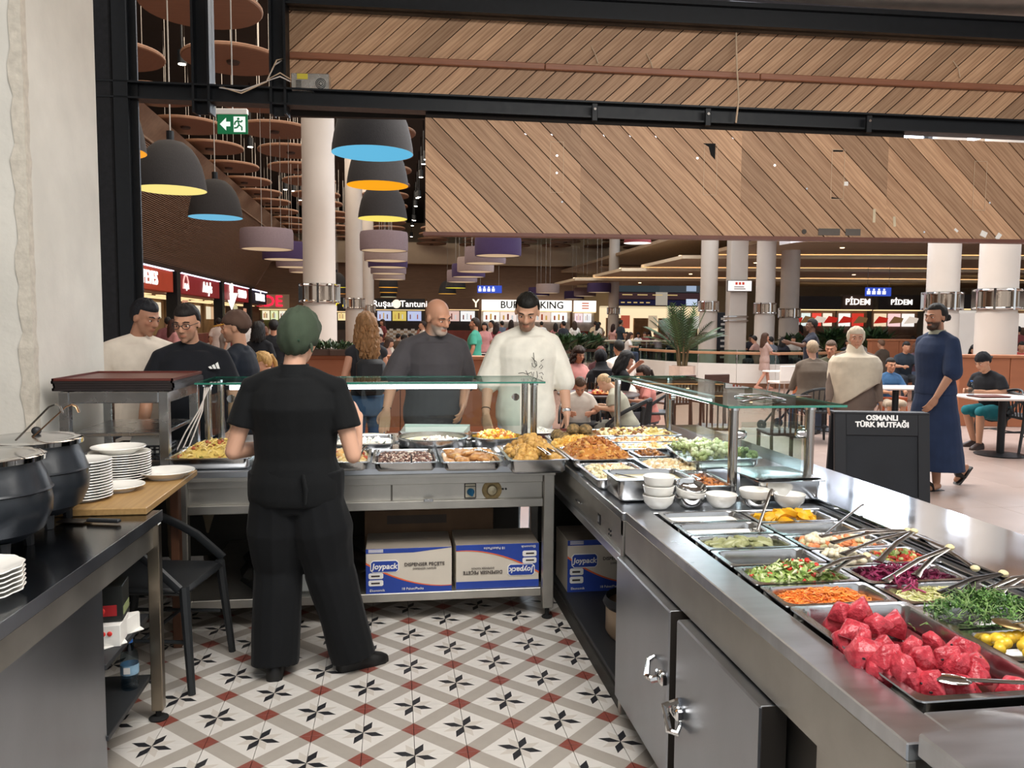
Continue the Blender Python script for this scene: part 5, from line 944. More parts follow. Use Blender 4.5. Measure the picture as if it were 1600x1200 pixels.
tongs('dark tongs lying over the mixed pickles',(1.739,2.504,0.93),(1.43,2.522,0.915),(1.445,2.475,0.905),TG); tongs('open tongs over the cauliflower pan',(1.73,2.458,0.94),(1.417,2.36,0.9),(1.49,2.284,0.895),TG)
tongs('open tongs over the green salad',(1.444,2.273,0.92),(1.237,2.2,0.9),(1.297,2.209,0.895),TG); tongs('open tongs in the red cabbage',(1.693,2.23,0.95),(1.417,2.134,0.885),(1.537,2.168,0.885),TG)
tongs('closed tongs resting along the counter ledge',(1.748,2.186,0.895),(1.806,2.551,0.9),(1.825,2.55,0.895),TG); tongs('tongs over the slaw pan near the right edge',(1.711,2.028,0.93),(1.492,1.993,0.895),(1.524,1.982,0.89),TGD); tongs('tongs over the parsley at the right edge',(1.806,2.004,0.93),(1.622,1.984,0.9),(1.645,1.964,0.9),TG)
ladle('black ladle lying between slaw and parsley',(1.528,1.964,0.905),(1.704,1.921,0.93),TG,.007,.035,False,BLACKP); ladle('brown metal spoon standing over the yellow balls',(1.496,1.744,0.9),(1.549,1.612,0.97),TG,.007,.03,False,mat('spoon_brown','8d7650',.3,.9,.1,9),True)
ladle('shiny spoon lying among the watermelon chunks',(1.157,1.498,0.89),(1.308,1.436,0.9),CHROME,.007,.028,False,CHROME,True)
ladle('steel spoon lying over the roast chicken pan',(0.457,4.411,0.93),(0.619,4.107,0.925),TG,.006,.024,False,CHROME,True); tongs('slotted steel tongs lying on the fried cauliflower',(0.703,4.295,0.99),(0.788,4.07,0.955),(0.83,4.149,0.955),CHROME,False)
tongs('steel tongs standing in the orange fried heap',(1.0,4.1,.925),(1.067,4.28,0.934),(1.148,4.3,0.937),CHROME,False); ladle('ladle resting in the cream soup pan',(1.08,3.43,.945),(0.984,3.5,0.957),TGD,.005,.028,False); ladle('white spoon lying on the brown beans pan',(0.086,4.476,0.915),(0.082,4.104,0.915),CHROME,.006,.022,False,WHITEC,True)
tongs('tongs resting on the potato pan by the worker',(-0.189,4.2,0.93),(-0.25,4.628,0.94),(-0.17,4.59,0.93),CHROME,False); ladle('spoon resting in the yellow pasta pan',(-0.911,4.651,0.95),(-0.931,4.55,0.99),TG,.006,.02,False,mat('spoon_red','c0553a',.4),True)
tongs('steel tongs in the chickpea stew pan',(1.353,3.6,0.919),(1.325,3.422,0.93),(1.356,3.422,0.935),CHROME,False)
ladle('serving spoon lying on top of the glass canopy',(1.659,3.683,1.284),(1.794,3.51,1.284),CHROME,.005,.03,False,CHROME,True); tongs('thin tongs lying on top of the glass canopy',(1.8,3.542,1.284),(1.678,3.764,1.286),(1.539,3.417,1.286),CHROME,False)
sp2 = thing('serving_spatula','black handled spatula lying on the dark worktable','spatula',(-1.14,3.22,.866),2.9); MB().box(-.11,.02,-.012,.012,0,.014,.004).obj('handle',BLACKP,sp2); MB().box(.02,.13,-.03,.03,0,.004,.001).obj('blade',TGD,sp2)
# soup kettles
KET = mat('kettle_black','23282e',.3,.1,.2,8,bump=.06,bscale=40,spec=.6)
def kettle(label,x,y,lad,s=1):
    t = thing('soup_kettle',label,'kettle',(x,y,.86)); t.scale = (s,s,s)
    MB().lathe([(.001,.04),(.11,.04),(.165,.075),(.19,.13),(.194,.17),(.188,.205),(.196,.21),(.19,.216),(.175,.26),(.158,.30),(.157,.31),(.001,.31)],40).obj('body',KET,t,smooth=True,ang=25)
    for k in range(4): a = PI/4+k*PI/2; MB().tube([(.12*math.cos(a),.12*math.sin(a),.05),(.125*math.cos(a),.125*math.sin(a),0)],[.022,.016],8).obj('foot',BLACKP,t,smooth=True)
    MB().lathe([(.155,.305),(.176,.308),(.178,.324),(.16,.332),(.13,.325),(.128,.315),(.155,.305)],40).obj('rim',CHROME,t,smooth=True); MB().lathe([(.15,.327),(.1,.338),(.02,.342),(.001,.342)],32).obj('lid',PAN,t,smooth=True); MB().ell((.02,.0,.355),(.018,.018,.016),10,7).obj('lid_knob',BLACKP,t,smooth=True)
    return t
kettle('black soup kettle in front, nearest the left edge',-1.335,2.85,0); kettle('black soup kettle behind the nearer one at left',-1.355,3.24,1)
def hookladle(label,a,b_,m):
    a,b_ = V(a),V(b_); d = b_-a; t = thing('ladle',label,'ladle',a); MB().tube([V((0,0,0)),d*.5,d*.93,d+V((.012,0,0)),d+V((.028,0,-.008)),d+V((.036,0,-.03))],[(.007,.003)]*6,6).obj('handle',m,t,smooth=True)
hookladle('steel ladle with copper tint hooked in the far kettle',(-1.32,3.17,1.2),(-1.204,3.2,1.317),mat('copper_steel','b08a68',.25,1,.1,9)); hookladle('dull steel ladle leaning out of the near kettle',(-1.26,2.9,1.227),(-1.145,2.9,1.347),TG)
# ---------------------------------------------------------------- people
SKINM = bpy.data.materials.new('skin'); SKINM.use_nodes = True
_N = SKINM.node_tree.nodes; _L = SKINM.node_tree.links; _b = _N['Principled BSDF']; _b.inputs['Roughness'].default_value = .5; _b.inputs['Specular IOR Level'].default_value = .35
_a = _N.new('ShaderNodeAttribute'); _a.attribute_name = 'skin_tone'; _L.new(_a.outputs['Color'], _b.inputs['Base Color'])
def bake(mb, vox, smooth=4, disp=0, seed=0):
    """union of overlapping closed shapes -> one continuous surface"""
    me = mb.mesh('tmp', [], fix=True); o = bpy.data.objects.new('tmp', me); COL.objects.link(o)
    m = o.modifiers.new('r','REMESH'); m.mode = 'VOXEL'; m.voxel_size = vox; m.use_smooth_shade = True
    if smooth: s = o.modifiers.new('s','SMOOTH'); s.factor = .5; s.iterations = smooth
    dg = bpy.context.evaluated_depsgraph_get(); r = bpy.data.meshes.new_from_object(o.evaluated_get(dg))
    bpy.data.objects.remove(o); bpy.data.meshes.remove(me)
    if disp:
        n = len(r.vertices); co = np.empty(n*3,np.float32); r.vertices.foreach_get('co',co); co = co.reshape(-1,3); no = np.empty(n*3,np.float32); r.vertices.foreach_get('normal',no); no = no.reshape(-1,3)
        rs = np.random.RandomState(seed); d = np.zeros(n)
        for k in range(7):
            w_ = rs.normal(size=3)*np.array([14,14,9])*(.6+.25*k); d += np.sin(co@w_+2.2*np.sin(co@rs.normal(size=3)*7)+rs.uniform(0,6))/(1+.35*k)
        co += no*(d*disp/3)[:,None]; r.vertices.foreach_set('co',co.ravel().astype(np.float32)); r.update()
    r.polygons.foreach_set('use_smooth',[True]*len(r.polygons)); return r
def link(name, me, parent, m=None):
    if m: me.materials.clear(); me.materials.append(m)
    o = bpy.data.objects.new(name, me); COL.objects.link(o); o.parent = parent; return o
def ering(c, rx, ry, n=20, T=None, p=2.15):
    out = []
    for j in range(n):
        a = 2*PI*j/n; ca,sa = math.cos(a),math.sin(a)
        q = V((c[0]+rx*math.copysign(abs(ca)**(2/p),ca), c[1]+ry*math.copysign(abs(sa)**(2/p),sa), c[2])); out.append(tuple(T @ q) if T else tuple(q))
    return out
def limb(mb, pts, rs, n=12):
    """tapered limb with rounded ends"""
    pts = [V(p) for p in pts]
    mb.tube(pts, rs, n)
    for p,r in ((pts[0],rs[0]),(pts[-1],rs[-1])): mb.ell(tuple(p), r if not isinstance(r,tuple) else (r[0],r[0],r[1]), n, 7)
def hand(mb, w, d, n, s, curl=.35, side=1, spread=.0, thumb=1):
    """palm, four jointed fingers of unequal length, thumb off the side of the palm"""
    w,d,n = V(w),V(d).normalized(),V(n); n = (n-d*n.dot(d)).normalized(); x = d.cross(n)*side
    P = lambda a,b,c: w+(d*a+x*b+n*c)*s
    mb.tube([P(-.01,0,0),P(.03,.002,0),P(.065,.002,.002),P(.088,.0,.003)],[(.025*s,.017*s),(.037*s,.016*s),(.041*s,.014*s),(.038*s,.011*s)],12,up=tuple(n))
    for b,l0,k in ((.032,.036,1),(.0115,.043,1.05),(-.0105,.04,1.08),(-.031,.031,1.15)):
        p = P(.08,b,.003); a = 0; pts = [p-d*.02*s,p]; dirx = x*(b*spread*6)
        for L_,c in ((l0*1.15,.6),(l0*.75,1.0),(l0*.55,.8)):
            a += curl*k*c; p = p+(d*math.cos(a)+n*math.sin(a)+dirx*.5)*(L_*s); pts.append(p)
        limb(mb, pts, [.0092*s,.0092*s,.0088*s,.008*s,.007*s], 8)
    if thumb: limb(mb, [P(.018,.03,.006),P(.042,.05,.014),P(.066,.056,.024),P(.085,.05,.034)], [.013*s,.0115*s,.0105*s,.0085*s], 8)
def head_shapes(mb, M, k=1, fem=0, beard=0):
    E = lambda c,r,nu=14,nv=9: mb.ell(c,r,nu,nv,M=M)
    E((0,-.015,.03),(.074,.094,.09),20,14); E((0,.02,-.025),(.062,.068,.085),18,12); E((0,.03,-.07),(.05-.005*fem,.05,.042)); E((0,.066,-.098),(.022-.004*fem,.019,.018))
    mb.tube([(0,.078,.022),(0,.092,.0),(0,.109,-.024)],[(.009,.008),(.0105,.011),(.0145,.012)],10,M=M); E((0,.106,-.028),(.0135,.012,.010)); 
    for s in (-1,1):
        E((s*.0125,.097,-.031),(.0085,.011,.008),8,6); E((s*.036,.062,-.018),(.022,.022,.022)); E((s*.077,-.012,-.008),(.009,.02,.031),10,8); E((s*.031,.074,.007),(.0165,.012,.0085),10,7)
    mb.tube([(-.05,.066,.026),(-.025,.086,.029),(0,.086,.024),(.025,.086,.029),(.05,.066,.026)],[.008,.009,.0075,.009,.008],8,M=M)
    mb.tube([(-.024,.077,-.060),(-.008,.09,-.0575),(0,.0895,-.059),(.008,.09,-.0575),(.024,.077,-.060)],[.004,.0065,.006,.0065,.004],8,M=M); mb.tube([(-.02,.076,-.066),(0,.089,-.0685),(.02,.076,-.066)],[.005,.0085,.005],8,M=M)
    if beard: E((0,.052,-.088),(.046,.042,.034)); 
HAIRM = {}
def hairmat(c): return mat('hair_'+c, c, .6, 0, .35, 30, (3,3,.6), .4, 60, spec=.3)
def hair_cap(parent, M, m, style, n=40, hl=.066, thick=.014, name='hair', sides=-.005, back=-.06, vol=(1,1,1)):
    b = MB(); vs = []; rows = 24
    for i in range(rows+1):
        t = PI*i/rows
        for j in range(n):
            p = 2*PI*j/n; d = V((math.sin(t)*math.cos(p), math.sin(t)*math.sin(p), math.cos(t)))
            z = .03+d.z*.09
            f = max(-1,min(1,d.y*1.5)); line = (hl if f > .42 else (sides+(hl-sides)*max(0,(f-.12)/.3) if f > .12 else (sides if f > -.25 else sides+(back-sides)*min(1,(-f-.25)/.4))))
            k = 1+thick/.085*(1+.25*math.sin(9*p+4*t)*math.sin(7*t))*min(1,.35+(z-line)/.035) if z > line else max(.86,1+.35*thick/.085-(line-z)*14)
            vs.append((d.x*.075*k*vol[0], -.015+d.y*.095*k*vol[1], .03+d.z*.091*k*vol[2]))
    fs = [(i*n+j,i*n+(j+1)%n,(i+1)*n+(j+1)%n,(i+1)*n+j) for i in range(rows) for j in range(n)]
    b.add(vs,fs,0,M); return b.obj(name,m,parent,smooth=True,ang=180)
def person(name,label,at,face,H=1.75,vox=.007,skin='c99b7c',hair=('short','2a221d'),top=('cloth','202226','short'),legs=('trousers','22252c'),shoes='1c1a19',pose=None,build=1.0,fem=0,beard=None,cat='person',group=None,detail=1,belly=0,brow=None,hs=1.0):
    P = dict(lean=0,twist=0,head=(0,0,0),hip=.93,lk=None,la=None,rk=None,ra=None,le=None,lw=None,re=None,rw=None,lcurl=.35,rcurl=.35,lhd=None,rhd=None,lhn=None,rhn=None,shrug=0,side=0,lfa=-12,rfa=12,slv=.78,lfp=0,rfp=0); P.update(pose or {})
    s = H/1.75; t = thing(name,label,cat,at,face,group); 
    dz = P['hip']-.93; S = MX.Scale(s,4)
    TB = MX.Translation((0,0,P['hip'])) @ MX.Rotation(R(P['twist']),4,'Z') @ MX.Rotation(-R(P['lean']),4,'X') @ MX.Rotation(R(P['side']),4,'Y') @ MX.Translation((0,0,-.93))
    ST = S @ TB; bw = build; sw = 1-.09*fem
    def tz(p): return ST @ V(p)
    sh = {-1: V((-.162*bw*sw-.008,-.006,1.392+P['shrug'])), 1: V((.162*bw*sw+.008,-.006,1.392+P['shrug']))}
    J = {}
    for q,e,w_ in ((-1,'le','lw'),(1,'re','rw')):
        a = tz(sh[q]); el = S @ V(P[e]) if P[e] else tz((q*.235*bw*sw,-.03,1.14)); wr = S @ V(P[w_]) if P[w_] else (tz((q*.245*bw*sw,.06,.90)) if not P[e] else el+V((0,.1,-.22))*s); J[q] = (a,el,wr)
    HP = {-1: S @ V((-.088,0,.90+dz)), 1: S @ V((.088,0,.90+dz))}
    KN = {-1: S @ V(P['lk'] or (-.10,.02,.50)), 1: S @ V(P['rk'] or (.10,.02,.50))}; AN = {-1: S @ V(P['la'] or (-.10,-.02,.085)), 1: S @ V(P['ra'] or (.10,-.02,.085))}
    rings = [(.80,.0,.13,.10),(.87,.0,.162+.012*fem,.112),(.95,.0,.166+.006*fem,.112),(1.06,.006,.148-.014*fem,.1+belly*.5),(1.18,.008,.152-.008*fem,.104+belly*.4),(1.30,.004,.168-.012*fem,.115+.012*fem),(1.375,.0,.160-.01*fem,.092),(1.42,-.006,.126,.068),(1.45,-.012,.085,.058),(1.48,-.014,.06,.06)]
    bld = lambda k: (k[2]*bw, k[3]*(.55+.45*bw)+0)
    def torso(mb, z0, z1, infl, n=22, flare=0):
        rr = []; zs = [z0]+[k[0] for k in rings if z0+.02 < k[0] < z1-.01]+[z1]
        for z in zs:
            k0 = max([k for k in rings if k[0] <= z+1e-6],key=lambda k:k[0],default=rings[0]); k1 = min([k for k in rings if k[0] >= z-1e-6],key=lambda k:k[0],default=rings[-1])
            f = 0 if k1[0] == k0[0] else (z-k0[0])/(k1[0]-k0[0]); kk = [k0[i]+(k1[i]-k0[i])*f for i in range(4)]; rx,ry = bld(kk); fl = flare*max(0,1.0-z)
            rr.append(ering((0,kk[1],z),rx+infl+fl,ry+infl+fl,n,ST))
        mb.loft(rr)
    hd = P['head']; NB = ST @ MX.Translation((0,-.012,1.47))
    HM = NB @ MX.Rotation(R(hd[0]),4,'Z') @ MX.Rotation(R(hd[1]),4,'X') @ MX.Rotation(R(hd[2]),4,'Y') @ MX.Translation((0,.022,.158)) @ MX.Scale(hs,4)
    b = MB(); torso(b,.82,1.48,-.006)
    limb(b,[tz((0,-.016,1.43)),tz((0,-.010,1.50)),HM @ V((0,-.02,-.055))],[.062*s*(.9+.1*bw)*(1-.12*fem),.055*s*(.9+.1*bw)*(1-.12*fem),.054*s*(1-.12*fem)],14)
    head_shapes(b,HM,1,fem,beard is not None and beard[1] > .5)
    am = (.85+.15*bw)*(1-.12*fem)
    def traps(mb, inf=0):
        for q in (-1,1): limb(mb,[tz((q*.03,-.016,1.455)),tz((q*.09*bw,-.014,1.425)),tz(sh[q])],[(.046+inf)*s,(.052+inf)*s,(.05+inf)*s],12)
    traps(b)
    for q in (-1,1):
        a,e,w_ = J[q]; limb(b,[a,(a+e)*.5,e],[.05*s*am,.046*s*am,.039*s*am]); limb(b,[e,e+(w_-e)*.3,w_],[.039*s*am,.04*s*am,.027*s*am])
        d = V(P['lhd' if q < 0 else 'rhd'] or (w_-e)); nn = V(P['lhn' if q < 0 else 'rhn'] or (-q*1,0,0)); 
        if abs(d.normalized().dot(nn.normalized())) > .93: nn = V((0,0,-1)) if abs(d.normalized().z) < .9 else V((0,1,0))
        hand(b,w_,d,nn,s*(1-.1*fem),P['lcurl' if q < 0 else 'rcurl'],-q)
        h_,k_,n_ = HP[q],KN[q],AN[q]; limb(b,[h_,(h_+k_)*.5,k_],[.082*s*bw,.07*s*bw,.053*s]); limb(b,[k_,k_+(n_-k_)*.3,n_],[.052*s,.054*s,.036*s]); 
        FM = MX.Translation(n_) @ MX.Rotation(-R(P['lfa' if q < 0 else 'rfa']),4,'Z') @ MX.Rotation(R(P['lfp' if q < 0 else 'rfp']),4,'X'); limb(b,[FM @ V((0,-.03*s,-.045*s)),FM @ V((0,.06*s,-.055*s)),FM @ V((0,.13*s,-.06*s))],[.03*s,.034*s,.022*s],10)
    me = bake(b,vox*s if detail else vox,3)
    n = len(me.vertices); co = np.empty(n*3,np.float32); me.vertices.foreach_get('co',co); co = co.reshape(-1,3)
    Hi = np.array(HM.inverted()); hc = co@Hi[:3,:3].T+Hi[:3,3]
    c0 = np.array(lin(skin)); colr = np.tile(c0,(n,1)); inh = (np.abs(hc) < .16).all(1)
    def paint(mask, c, k): 
        m_ = (mask*inh*k)[:,None]; colr[:] = colr*(1-m_)+np.array(c)*m_
    sm = lambda x,a,b_: np.clip((x-a)/(b_-a),0,1)
    X,Y,Z = hc[:,0],hc[:,1],hc[:,2]
    paint(sm(Y,.072,.08)*(1-sm(np.abs(X),.018,.026))*(1-sm(np.abs(Z+.063),.007,.012)), c0*np.array([.78,.5,.48]), .75)
    paint(sm(Y,.03,.07)*(1-sm(np.hypot(np.abs(X)-.04,Z+.02),.012,.035)), c0*np.array([1.05,.82,.8]), .5)
    paint((1-sm(np.hypot(np.abs(X)-.031,(Z-.008)*1.4),.012,.024))*sm(Y,.03,.06), c0*np.array([.72,.62,.58]), .6)
    if beard:
        bc,bk = np.array(lin(beard[0])),beard[1]
        jaw = (1-sm(Z,-.05,-.03))*sm(Y,-.02,.02)*sm(Z,-.14,-.125); mou = sm(Y,.05,.07)*(1-sm(np.abs(X),.026,.034))*(1-sm(np.abs(Z+.047),.006,.01)); lip = (1-sm(np.abs(X),.02,.026))*(1-sm(np.abs(Z+.063),.007,.01))*sm(Y,.06,.07)
        paint(np.clip(jaw*(1-lip)+mou,0,1), bc, bk)
    if hair and hair[0] in ('bald','stubble'): paint(sm(Z,.02,.06)*(1-sm(Y,.04,.075)), c0*np.array([.82,.8,.8]), .45)
    at_ = me.color_attributes.new('skin_tone','FLOAT_COLOR','POINT'); at_.data.foreach_set('color',np.concatenate([colr,np.ones((n,1))],1).ravel().astype(np.float32))
    link('body',me,t,SKINM)
    if detail:
        EW = mat('eye_white','e8e2da',.2,0,.0); EI = mat('eye_iris','2a1a12',.15,0,0)
        for q in (-1,1):
            MB().ell((q*.031,.0735,.004),(.0135,.012,.0066),12,8,M=HM).obj('eye',EW,t,smooth=True).data
            MB().ell((q*.031,.0825,.004),(.0062,.0045,.0056),8,6,M=HM).obj('iris',EI,t,smooth=True)
            MB().tube([(q*.014,.0925,.027),(q*.03,.0925,.033),(q*.05,.075,.028)],[(.003,.003),(.0045,.004),(.002,.003)],6,M=HM).obj('eyebrow',hairmat(brow or (hair[1] if hair else '2a221d')),t,smooth=True)
    # hair
    if hair:
        st,hc_ = hair[0],hair[1]; hm = hairmat(hc_)
        if st == 'short': hair_cap(t,HM,hm,st,thick=.011,vol=(1.0,1.0,1.02))
        elif st == 'buzz': hair_cap(t,HM,hm,st,thick=.005,hl=.06)
        elif st in ('long','curly','pony','bun'):
            hair_cap(t,HM,hm,st,thick=.02 if st not in ('curly','bun') else (.03 if st == 'curly' else .012),hl=.05 if st != 'bun' else .078,sides=-.05,back=-.09)
            if st in ('long','curly'):
                L_ = hair[2] if len(hair) > 2 else .25; hb = MB(); nst = 26 if st == 'curly' else 16; rr = random.Random(3)
                for k in range(nst):
                    a = PI+PI*(k+.5)/nst if st == 'long' else PI*.88+PI*1.24*(k+.5)/nst; x,y = .08*math.cos(a),-.015+.1*math.sin(a); pts = []; ww = .02 if st == 'curly' else .004
                    for q in range(7):
                        f = q/6; pts.append(HM @ V((x*(1+.25*f)+ww*math.sin(f*12+k*2),y*(1+.2*f)+ww*math.cos(f*11+k)-.01*f,.03-f*(L_+.09)*rr.uniform(.9,1.08))))
                    hb.tube(pts,[.022*s,.026*s,.027*s,.026*s,.024*s,.018*s,.006*s],7)
                hb.obj('hair_lock',hm,t,smooth=True)
            elif st == 'pony': MB().tube([HM @ V(p) for p in ((0,-.1,.05),(0,-.14,.03),(0,-.145,-.05),(0,-.12,-.15),(0,-.1,-.22))],[.02*s,.026*s,.028*s,.022*s,.006*s],8).obj('hair_lock',hm,t,smooth=True)
            else: MB().ell((0,-.15,-.015),(.034,.036,.034),12,8,M=HM,fn=lambda d:1+.08*math.sin(d[0]*8)).obj('hair_bun',hm,t,smooth=True)
        elif st == 'cap' or st == 'capback':
            cm = cloth(hair[2]); hair_cap(t,HM,hm,st,thick=.006,hl=.03)
            y_ = 1 if st == 'cap' else -1; hair_cap(t,HM @ (MX.Identity(4) if y_ > 0 else MX.Identity(4)),cm,st,thick=.017,hl=.035,sides=.02,back=-.005 if y_ > 0 else -.03,name='cap',vol=(1,1,1.06))
            MB().prism([(.07*math.cos(a),.065*y_+.1*y_*math.sin(a)) for a in [PI*i/12 for i in range(13)]],.038,.046,M=HM @ MX.Rotation(-.12*y_,4,'X')).obj('cap_brim',cloth(hair[3] if len(hair) > 3 else hair[2]),t,smooth=True)
        elif st == 'hijab':
            cm = cloth(hair[2]); hb = MB()
            hair_cap(t,HM,cm,st,thick=.022,hl=.068,sides=-.1,back=-.12,name='headscarf',vol=(1.04,1.02,1))
            dr = MB(); rg = []
            for z,rx,ry,yo in ((-.06,.07,.075,-.012),(-.09,.074,.084,-.0),(-.125,.082,.09,.004),(-.16,.11,.1,.0),(-.2,.165*bw,.118,-.006),(-.26,.2*bw,.138,.0),(-.33,.208*bw,.155,.006),(-.42,.2*bw,.162,.01),(-.5,.185*bw,.165,.012)): rg.append(ering((0,-.01+yo,1.625+z),rx+.012+(.03 if z < -.18 else 0),ry+.012+(.055+belly if z < -.18 else 0)*(1 if len(hair) > 3 else 0),24,ST))
            if len(hair) > 3: rg = [[(x,y,z-.75*max(0,x+.12*s)*max(0,min(1,(1.34*s-z)/(.2*s)))) for x,y,z in r_] for r_ in rg]
            dr.loft(rg); link('scarf_drape',bake(dr,.009*s,3,.006,4),t,cm)
    # clothes
    cv = max(vox*1.15*s,.006*s)
    if top:
        kind,tc,slv = top[:3]; z0 = top[3] if len(top) > 3 else .80; inf = top[4] if len(top) > 4 else .022; g = MB(); tm = tc if not isinstance(tc,str) else cloth(tc)
        torso(g,z0,1.44,inf,24,.04); traps(g,.012); g.loft([ering((0,-.012,1.42),.1,.085,16,ST),ering((0,-.012,1.482),.072,.068,16,ST)])
        for q in (-1,1):
            a,e,w_ = J[q]
            if slv == 'short': m2 = a+(e-a)*P['slv']; g.tube([a-(e-a)*.12,a+(e-a)*.25,m2],[.056*s*am,(.062+inf*.3)*s*am,(.06+inf*.7)*s*am],14); g.ell(tuple(a),(.062*s*am,.066*s*am,.06*s*am),12,8)
            elif slv == 'long': limb(g,[a,(a+e)*.5,e],[.06*s*am,.06*s*am,.056*s*am]); g.tube([e,(e+w_)*.5,w_+(e-w_)*.04],[.056*s*am,.05*s*am,.04*s*am],12)
            elif slv == 'half': m2 = e+(w_-e)*.12; limb(g,[a,(a+e)*.5,e],[.064*s*am,.08*s*am,.084*s*am]); g.tube([e,m2],[.08*s*am,.08*s*am],12)
        link('shirt' if kind == 'cloth' else kind,bake(g,cv,9 if detail else 3,.0055*s if detail else 0,len(label)),t,tm)
    if legs:
        kind,lc = legs[:2]; g = MB(); lm_ = cloth(lc)
        if kind in ('trousers','shorts'):
            fl = legs[2] if len(legs) > 2 else 1.0
            rr = [ering((0,k[1],z+dz),(k[2]+.022)*bw,(k[3]+.022)*1.0,20,S) for z,k in ((.995,rings[2]),(.93,rings[2]),(.86,rings[1]),(.80,rings[0]))]; g.loft(rr)
            for q in (-1,1):
                h_,k_,n_ = HP[q],KN[q],AN[q]; limb(g,[h_,(h_+k_)*.5,k_],[.104*s*bw,.094*s*bw*(.5+.5*fl),.073*s*fl])
                if kind == 'trousers': g.tube([k_,(k_+n_)*.5,n_+V((0,0,-.035*s))],[.073*s*fl,.07*s*fl,.068*s*fl],14); g.ell(tuple(k_),.073*s*fl,12,8)
                else: g.tube([k_+(h_-k_)*.2,k_+(n_-k_)*.05],[.088*s,.086*s],14)
        elif kind in ('skirt','robe'):
            zb = legs[2] if len(legs) > 2 else .12; w1 = legs[3] if len(legs) > 3 else .25; off = legs[4] if len(legs) > 4 else 0; rr = []
            for f in (0,.12,.3,.55,.8,1): z = 1.02+(zb-1.02)*f; rr.append(ering((off*f*f*.4,off*f*f,z),(.175*bw+(w1-.175*bw)*f),(.13+(w1*.78-.13)*f),24,S))
            g.loft(rr)
        link(kind,bake(g,cv,4,.006*s if detail else 0,len(label)+3),t,lm_)
    if shoes:
        for q in (-1,1):
            n_ = AN[q]; g = MB(); FM = MX.Translation(n_) @ MX.Rotation(-R(P['lfa' if q < 0 else 'rfa']),4,'Z') @ MX.Rotation(R(P['lfp' if q < 0 else 'rfp']),4,'X'); z = -.085*s
            rg = [[tuple(FM @ V((dx*s,y*s,z+zz*s))) for dx,zz in ((-w_,0),(w_,0),(w_*1.02,h_*.35),(w_*.75,h_*.85),(w_*.3,h_),(-w_*.3,h_),(-w_*.75,h_*.85),(-w_*1.02,h_*.35))] for y,w_,h_ in ((-.085,.02,.05),(-.07,.036,.085),(-.02,.04,.1),(.04,.042,.085),(.1,.047,.06),(.15,.042,.045),(.178,.022,.03))]
            g.loft(rg); o = g.obj('shoe',mat('shoe_'+shoes,shoes,.5,0,.1,12),t,smooth=True,ang=70)
    return t,HM,ST,J
# world heading helper: 0 = facing +Y (away), pi = facing the camera
def at(p): return (p[0],p[1],0)
# --- the worker behind the counter
t,HM,ST,J = person('person','worker seen from behind in black clothes and green cap at the counter',(-.455,3.80,0),R(-4),1.665,.0065,'d3a48a',('buzz','3a2a20'),('cloth','0c0e10','short',.83,.024),('trousers','0b0d10',1.65),'0c0c0c',
  dict(slv=.60,head=(-10,-10,4),lk=(-.10,.04,.5),la=(-.10,-.06,.085),rk=(.15,.02,.5),ra=(.27,-.0,.085),lfa=-8,rfa=62,le=(-.29,-.03,1.09),lw=(-.15,.24,1.08),re=(.28,-.04,1.07),rw=(.28,.17,1.24),lhn=(.3,.2,-1),rhn=(-1,.3,0),rcurl=.9,rhd=(-.25,.35,.6)),1.21,.4,None)
cm = cloth('3d4839'); hair_cap(t,HM,cm,'cap',thick=.024,hl=.03,sides=-.015,back=-.062,name='cap',vol=(1.06,1.04,1.16)); MB().tube([HM @ V(p) for p in ((-.045,-.118,-.01),(0,-.128,-.012),(.045,-.118,-.01))],[(.004,.008)]*3,6).obj('cap_strap',cloth('33493a'),t); MB().tube([HM @ V(p) for p in ((.075,-.06,-.01),(.09,-.075,-.03),(.1,-.085,-.06))],[.006,.008,.003],6).obj('cap_tie',cm,t,smooth=True)
cl = MB(); cl.loft([ering((0,-.012,z),rx,rx*.93,20,ST) for z,rx in ((1.455,.085),(1.475,.076),(1.51,.07),(1.512,.066),(1.47,.07))]); cl.obj('collar',cloth('101214'),t,smooth=True); MB().tube([ST @ V((.082*math.cos(a),-.012+.078*math.sin(a),1.452-.012*abs(math.sin(a)))) for a in [PI+PI*k/12 for k in range(13)]],.004,6).obj('neck_strap',cloth('b9a58c'),t,smooth=True)
ap = MB(); ap.loft([ering((0,.0,z),.186,.142,24,ST) for z in (.96,.97,1.0,1.01)],cap=False); ap.obj('apron_band',cloth('101214'),t,smooth=True); MB().tube([ST @ V(p) for p in ((.06,-.15,1.0),(.075,-.16,.93),(.07,-.155,.86))],[.008,.01,.006],6).obj('apron_tie',cloth('101214'),t,smooth=True)

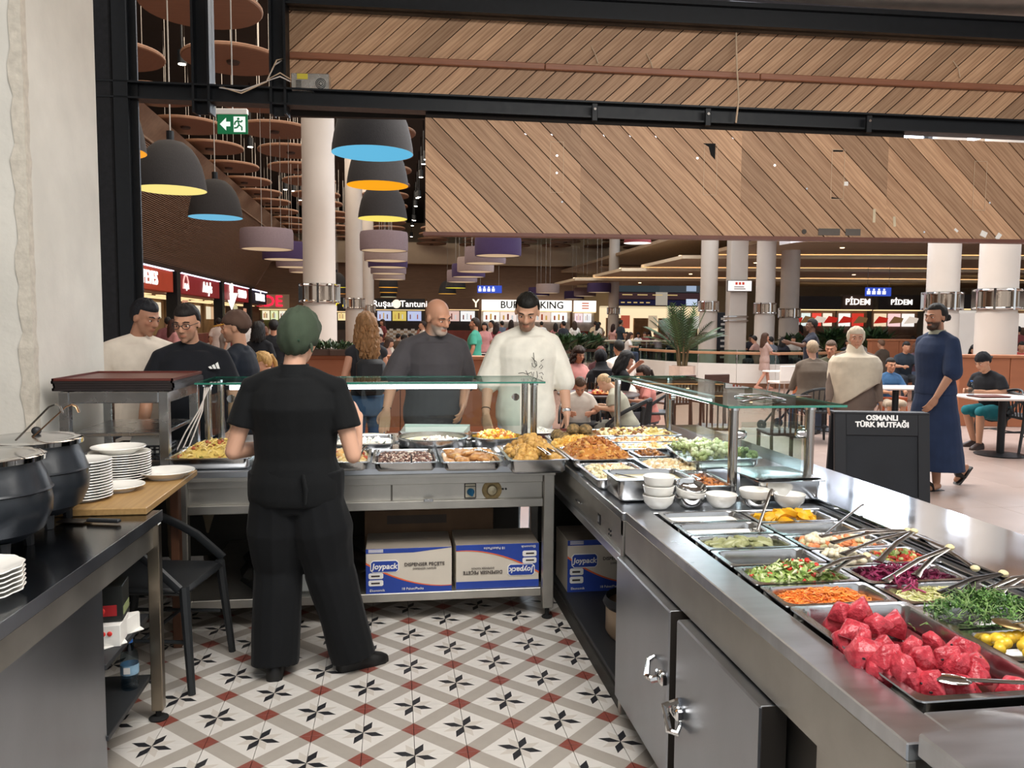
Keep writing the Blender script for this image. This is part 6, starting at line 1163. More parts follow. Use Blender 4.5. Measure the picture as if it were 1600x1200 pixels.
# --- customers at the counter
t,HM,ST,J = person('person','bald man with grey goatee in dark grey shirt leaning over the counter',at((0.278,6.043,1.555)),R(182),1.83,.0065,'c99478',('bald','8a7a70'),('cloth','474447','half',.8,.034),('trousers','4a5a70'),'2a2a2a',
  dict(lean=9,head=(34,-16,4),re=(.29,.16,1.16),rw=(.335,.30,.97),rhd=(.03,.14,-.16),rhn=(-.2,-.8,-.4),le=(-.25,-.06,1.14),lw=(-.2,.14,.98),rcurl=.25),1.08,0,('b5aaa0',.75),belly=.02,brow='5a4a42')
MB().tube([J[1][2]+V((.03*math.cos(a),.008*math.sin(a)+.0,.03*math.sin(a)*.4+.012)) for a in [2*PI*k/12 for k in range(13)]],.004,6).obj('bracelet',BLACKP,t,smooth=True)
t,HM,ST,J = person('person','young man in loose white shirt with line drawing looking down at food',at((0.963,5.923,1.56)),R(178),1.875,.0065,'c79a80',('short','15130f'),('cloth','e6e2d6','half',.74,.042),('trousers','c9d3da'),'dddddd',
  dict(lean=4,head=(-12,-24,-3),le=(-.265,.02,1.12),lw=(-.275,.1,.9),re=(.265,.03,1.12),rw=(.29,.16,.92),rhd=(-.02,.1,-.2),lhd=(0,.05,-.2),rhn=(-.6,-.7,0),lhn=(1,0,0)),1.02,0,('2a201a',.6),brow='15130f')
for q,nm in ((-1,'watch'),(1,'bracelet')):
    w_ = J[q][2]; d = (J[q][1]-w_).normalized(); MB().lathe([(.031,-.012 if q < 0 else -.004),(.034,0),(.031,.012 if q < 0 else .004)],16).obj(nm,CHROME if q < 0 else BLACKP,t,loc=w_+d*.03,rot=d.to_track_quat('Z','Y').to_euler(),smooth=True)
LINE = mat('print_line','3c3832',.8); pr = MB()
def chest(u,v): return ST @ V((u,.165+.012*math.cos(u*9),v))
for pts in (((-.03,1.36),(-.035,1.31),(-.05,1.27)),((-.02,1.33),(-.035,1.31),(-.05,1.3),(-.055,1.275),(-.04,1.26),(-.025,1.27),(-.02,1.29)),((.07,1.22),(.04,1.225),(.01,1.215),(-.02,1.23)),((.02,1.24),(-.0,1.2),(-.02,1.17),(-.05,1.165),(-.06,1.2),(-.055,1.235)),((-.02,1.225),(-.03,1.19),(-.035,1.23)),((-.07,1.26),(-.085,1.28),(-.095,1.265),(-.08,1.25)),((-.08,1.3),(-.1,1.315)),((-.07,1.22),(-.09,1.225),(-.1,1.21)),((-.085,1.2),(-.095,1.18))):
    pr.tube([chest(u+.005,v-.02) for u,v in pts],.0026,5)
pr.obj('shirt_drawing',LINE,t)
t,HM,ST,J = person('person','man with glasses and black shirt with white chest logo at left',at((-1.339,5.601,1.553)),R(192),1.745,.0075,'bd8d72',('short','1c1715'),('cloth','14161c','short',.8,.03),('trousers','b7a78c'),'3a3028',
  dict(head=(-20,-14,0),le=(-.27,.06,1.12),lw=(-.25,.26,.98),re=(.27,.02,1.12),rw=(.3,.12,.9)),1.1,0,('4a3c34',.35),brow='1c1715',belly=.03)
gl = MB()
for q in (-1,1): gl.tube([HM @ V((q*.033+.024*math.cos(a),.099-.012*abs(math.cos(a))*0-(.008 if q*math.cos(a) > .5 else 0),.004+.018*math.sin(a))) for a in [2*PI*k/14 for k in range(15)]],.0025,5); gl.tube([HM @ V(p) for p in ((q*.057,.09,.008),(q*.076,.04,.01),(q*.08,-.01,.006))],.0022,5)
gl.tube([HM @ V(p) for p in ((-.009,.1,.008),(0,.106,.01),(.009,.1,.008))],.0025,5); gl.obj('glasses',BLACKP,t,smooth=True)
lg = MB()
for k,(x0,h_) in enumerate(((-.03,.018),(-.008,.03),(.014,.044))): lg.prism([(x0,0),(x0+.016,0),(x0+.016-.012,h_),(x0-.012,h_*.72)],-.004,0,axis=1)
lg.obj('chest_logo',WPR,t,loc=ST @ V((-.15,.152,1.325)),rot=(0,0,R(180)))
t,HM,ST,J = person('person','man in navy shirt and brown cap with mustard brim turned left',at((-1.188,6.438,1.543)),R(75),1.70,.008,'b98b70',('cap','2a201c','5b463c','c98f3a'),('cloth','141b26','short',.8,.03),('trousers','3a4048'),'2a2a2a',
  dict(head=(10,-4,0),re=(.26,.1,1.14),rw=(.14,.2,1.36),rhd=(-.1,.02,.2),rcurl=.7,le=(-.26,.04,1.14),lw=(-.2,.26,1.1)),1.03,0,('3a2c26',.3))
person('person','dark haired man in white shirt half hidden by the dark post',at((-1.784,6.019,1.545)),R(-150),1.79,.008,'a87a62',('short','14161c'),('cloth','dcd2c4','short',.8,.03),('trousers','3a4048'),'2a2a2a',dict(head=(30,-18,0)),1.12)
t,HM,ST,J = person('person','woman with long curly blond hair carrying a black backpack',at((-0.26,7.515,1.534)),R(15),1.70,.008,'c48e74',('curly','8a6440',.25),('cloth','2a2a2e','none',.85,.014),('trousers','3f5878'),'2a2a2a',
  dict(head=(5,0,0),le=(-.22,-.02,1.13),lw=(-.2,.1,.93),re=(.22,.0,1.13),rw=(.18,.2,1.05)),.92,1)
bp = MB(); bp.box(-.13,.13,-.24,-.11,.98,1.3,.04); o = bp.obj('backpack',mat('backpack_black','15171c',.7,0,.2,12),None,smooth=True,loc=t.location,rot=t.rotation_euler); tag(o,'black backpack on the back of the curly haired woman','bag')
sb = MB()
for q in (-1,1): sb.tube([(q*.09,-.12,1.28),(q*.095,-.06,1.40),(q*.1,.04,1.405),(q*.105,.1,1.3),(q*.12,.04,1.1),(q*.11,-.1,1.02)],[(.018,.005)]*6,6)
sb.obj('strap',mat('backpack_black'),o,smooth=True)
# --- people walking past at right
t,HM,ST,J = person('person','woman in cream headscarf and long taupe coat behind the easel',at((4.795,7.893,1.555)),R(165),1.605,.008,'c09078',('hijab','2a2018','d2c6b2',1),('cloth','75665d','long',.7,.035),('robe','75665d',.12,.25),'3a302a',
  dict(head=(-8,-2,0),re=(.28,.05,1.10),rw=(.32,.16,.9),le=(-.26,.0,1.12),lw=(-.27,.08,.9)),1.22,1,belly=.05)
t,HM,ST,J = person('person','bearded man in long navy robe with black hair bun walking left',at((5.347,7.358,1.565)),R(98),1.85,.007,'a87b62',('bun','15120f'),('cloth','22304c','half',.9,.03),('robe','22304c',.2,.31,.0),'',
  dict(lean=2,head=(6,-3,0),lk=(-.09,.06,.5),la=(-.09,.03,.085),rk=(.09,-.04,.49),ra=(.09,-.43,.18),rfp=-48,le=(-.25,.06,1.13),lw=(-.22,.2,.9),re=(.26,-.1,1.14),rw=(.27,-.12,.88)),1.06,0,('15120f',.9))
for q,pt in ((-1,0),(1,-48)):
    n_ = V((q*.09,.03 if q < 0 else -.43,.085 if q < 0 else .18))*(1.85/1.75); FM = MX.Translation(n_) @ MX.Rotation(R(pt),4,'X'); g = MB()
    g.prism([(-.04,-.07),(.04,-.07),(.046,.06),(.04,.17),(0,.19),(-.04,.17),(-.046,.06)],-.105,-.085,M=FM); g.tube([FM @ V(p) for p in ((-.046,.08,-.09),(-.035,.09,-.03),(0,.095,-.015),(.035,.09,-.03),(.046,.08,-.09))],[(.03,.006)]*5,6,up=(0,1,0)); g.obj('slipper',BLACKP,t,smooth=True)
MB().loft([ering((0,-.012,z),rx,rx*.94,18,ST) for z,rx in ((1.47,.082),(1.505,.07),(1.508,.066),(1.475,.074))]).obj('collar_trim',cloth('8f9080'),t,smooth=True)
SEAT = lambda **k: dict(dict(hip=.50,lk=(-.12,.40,.50),la=(-.12,.40,.085),rk=(.12,.40,.50),ra=(.12,.40,.085),lean=12,le=(-.24,.16,.76),lw=(-.16,.36,.76),re=(.24,.16,.76),rw=(.16,.36,.76)),**k)
person('person','seated man in black shirt, black cap and teal shorts at right table',at((8.058,9.844,1.548)),R(100),1.76,.01,'b98b70',('capback','1c1715','17181c'),('cloth','17191e','short',.82,.03),('shorts','1f6e78'),'2a1a16',SEAT(lean=22,rk=(.1,.4,.5),ra=(.1,.25,.085)),1.12)
person('person','girl with long brown hair walking past the glass railing in pale dress',at((9.287,19.366,1.434)),R(-85),1.41,.012,'c58f78',('long','4a3226',.22),('cloth','b59a92','short',.7,.03),('skirt','b59a92',.6,.2),'b8806a',dict(lk=(-.09,.16,.5),la=(-.09,.22,.085),rk=(.09,-.06,.48),ra=(.09,-.3,.12),re=(.2,.14,1.15),rw=(.16,.34,1.12)),.9,1,hs=1.12)
person('person','boy in blue printed shirt sitting at the small table on orange stool',at((7.64,11.623,1.523)),R(172),1.42,.01,'b98568',('short','17120f'),('cloth','3b5f86','short',.84,.03),('shorts','b8a894'),'5a4a3a',SEAT(hip=.56,lk=(-.12,.36,.54),la=(-.12,.34,.085),rk=(.12,.36,.54),ra=(.12,.34,.085),lean=4),.95,0,hs=1.12)
person('person','grey blond haired woman in brown grey jumper seated with back turned',at((5.8,10.576,1.527)),R(-8),1.72,.01,'c49a84',('short','a08c74'),('cloth','64594f','long',.84,.04),('trousers','39506e'),'2a2a2a',SEAT(hip=.62,lk=(-.12,.4,.58),rk=(.12,.4,.58),lean=6),1.22,1)
person('person','man in olive shirt seated beside the woman in jumper',at((6.646,11.565,1.519)),R(140),1.72,.01,'b98468',('short','5a4638'),('cloth','4b4a3a','long',.84,.03),('trousers','39404e'),'2a2a2a',SEAT(hip=.62,lk=(-.12,.4,.58),rk=(.12,.4,.58)),1.05)
person('person','dark skinned man in navy shirt standing with one arm stretched left',at((7.895,14.516,1.488)),R(70),1.75,.011,'5f4538',('short','14110f'),('cloth','20222e','short',.8,.03),('trousers','23262c'),'1a1a1a',dict(le=(-.34,.2,1.25),lw=(-.4,.42,1.3)),1.05)
person('person','man in green polo shirt standing in the crowd looking left',at((1.625,16.538,1.43)),R(70),1.73,.011,'a87860',('short','2a201a'),('cloth','3d8c78','short',.8,.03),('trousers','4a5a48'),'2a2a2a',dict(),1.08,0,('3a2c24',.6))
# --- family table left of the right canopy
person('person','boy in white shirt sitting at the food table looking down',at((2.172,9.385,1.523)),R(170),1.38,.01,'b9856a',('short','4a3628'),('cloth','d8cfc4','short',.84,.03),('shorts','3a3a40'),'3a3a3a',SEAT(head=(0,-28,0)),.95,0,hs=1.1)
person('person','person with curly dark hair and pink top behind the boy',at((2.761,12.331,1.489)),R(-160),1.7,.011,'b98468',('curly','2a1c16',.08),('cloth','c98a84','short',.84,.03),('trousers','39404e'),'2a2a2a',SEAT(),1,1)
person('person','woman in black headscarf and black dress seated with back turned',at((3.029,11.484,1.501)),R(10),1.66,.011,'b98468',('hijab','14110f','15161b'),('cloth','15161b','long',.84,.03),('robe','15161b',.3,.26),'1a1a1a',SEAT(),1.08,1)
person('person','woman with long black hair and black tank top in profile',at((2.943,10.587,1.512)),R(-80),1.70,.01,'c08c74',('long','100e10',.16),('cloth','14151a','none',.84,.016),('trousers','23262c'),'2a2a2a',SEAT(head=(0,-8,0),le=(-.22,.2,.9),lw=(-.1,.36,1.08),re=(.22,.2,.86)),1.02,1)
person('person','man with short black hair in white shirt seated with back turned',at((3.586,12.413,1.492)),R(15),1.78,.011,'a8785e',('short','15120f'),('cloth','e0d6cc','short',.84,.034),('trousers','39404e'),'2a2a2a',SEAT(hip=.54),1.18)
person('person','fair haired person in grey green shirt bent over the food table',at((2.707,9.105,1.529)),R(62),1.5,.01,'d3a88c',('buzz','c9a982'),('cloth','a8a594','short',.82,.034),('shorts','8a8a80'),'3a3a3a',SEAT(lean=26,head=(0,-16,0)),1.05)
person('person','girl with dark ponytail and pink top holding her ear',at((3.406,10.419,1.516)),R(85),1.42,.01,'c08c74',('pony','2a1c16'),('cloth','c9827a','short',.84,.03),('shorts','5a5a60'),'3a3a3a',SEAT(re=(.2,.2,.95),rw=(.1,.16,1.12)),.92,1,hs=1.1)
person('person','person with auburn hair in dark top at the rear table',at((3.438,13.243,1.481)),R(160),1.68,.012,'c08c74',('bun','5a2c20'),('cloth','4a2c30','short',.84,.03),('trousers','39404e'),'2a2a2a',SEAT(),1,1)
person('person','woman in black shirt with dark hair standing left of the worker',at((-1.907,11.898,1.471)),R(-20),1.62,.011,'c08c74',('long','15110f',.12),('cloth','15161a','short',.82,.03),('trousers','2a2c34'),'2a2a2a',dict(),1.1,1)
person('person','second dark haired person in black just right of the woman',at((-1.892,13.209,1.454)),R(5),1.66,.011,'b98468',('short','120f0e'),('cloth','17181c','short',.82,.03),('trousers','2a2c34'),'2a2a2a',dict(),1.05)
person('person','blond woman in peach top seated left of the green cap',at((-1.231,8.869,1.512)),R(120),1.62,.01,'d0a084',('pony','b08a52'),('cloth','d8a888','short',.84,.03),('trousers','6a5a50'),'2a2a2a',SEAT(hip=.62,head=(0,-14,0),re=(.2,.2,1.0),rw=(.14,.3,1.05)),1.02,1)
# ---------------------------------------------------------------- easel board
E_ = (4.299,6.651,0.419)
ez = thing('easel_board','black easel chalkboard with white restaurant lettering behind the counter','sign',(E_[0],E_[1],0),-.22); EB = mat('easel_black','1b1e24',.55,0,.1,6)
fr = MB(); FT = MX.Translation((0,-.13,0)) @ MX.Rotation(R(-7),4,'X'); BT = MX.Translation((0,.17,0)) @ MX.Rotation(R(7.5),4,'X')
for x0,x1,z0,z1 in ((-.41,-.31,.02,.86),(.31,.41,.02,.86),(-.31,.31,.66,.86),(-.31,.31,.02,.12)): fr.box(x0,x1,-.02,.02,z0,z1,.003,M=FT)
fr.obj('frame',EB,ez); MB().box(-.31,.31,-.004,.006,.12,.66,M=FT).obj('chalk_panel',mat('chalk_panel','24282e',.8,0,.1,4),ez)
MB().box(-.41,.41,-.018,.018,.02,.86,.003,M=BT).obj('rear_panel',EB,ez); MB().box(-.41,.41,-.05,.09,.84,.862,.004).obj('top_hinge',EB,ez)
SG = mat('sign_letter_white','f0f0ee',.6,emit='f0f0ee',es=.25)
for s_,z in (('OSMANLI',.815),('TÜRK MUTFAĞI',.755)):
    p = FT @ V((0,-.022,z)); text(s_,.064,SG,ez,p,(PI/2-R(7),0,0),.002,bold=.0026,sx=1.02)
# ---------------------------------------------------------------- partitions, railings, planters
TER = mat('terracotta_panel','9c5f3f',.6,0,.06,2,(1,1,6))
def fl2(p): return V((p[0],p[1],0))
def lowwall(label,pa,pb,h,th=.28):
    a,b_ = fl2(pa),fl2(pb); d = b_-a; t = thing('seating_partition',label,'partition',a,math.atan2(d.y,d.x)); L_ = d.length; n = max(2,int(L_/1.1))
    for k in range(n): MB().box(L_*k/n+.004,L_*(k+1)/n-.004,0,th,0,h-.05,.006).obj('panel',TER,t)
    MB().box(-.02,L_+.02,-.02,th+.02,h-.05,h,.006).obj('cap_board',mat('partition_cap','a56a48',.5),t); return t
lowwall('long terracotta seating partition behind the worker and customers',(-1.424,11.524,1.123),(1.563,11.09,1.144),1.17); lowwall('terracotta seating partition at the right edge behind the black cap man',(9.138,12.011,1.108),(10.63,11.593,1.128),1.17); lowwall('terracotta seating partition far behind the hijab woman',(12.837,20.367,1.092),(14.318,20.152,1.102),1.27)
PLG = [mat('leaf_green','3f5a34',.5,0,.3,20),mat('leaf_dark','2b4028',.5,0,.3,20)]
def bush(label,p,z,n,r,h,par=None,spike=False):
    t = thing('planter_plant',label,'plant',(p[0],p[1],z)); MB().box(-r*.8,r*.8,-.12,.12,0,.09,.01).obj('planter_box',mat('planter_brown','4a3428',.7),t)
    for g in range(2):
        b = MB()
        for k in range(n):
            a,e = rnd.uniform(0,6.3),rnd.uniform(.5,1.4); L_ = h*rnd.uniform(.5,1); x0,y0 = rnd.uniform(-r,r)*.7,rnd.uniform(-.1,.1)
            dx,dy,dz = math.cos(a)*math.cos(e),math.sin(a)*math.cos(e),math.sin(e); w_ = L_*.09; px_,py_ = -math.sin(a)*w_,math.cos(a)*w_
            b.add([(x0,y0,.08),(x0+dx*L_*.5+px_,y0+dy*L_*.5+py_,.08+dz*L_*.6),(x0+dx*L_,y0+dy*L_,.08+dz*L_*.8),(x0+dx*L_*.5-px_,y0+dy*L_*.5-py_,.08+dz*L_*.6)],[(0,1,2,3)])
        b.obj('foliage',PLG[g],t,fix=False)
    return t
bush('low green plant on the partition left of the curly haired woman',(-1.036,11.367,1.166),1.17,60,.22,.22); bush('second low green plant on the partition by the curly hair',(-0.705,11.319,1.168),1.17,60,.22,.2)
for k,(px,l) in enumerate(((0,'left'),(1,'middle'),(2,'right'))):
    bush(['leafy planter row behind the white shirt man, left clump','leafy planter row behind the white shirt man, middle clump','leafy planter row behind the white shirt man, right clump'][k],[(4.903,23.54,1.359),(5.532,24.257,1.353),(6.191,24.969,1.348)][k],.75,90,.26,.75)
    bush(['green plant before the right shops, left of the navy shirt man','tall green plant before the right shops, right of the navy shirt man','green plant before the right shops beside the headscarf woman'][k],[(14.624,28.191,1.35),(14.471,25.182,1.388),(15.864,24.98,1.397)][k],.7,110,.45,1.15 if k else .8)
def palm(label,p,z0,n,L_,px=.3):
    t = thing('potted_palm',label,'plant',(p[0],p[1],0)); MB().lathe([(.001,0),(.25,0),(.29,.02),(.3,z0),(.27,z0),(.26,z0-.05),(.001,z0-.05)],6).obj('pot',mat('pot_pale','cbb6a8',.6),t)
    st = MB()
    for k in range(7): a = k*.9; st.tube([(.08*math.cos(a),.08*math.sin(a),z0-.05),(.12*math.cos(a),.12*math.sin(a),z0+.3),(.2*math.cos(a),.2*math.sin(a),z0+.62)],[.03,.022,.012],6)
    st.obj('stem',mat('palm_stem','5a4a30',.7),t,smooth=True)
    for k in range(n):
        a = k*2.4; e = rnd.uniform(.55,1.45); fr_ = MB(); pts = []
        for q in range(9):
            f = q/8; r = L_*f*math.cos(e)*(1-.1*f); z = L_*f*math.sin(e)-.38*L_*f*f*math.cos(e); pts.append(V((.08*math.cos(a)+r*math.cos(a),.08*math.sin(a)+r*math.sin(a),z0+.3+z)))
        fr_.tube(pts,[.008]*9,4)
        sd = V((-math.sin(a),math.cos(a),0))
        for q in range(1,9):
            for j in (0,.5):
                for s_ in (-1,1):
                    f = (q-j); i0 = int(f); p_ = pts[i0].lerp(pts[min(8,i0+1)],f-i0); d = (pts[min(8,i0+1)]-pts[max(0,i0-1)]).normalized(); l = .26*L_*(1-abs(f-4)/6); tip = p_+(sd*s_*.8+d*.75+V((0,0,-.12)))*l; w_ = d*(.02)
                    fr_.add([p_-w_,p_+w_,tip],[(0,1,2)])
        fr_.obj('frond',PLG[k%2],t,fix=False)
    return t
palm('tall potted palm in a pale pot beside the glass railing',(6.167,16.788,0.619),.74,34,1.15)
def railing(label,pts,panel,glassz,rail,m):
    pts = [fl2(p) for p in pts]; t = thing('glass_railing',label,'railing',pts[0]); o = pts[0]
    for a,b_ in zip(pts,pts[1:]):
        d = b_-a; A = math.atan2(d.y,d.x); L_ = d.length; k = dict(loc=a-o,rot=(0,0,A))
        if panel: MB().box(0,L_,-.03,.03,panel[0],panel[1]).obj('white_panel',WHITEP,t,**k); MB().box(0,L_,-.05,.05,0,panel[0]).obj('base_strip',mat('rail_wood_dark','6f4c36',.5),t,**k)
        n = max(1,int(L_/1.3))
        for q in range(n): MB().box(L_*q/n+.01,L_*(q+1)/n-.01,-.006,.006,glassz[0],glassz[1]).obj('glass_pane',glass('rail_glass','c4d4cc',.05),t,**k); MB().box(L_*q/n-.012,L_*q/n+.012,-.02,.02,glassz[0]-.03,glassz[1],.003).obj('post',STEEL,t,**k)
        MB().box(-.02,L_+.02,-.05,.05,rail[0],rail[1],.01).obj('handrail',m,t,**k)
railing('curved white and glass railing with wooden handrail round the atrium',[(7.079,22.752,0),(7.418,21.478,0),(7.979,20.532,0),(8.8,19.948,-0),(9.733,19.686,0),(10.93,19.933,0),(12.644,20.969,0)],(.12,.62),(.62,.98),(.86,.93),mat('rail_wood','b98a68',.4,0,.1,5))
railing('far glass railing across the atrium with pale top edge',[(6.799,32.359,0.736),(8.867,32.059,0.751),(11.452,31.683,0.769),(14.036,31.308,0.787),(17.369,29.813,0.839)],None,(.05,.92),(.92,.98),mat('rail_pale','bdb8a0',.5))
# ---------------------------------------------------------------- tables and chairs
TTW = mat('table_white','d9cbc4',.35,0,.04,3)
def ped_table(label,p,w_,d_,rz=-.14,rnd_=False,m=TTW):
    t = thing('cafe_table',label,'table',(p[0],p[1],0),rz)
    if rnd_: MB().lathe([(.001,.72),(w_,.72),(w_+.01,.735),(w_,.75),(.001,.75)],32).obj('tabletop',m,t,smooth=True)
    else: MB().box(-w_,w_,-d_,d_,.725,.75,.006).obj('tabletop',m,t)
    MB().rod((0,0,.02),(0,0,.725),.045,12).obj('pedestal',BLACKM,t,smooth=True); MB().lathe([(.001,0),(.29,0),(.3,.012),(.1,.03),(.001,.03)],28).obj('base_plate',BLACKM,t,smooth=True); return t
ped_table('white topped pedestal table at the right edge',(7.623,9.2,0.581),.52,.38); ped_table('small white table before the boy in blue',(7.198,10.777,0.789),.42,.32); ped_table('round dark food table of the family left of the right canopy',(2.574,10.034,0.782),.52,.5,0,True,mat('table_dark','3a2a24',.4)); ped_table('white table by the stools beneath the white cabinet',(11.453,14.505,1),.45,.35); ped_table('pale table far right behind the black cap man',(11.748,13.856,1.029),.4,.35); ped_table('table behind the woman in jumper',(6.656,11.766,0.918),.4,.4)
armchair('black bistro chair of the black cap man at right',at((8.183,9.877,0.504)),R(100)); armchair('black bistro chair under the woman in jumper',at((5.788,10.477,0.639)),R(-8)); armchair('black bistro chair nearest the canopy at the family table',at((2.688,9.058,0.563)),R(60)); armchair('black bistro chair of the boy in white at the family table',at((2.176,9.385,0.608)),R(170)); armchair('black bistro chair of the woman in black tank top',at((2.962,10.635,0.642)),R(-80)); armchair('black bistro chair at the pink girl place',at((3.456,10.462,0.655)),R(85)); armchair('black bistro chair empty at the right table far side',at((8.227,9.415,0.553)),R(-100))
WCH = mat('chair_walnut','4a3026',.5,0,.2,8,(1,1,6))
def slatchair(label,p,rz):
    t = thing('wooden_chair',label,'chair',p,rz); MB().box(-.21,.21,-.2,.22,.43,.465,.008).obj('seat',WCH,t)
    for x in (-.19,.19): MB().box(x-.018,x+.018,.17,.206,0,.43,.004).obj('leg',WCH,t); MB().tube([(x,-.22,0),(x,-.19,.45),(x,-.25,.86)],[.018]*3,6).obj('leg',WCH,t)
    MB().box(-.21,.21,-.275,-.235,.74,.88,.008).obj('top_rail',WCH,t)
    for k in range(5): MB().box(-.12+.06*k-.009,-.12+.06*k+.009,-.245,-.225,.46,.75).obj('back_slat',WCH,t)
    return t
slatchair('walnut slat back chair seen under the right canopy glass',at((3.685,8.862,0.576)),R(-20)); slatchair('walnut slat back chair at the near end of the right canopy',at((4.244,8.377,0.555)),R(-5)); slatchair('walnut chair with only its back above the canopy glass',at((4.803,11.934,0.712)),R(10)); slatchair('walnut chair behind the canopy beside the pink girl',at((4.17,11.722,0.73)),R(20))
sto = thing('orange_stool','orange wooden stool under the boy in blue','stool',at((7.693,11.666,0.721)),-.1); OW = mat('orange_wood','b5562a',.5)
MB().box(-.2,.2,-.18,.18,.48,.53,.01).obj('seat',OW,sto)
for x in (-.17,.17):
    for y in (-.15,.15): MB().tube([(x*1.2,y*1.2,0),(x,y,.5)],.024,6).obj('leg',OW,sto)
hc_ = thing('high_chair','white toddler high chair beside the walking girl','chair',at((7.365,14.593,0.625)),.2)
MB().box(-.2,.2,-.18,.18,.52,.56,.01).obj('seat',WHITEP,hc_); MB().box(-.2,.2,-.2,-.17,.56,.86,.01).obj('backrest',WHITEP,hc_); MB().box(-.24,.24,.08,.3,.72,.75,.01).obj('tray',WHITEP,hc_)
for x in (-.18,.18):
    for y in (-.16,.16): MB().tube([(x*1.35,y*1.35,0),(x,y,.53)],.016,6).obj('leg',STEEL,hc_)
sr = thing('stroller','black folding stroller with orange and white lining beside jumper woman','stroller',at((6.031,11.654,0.728)),R(30)); 
MB().tube([(-.2,-.3,.95),(-.2,.0,.5),(-.2,.35,.08)],.016,6).obj('frame_tube',BLACKM,sr); MB().tube([(.2,-.3,.95),(.2,.0,.5),(.2,.35,.08)],.016,6).obj('frame_tube',BLACKM,sr); MB().tube([(-.2,-.3,.95),(.2,-.3,.95)],.02,8).obj('push_handle',BLACKM,sr); MB().tube([(-.2,-.28,.08),(-.2,.1,.55)],.014,6).obj('frame_tube',BLACKM,sr); MB().tube([(.2,-.28,.08),(.2,.1,.55)],.014,6).obj('frame_tube',BLACKM,sr)
MB().box(-.19,.19,-.15,.2,.36,.42,.02).obj('seat',mat('stroller_orange','b86a44',.8),sr); MB().box(-.19,.19,-.22,-.14,.42,.88,.02).obj('backrest',mat('stroller_orange'),sr); MB().box(-.15,.15,-.15,-.1,.45,.8,.02).obj('lining',mat('lining_white','ddd0c4',.9),sr)
for x in (-.22,.22):
    for y in (-.28,.35): MB().lathe([(.02,-.02),(.075,-.02),(.08,0),(.075,.02),(.02,.02)],14).obj('wheel',BLACKP,sr,loc=(x,y,.08),rot=(0,PI/2,0),smooth=True)
tb = (2.574,10.034,0.782)
t = MB(); t.loft([rrect(.2,.15,.03,0),rrect(.215,.165,.03,.015),rrect(.2,.15,.03,.006)]); tag(t.obj('serving_tray',mat('tray_red','a82c34',.4),smooth=True,loc=(tb[0]+.05,tb[1]-.2,.752)),'red paper lined tray on the family food table','tray')
scatter('fried_snacks','fried snacks and red wrappers on the family table','food',tb[0]-.12,tb[0]+.2,tb[1]-.32,tb[1]-.08,.77,50,M_blob,[F('d89a48'),F('b82c3c'),F('e8c08a'),F('c83c4c')],.03,s=.03)
for k,(dx,dy,l) in enumerate(((-.2,-.12,'left clear drink cup on the family table'),(-.08,-.1,'right clear drink cup on the family table'),(.2,-.05,'beige drink cup with straw on the family table'))):
    c = thing('drink_cup',l,'cup',(tb[0]+dx,tb[1]+dy,.752)); MB().lathe([(.001,.002),(.032,.002),(.044,.14),(.041,.14),(.03,.008),(.001,.008)],18).obj('cup_body',glass('cup_clear','dcd6d0',.05) if k < 2 else mat('cup_beige','d8b890',.5),c,smooth=True); MB().rod((0,.0,.01),(.02,0,.2),.004,6).obj('straw',WHITEP,c)
bt = thing('water_bottle','clear plastic bottle on the right white table','bottle',(7.221,9.258,0.904)[:2]+(.75,)); MB().lathe([(.001,.002),(.03,.0),(.033,.01),(.033,.13),(.014,.17),(.013,.19),(.001,.19)],16).obj('body',WT,bt,smooth=True); MB().lathe([(.015,.185),(.015,.2),(.001,.2)],12).obj('cap',mat('blue_cap'),bt)
tt = MB(); tt.loft([rrect(.2,.14,.03,0),rrect(.215,.155,.03,.015),rrect(.2,.14,.03,.006)]); tb2 = (7.365,9.137,0.912); tag(tt.obj('serving_tray',TR,smooth=True,loc=(tb2[0],tb2[1],.752)),'brown tray on the white table before the black cap man','tray')
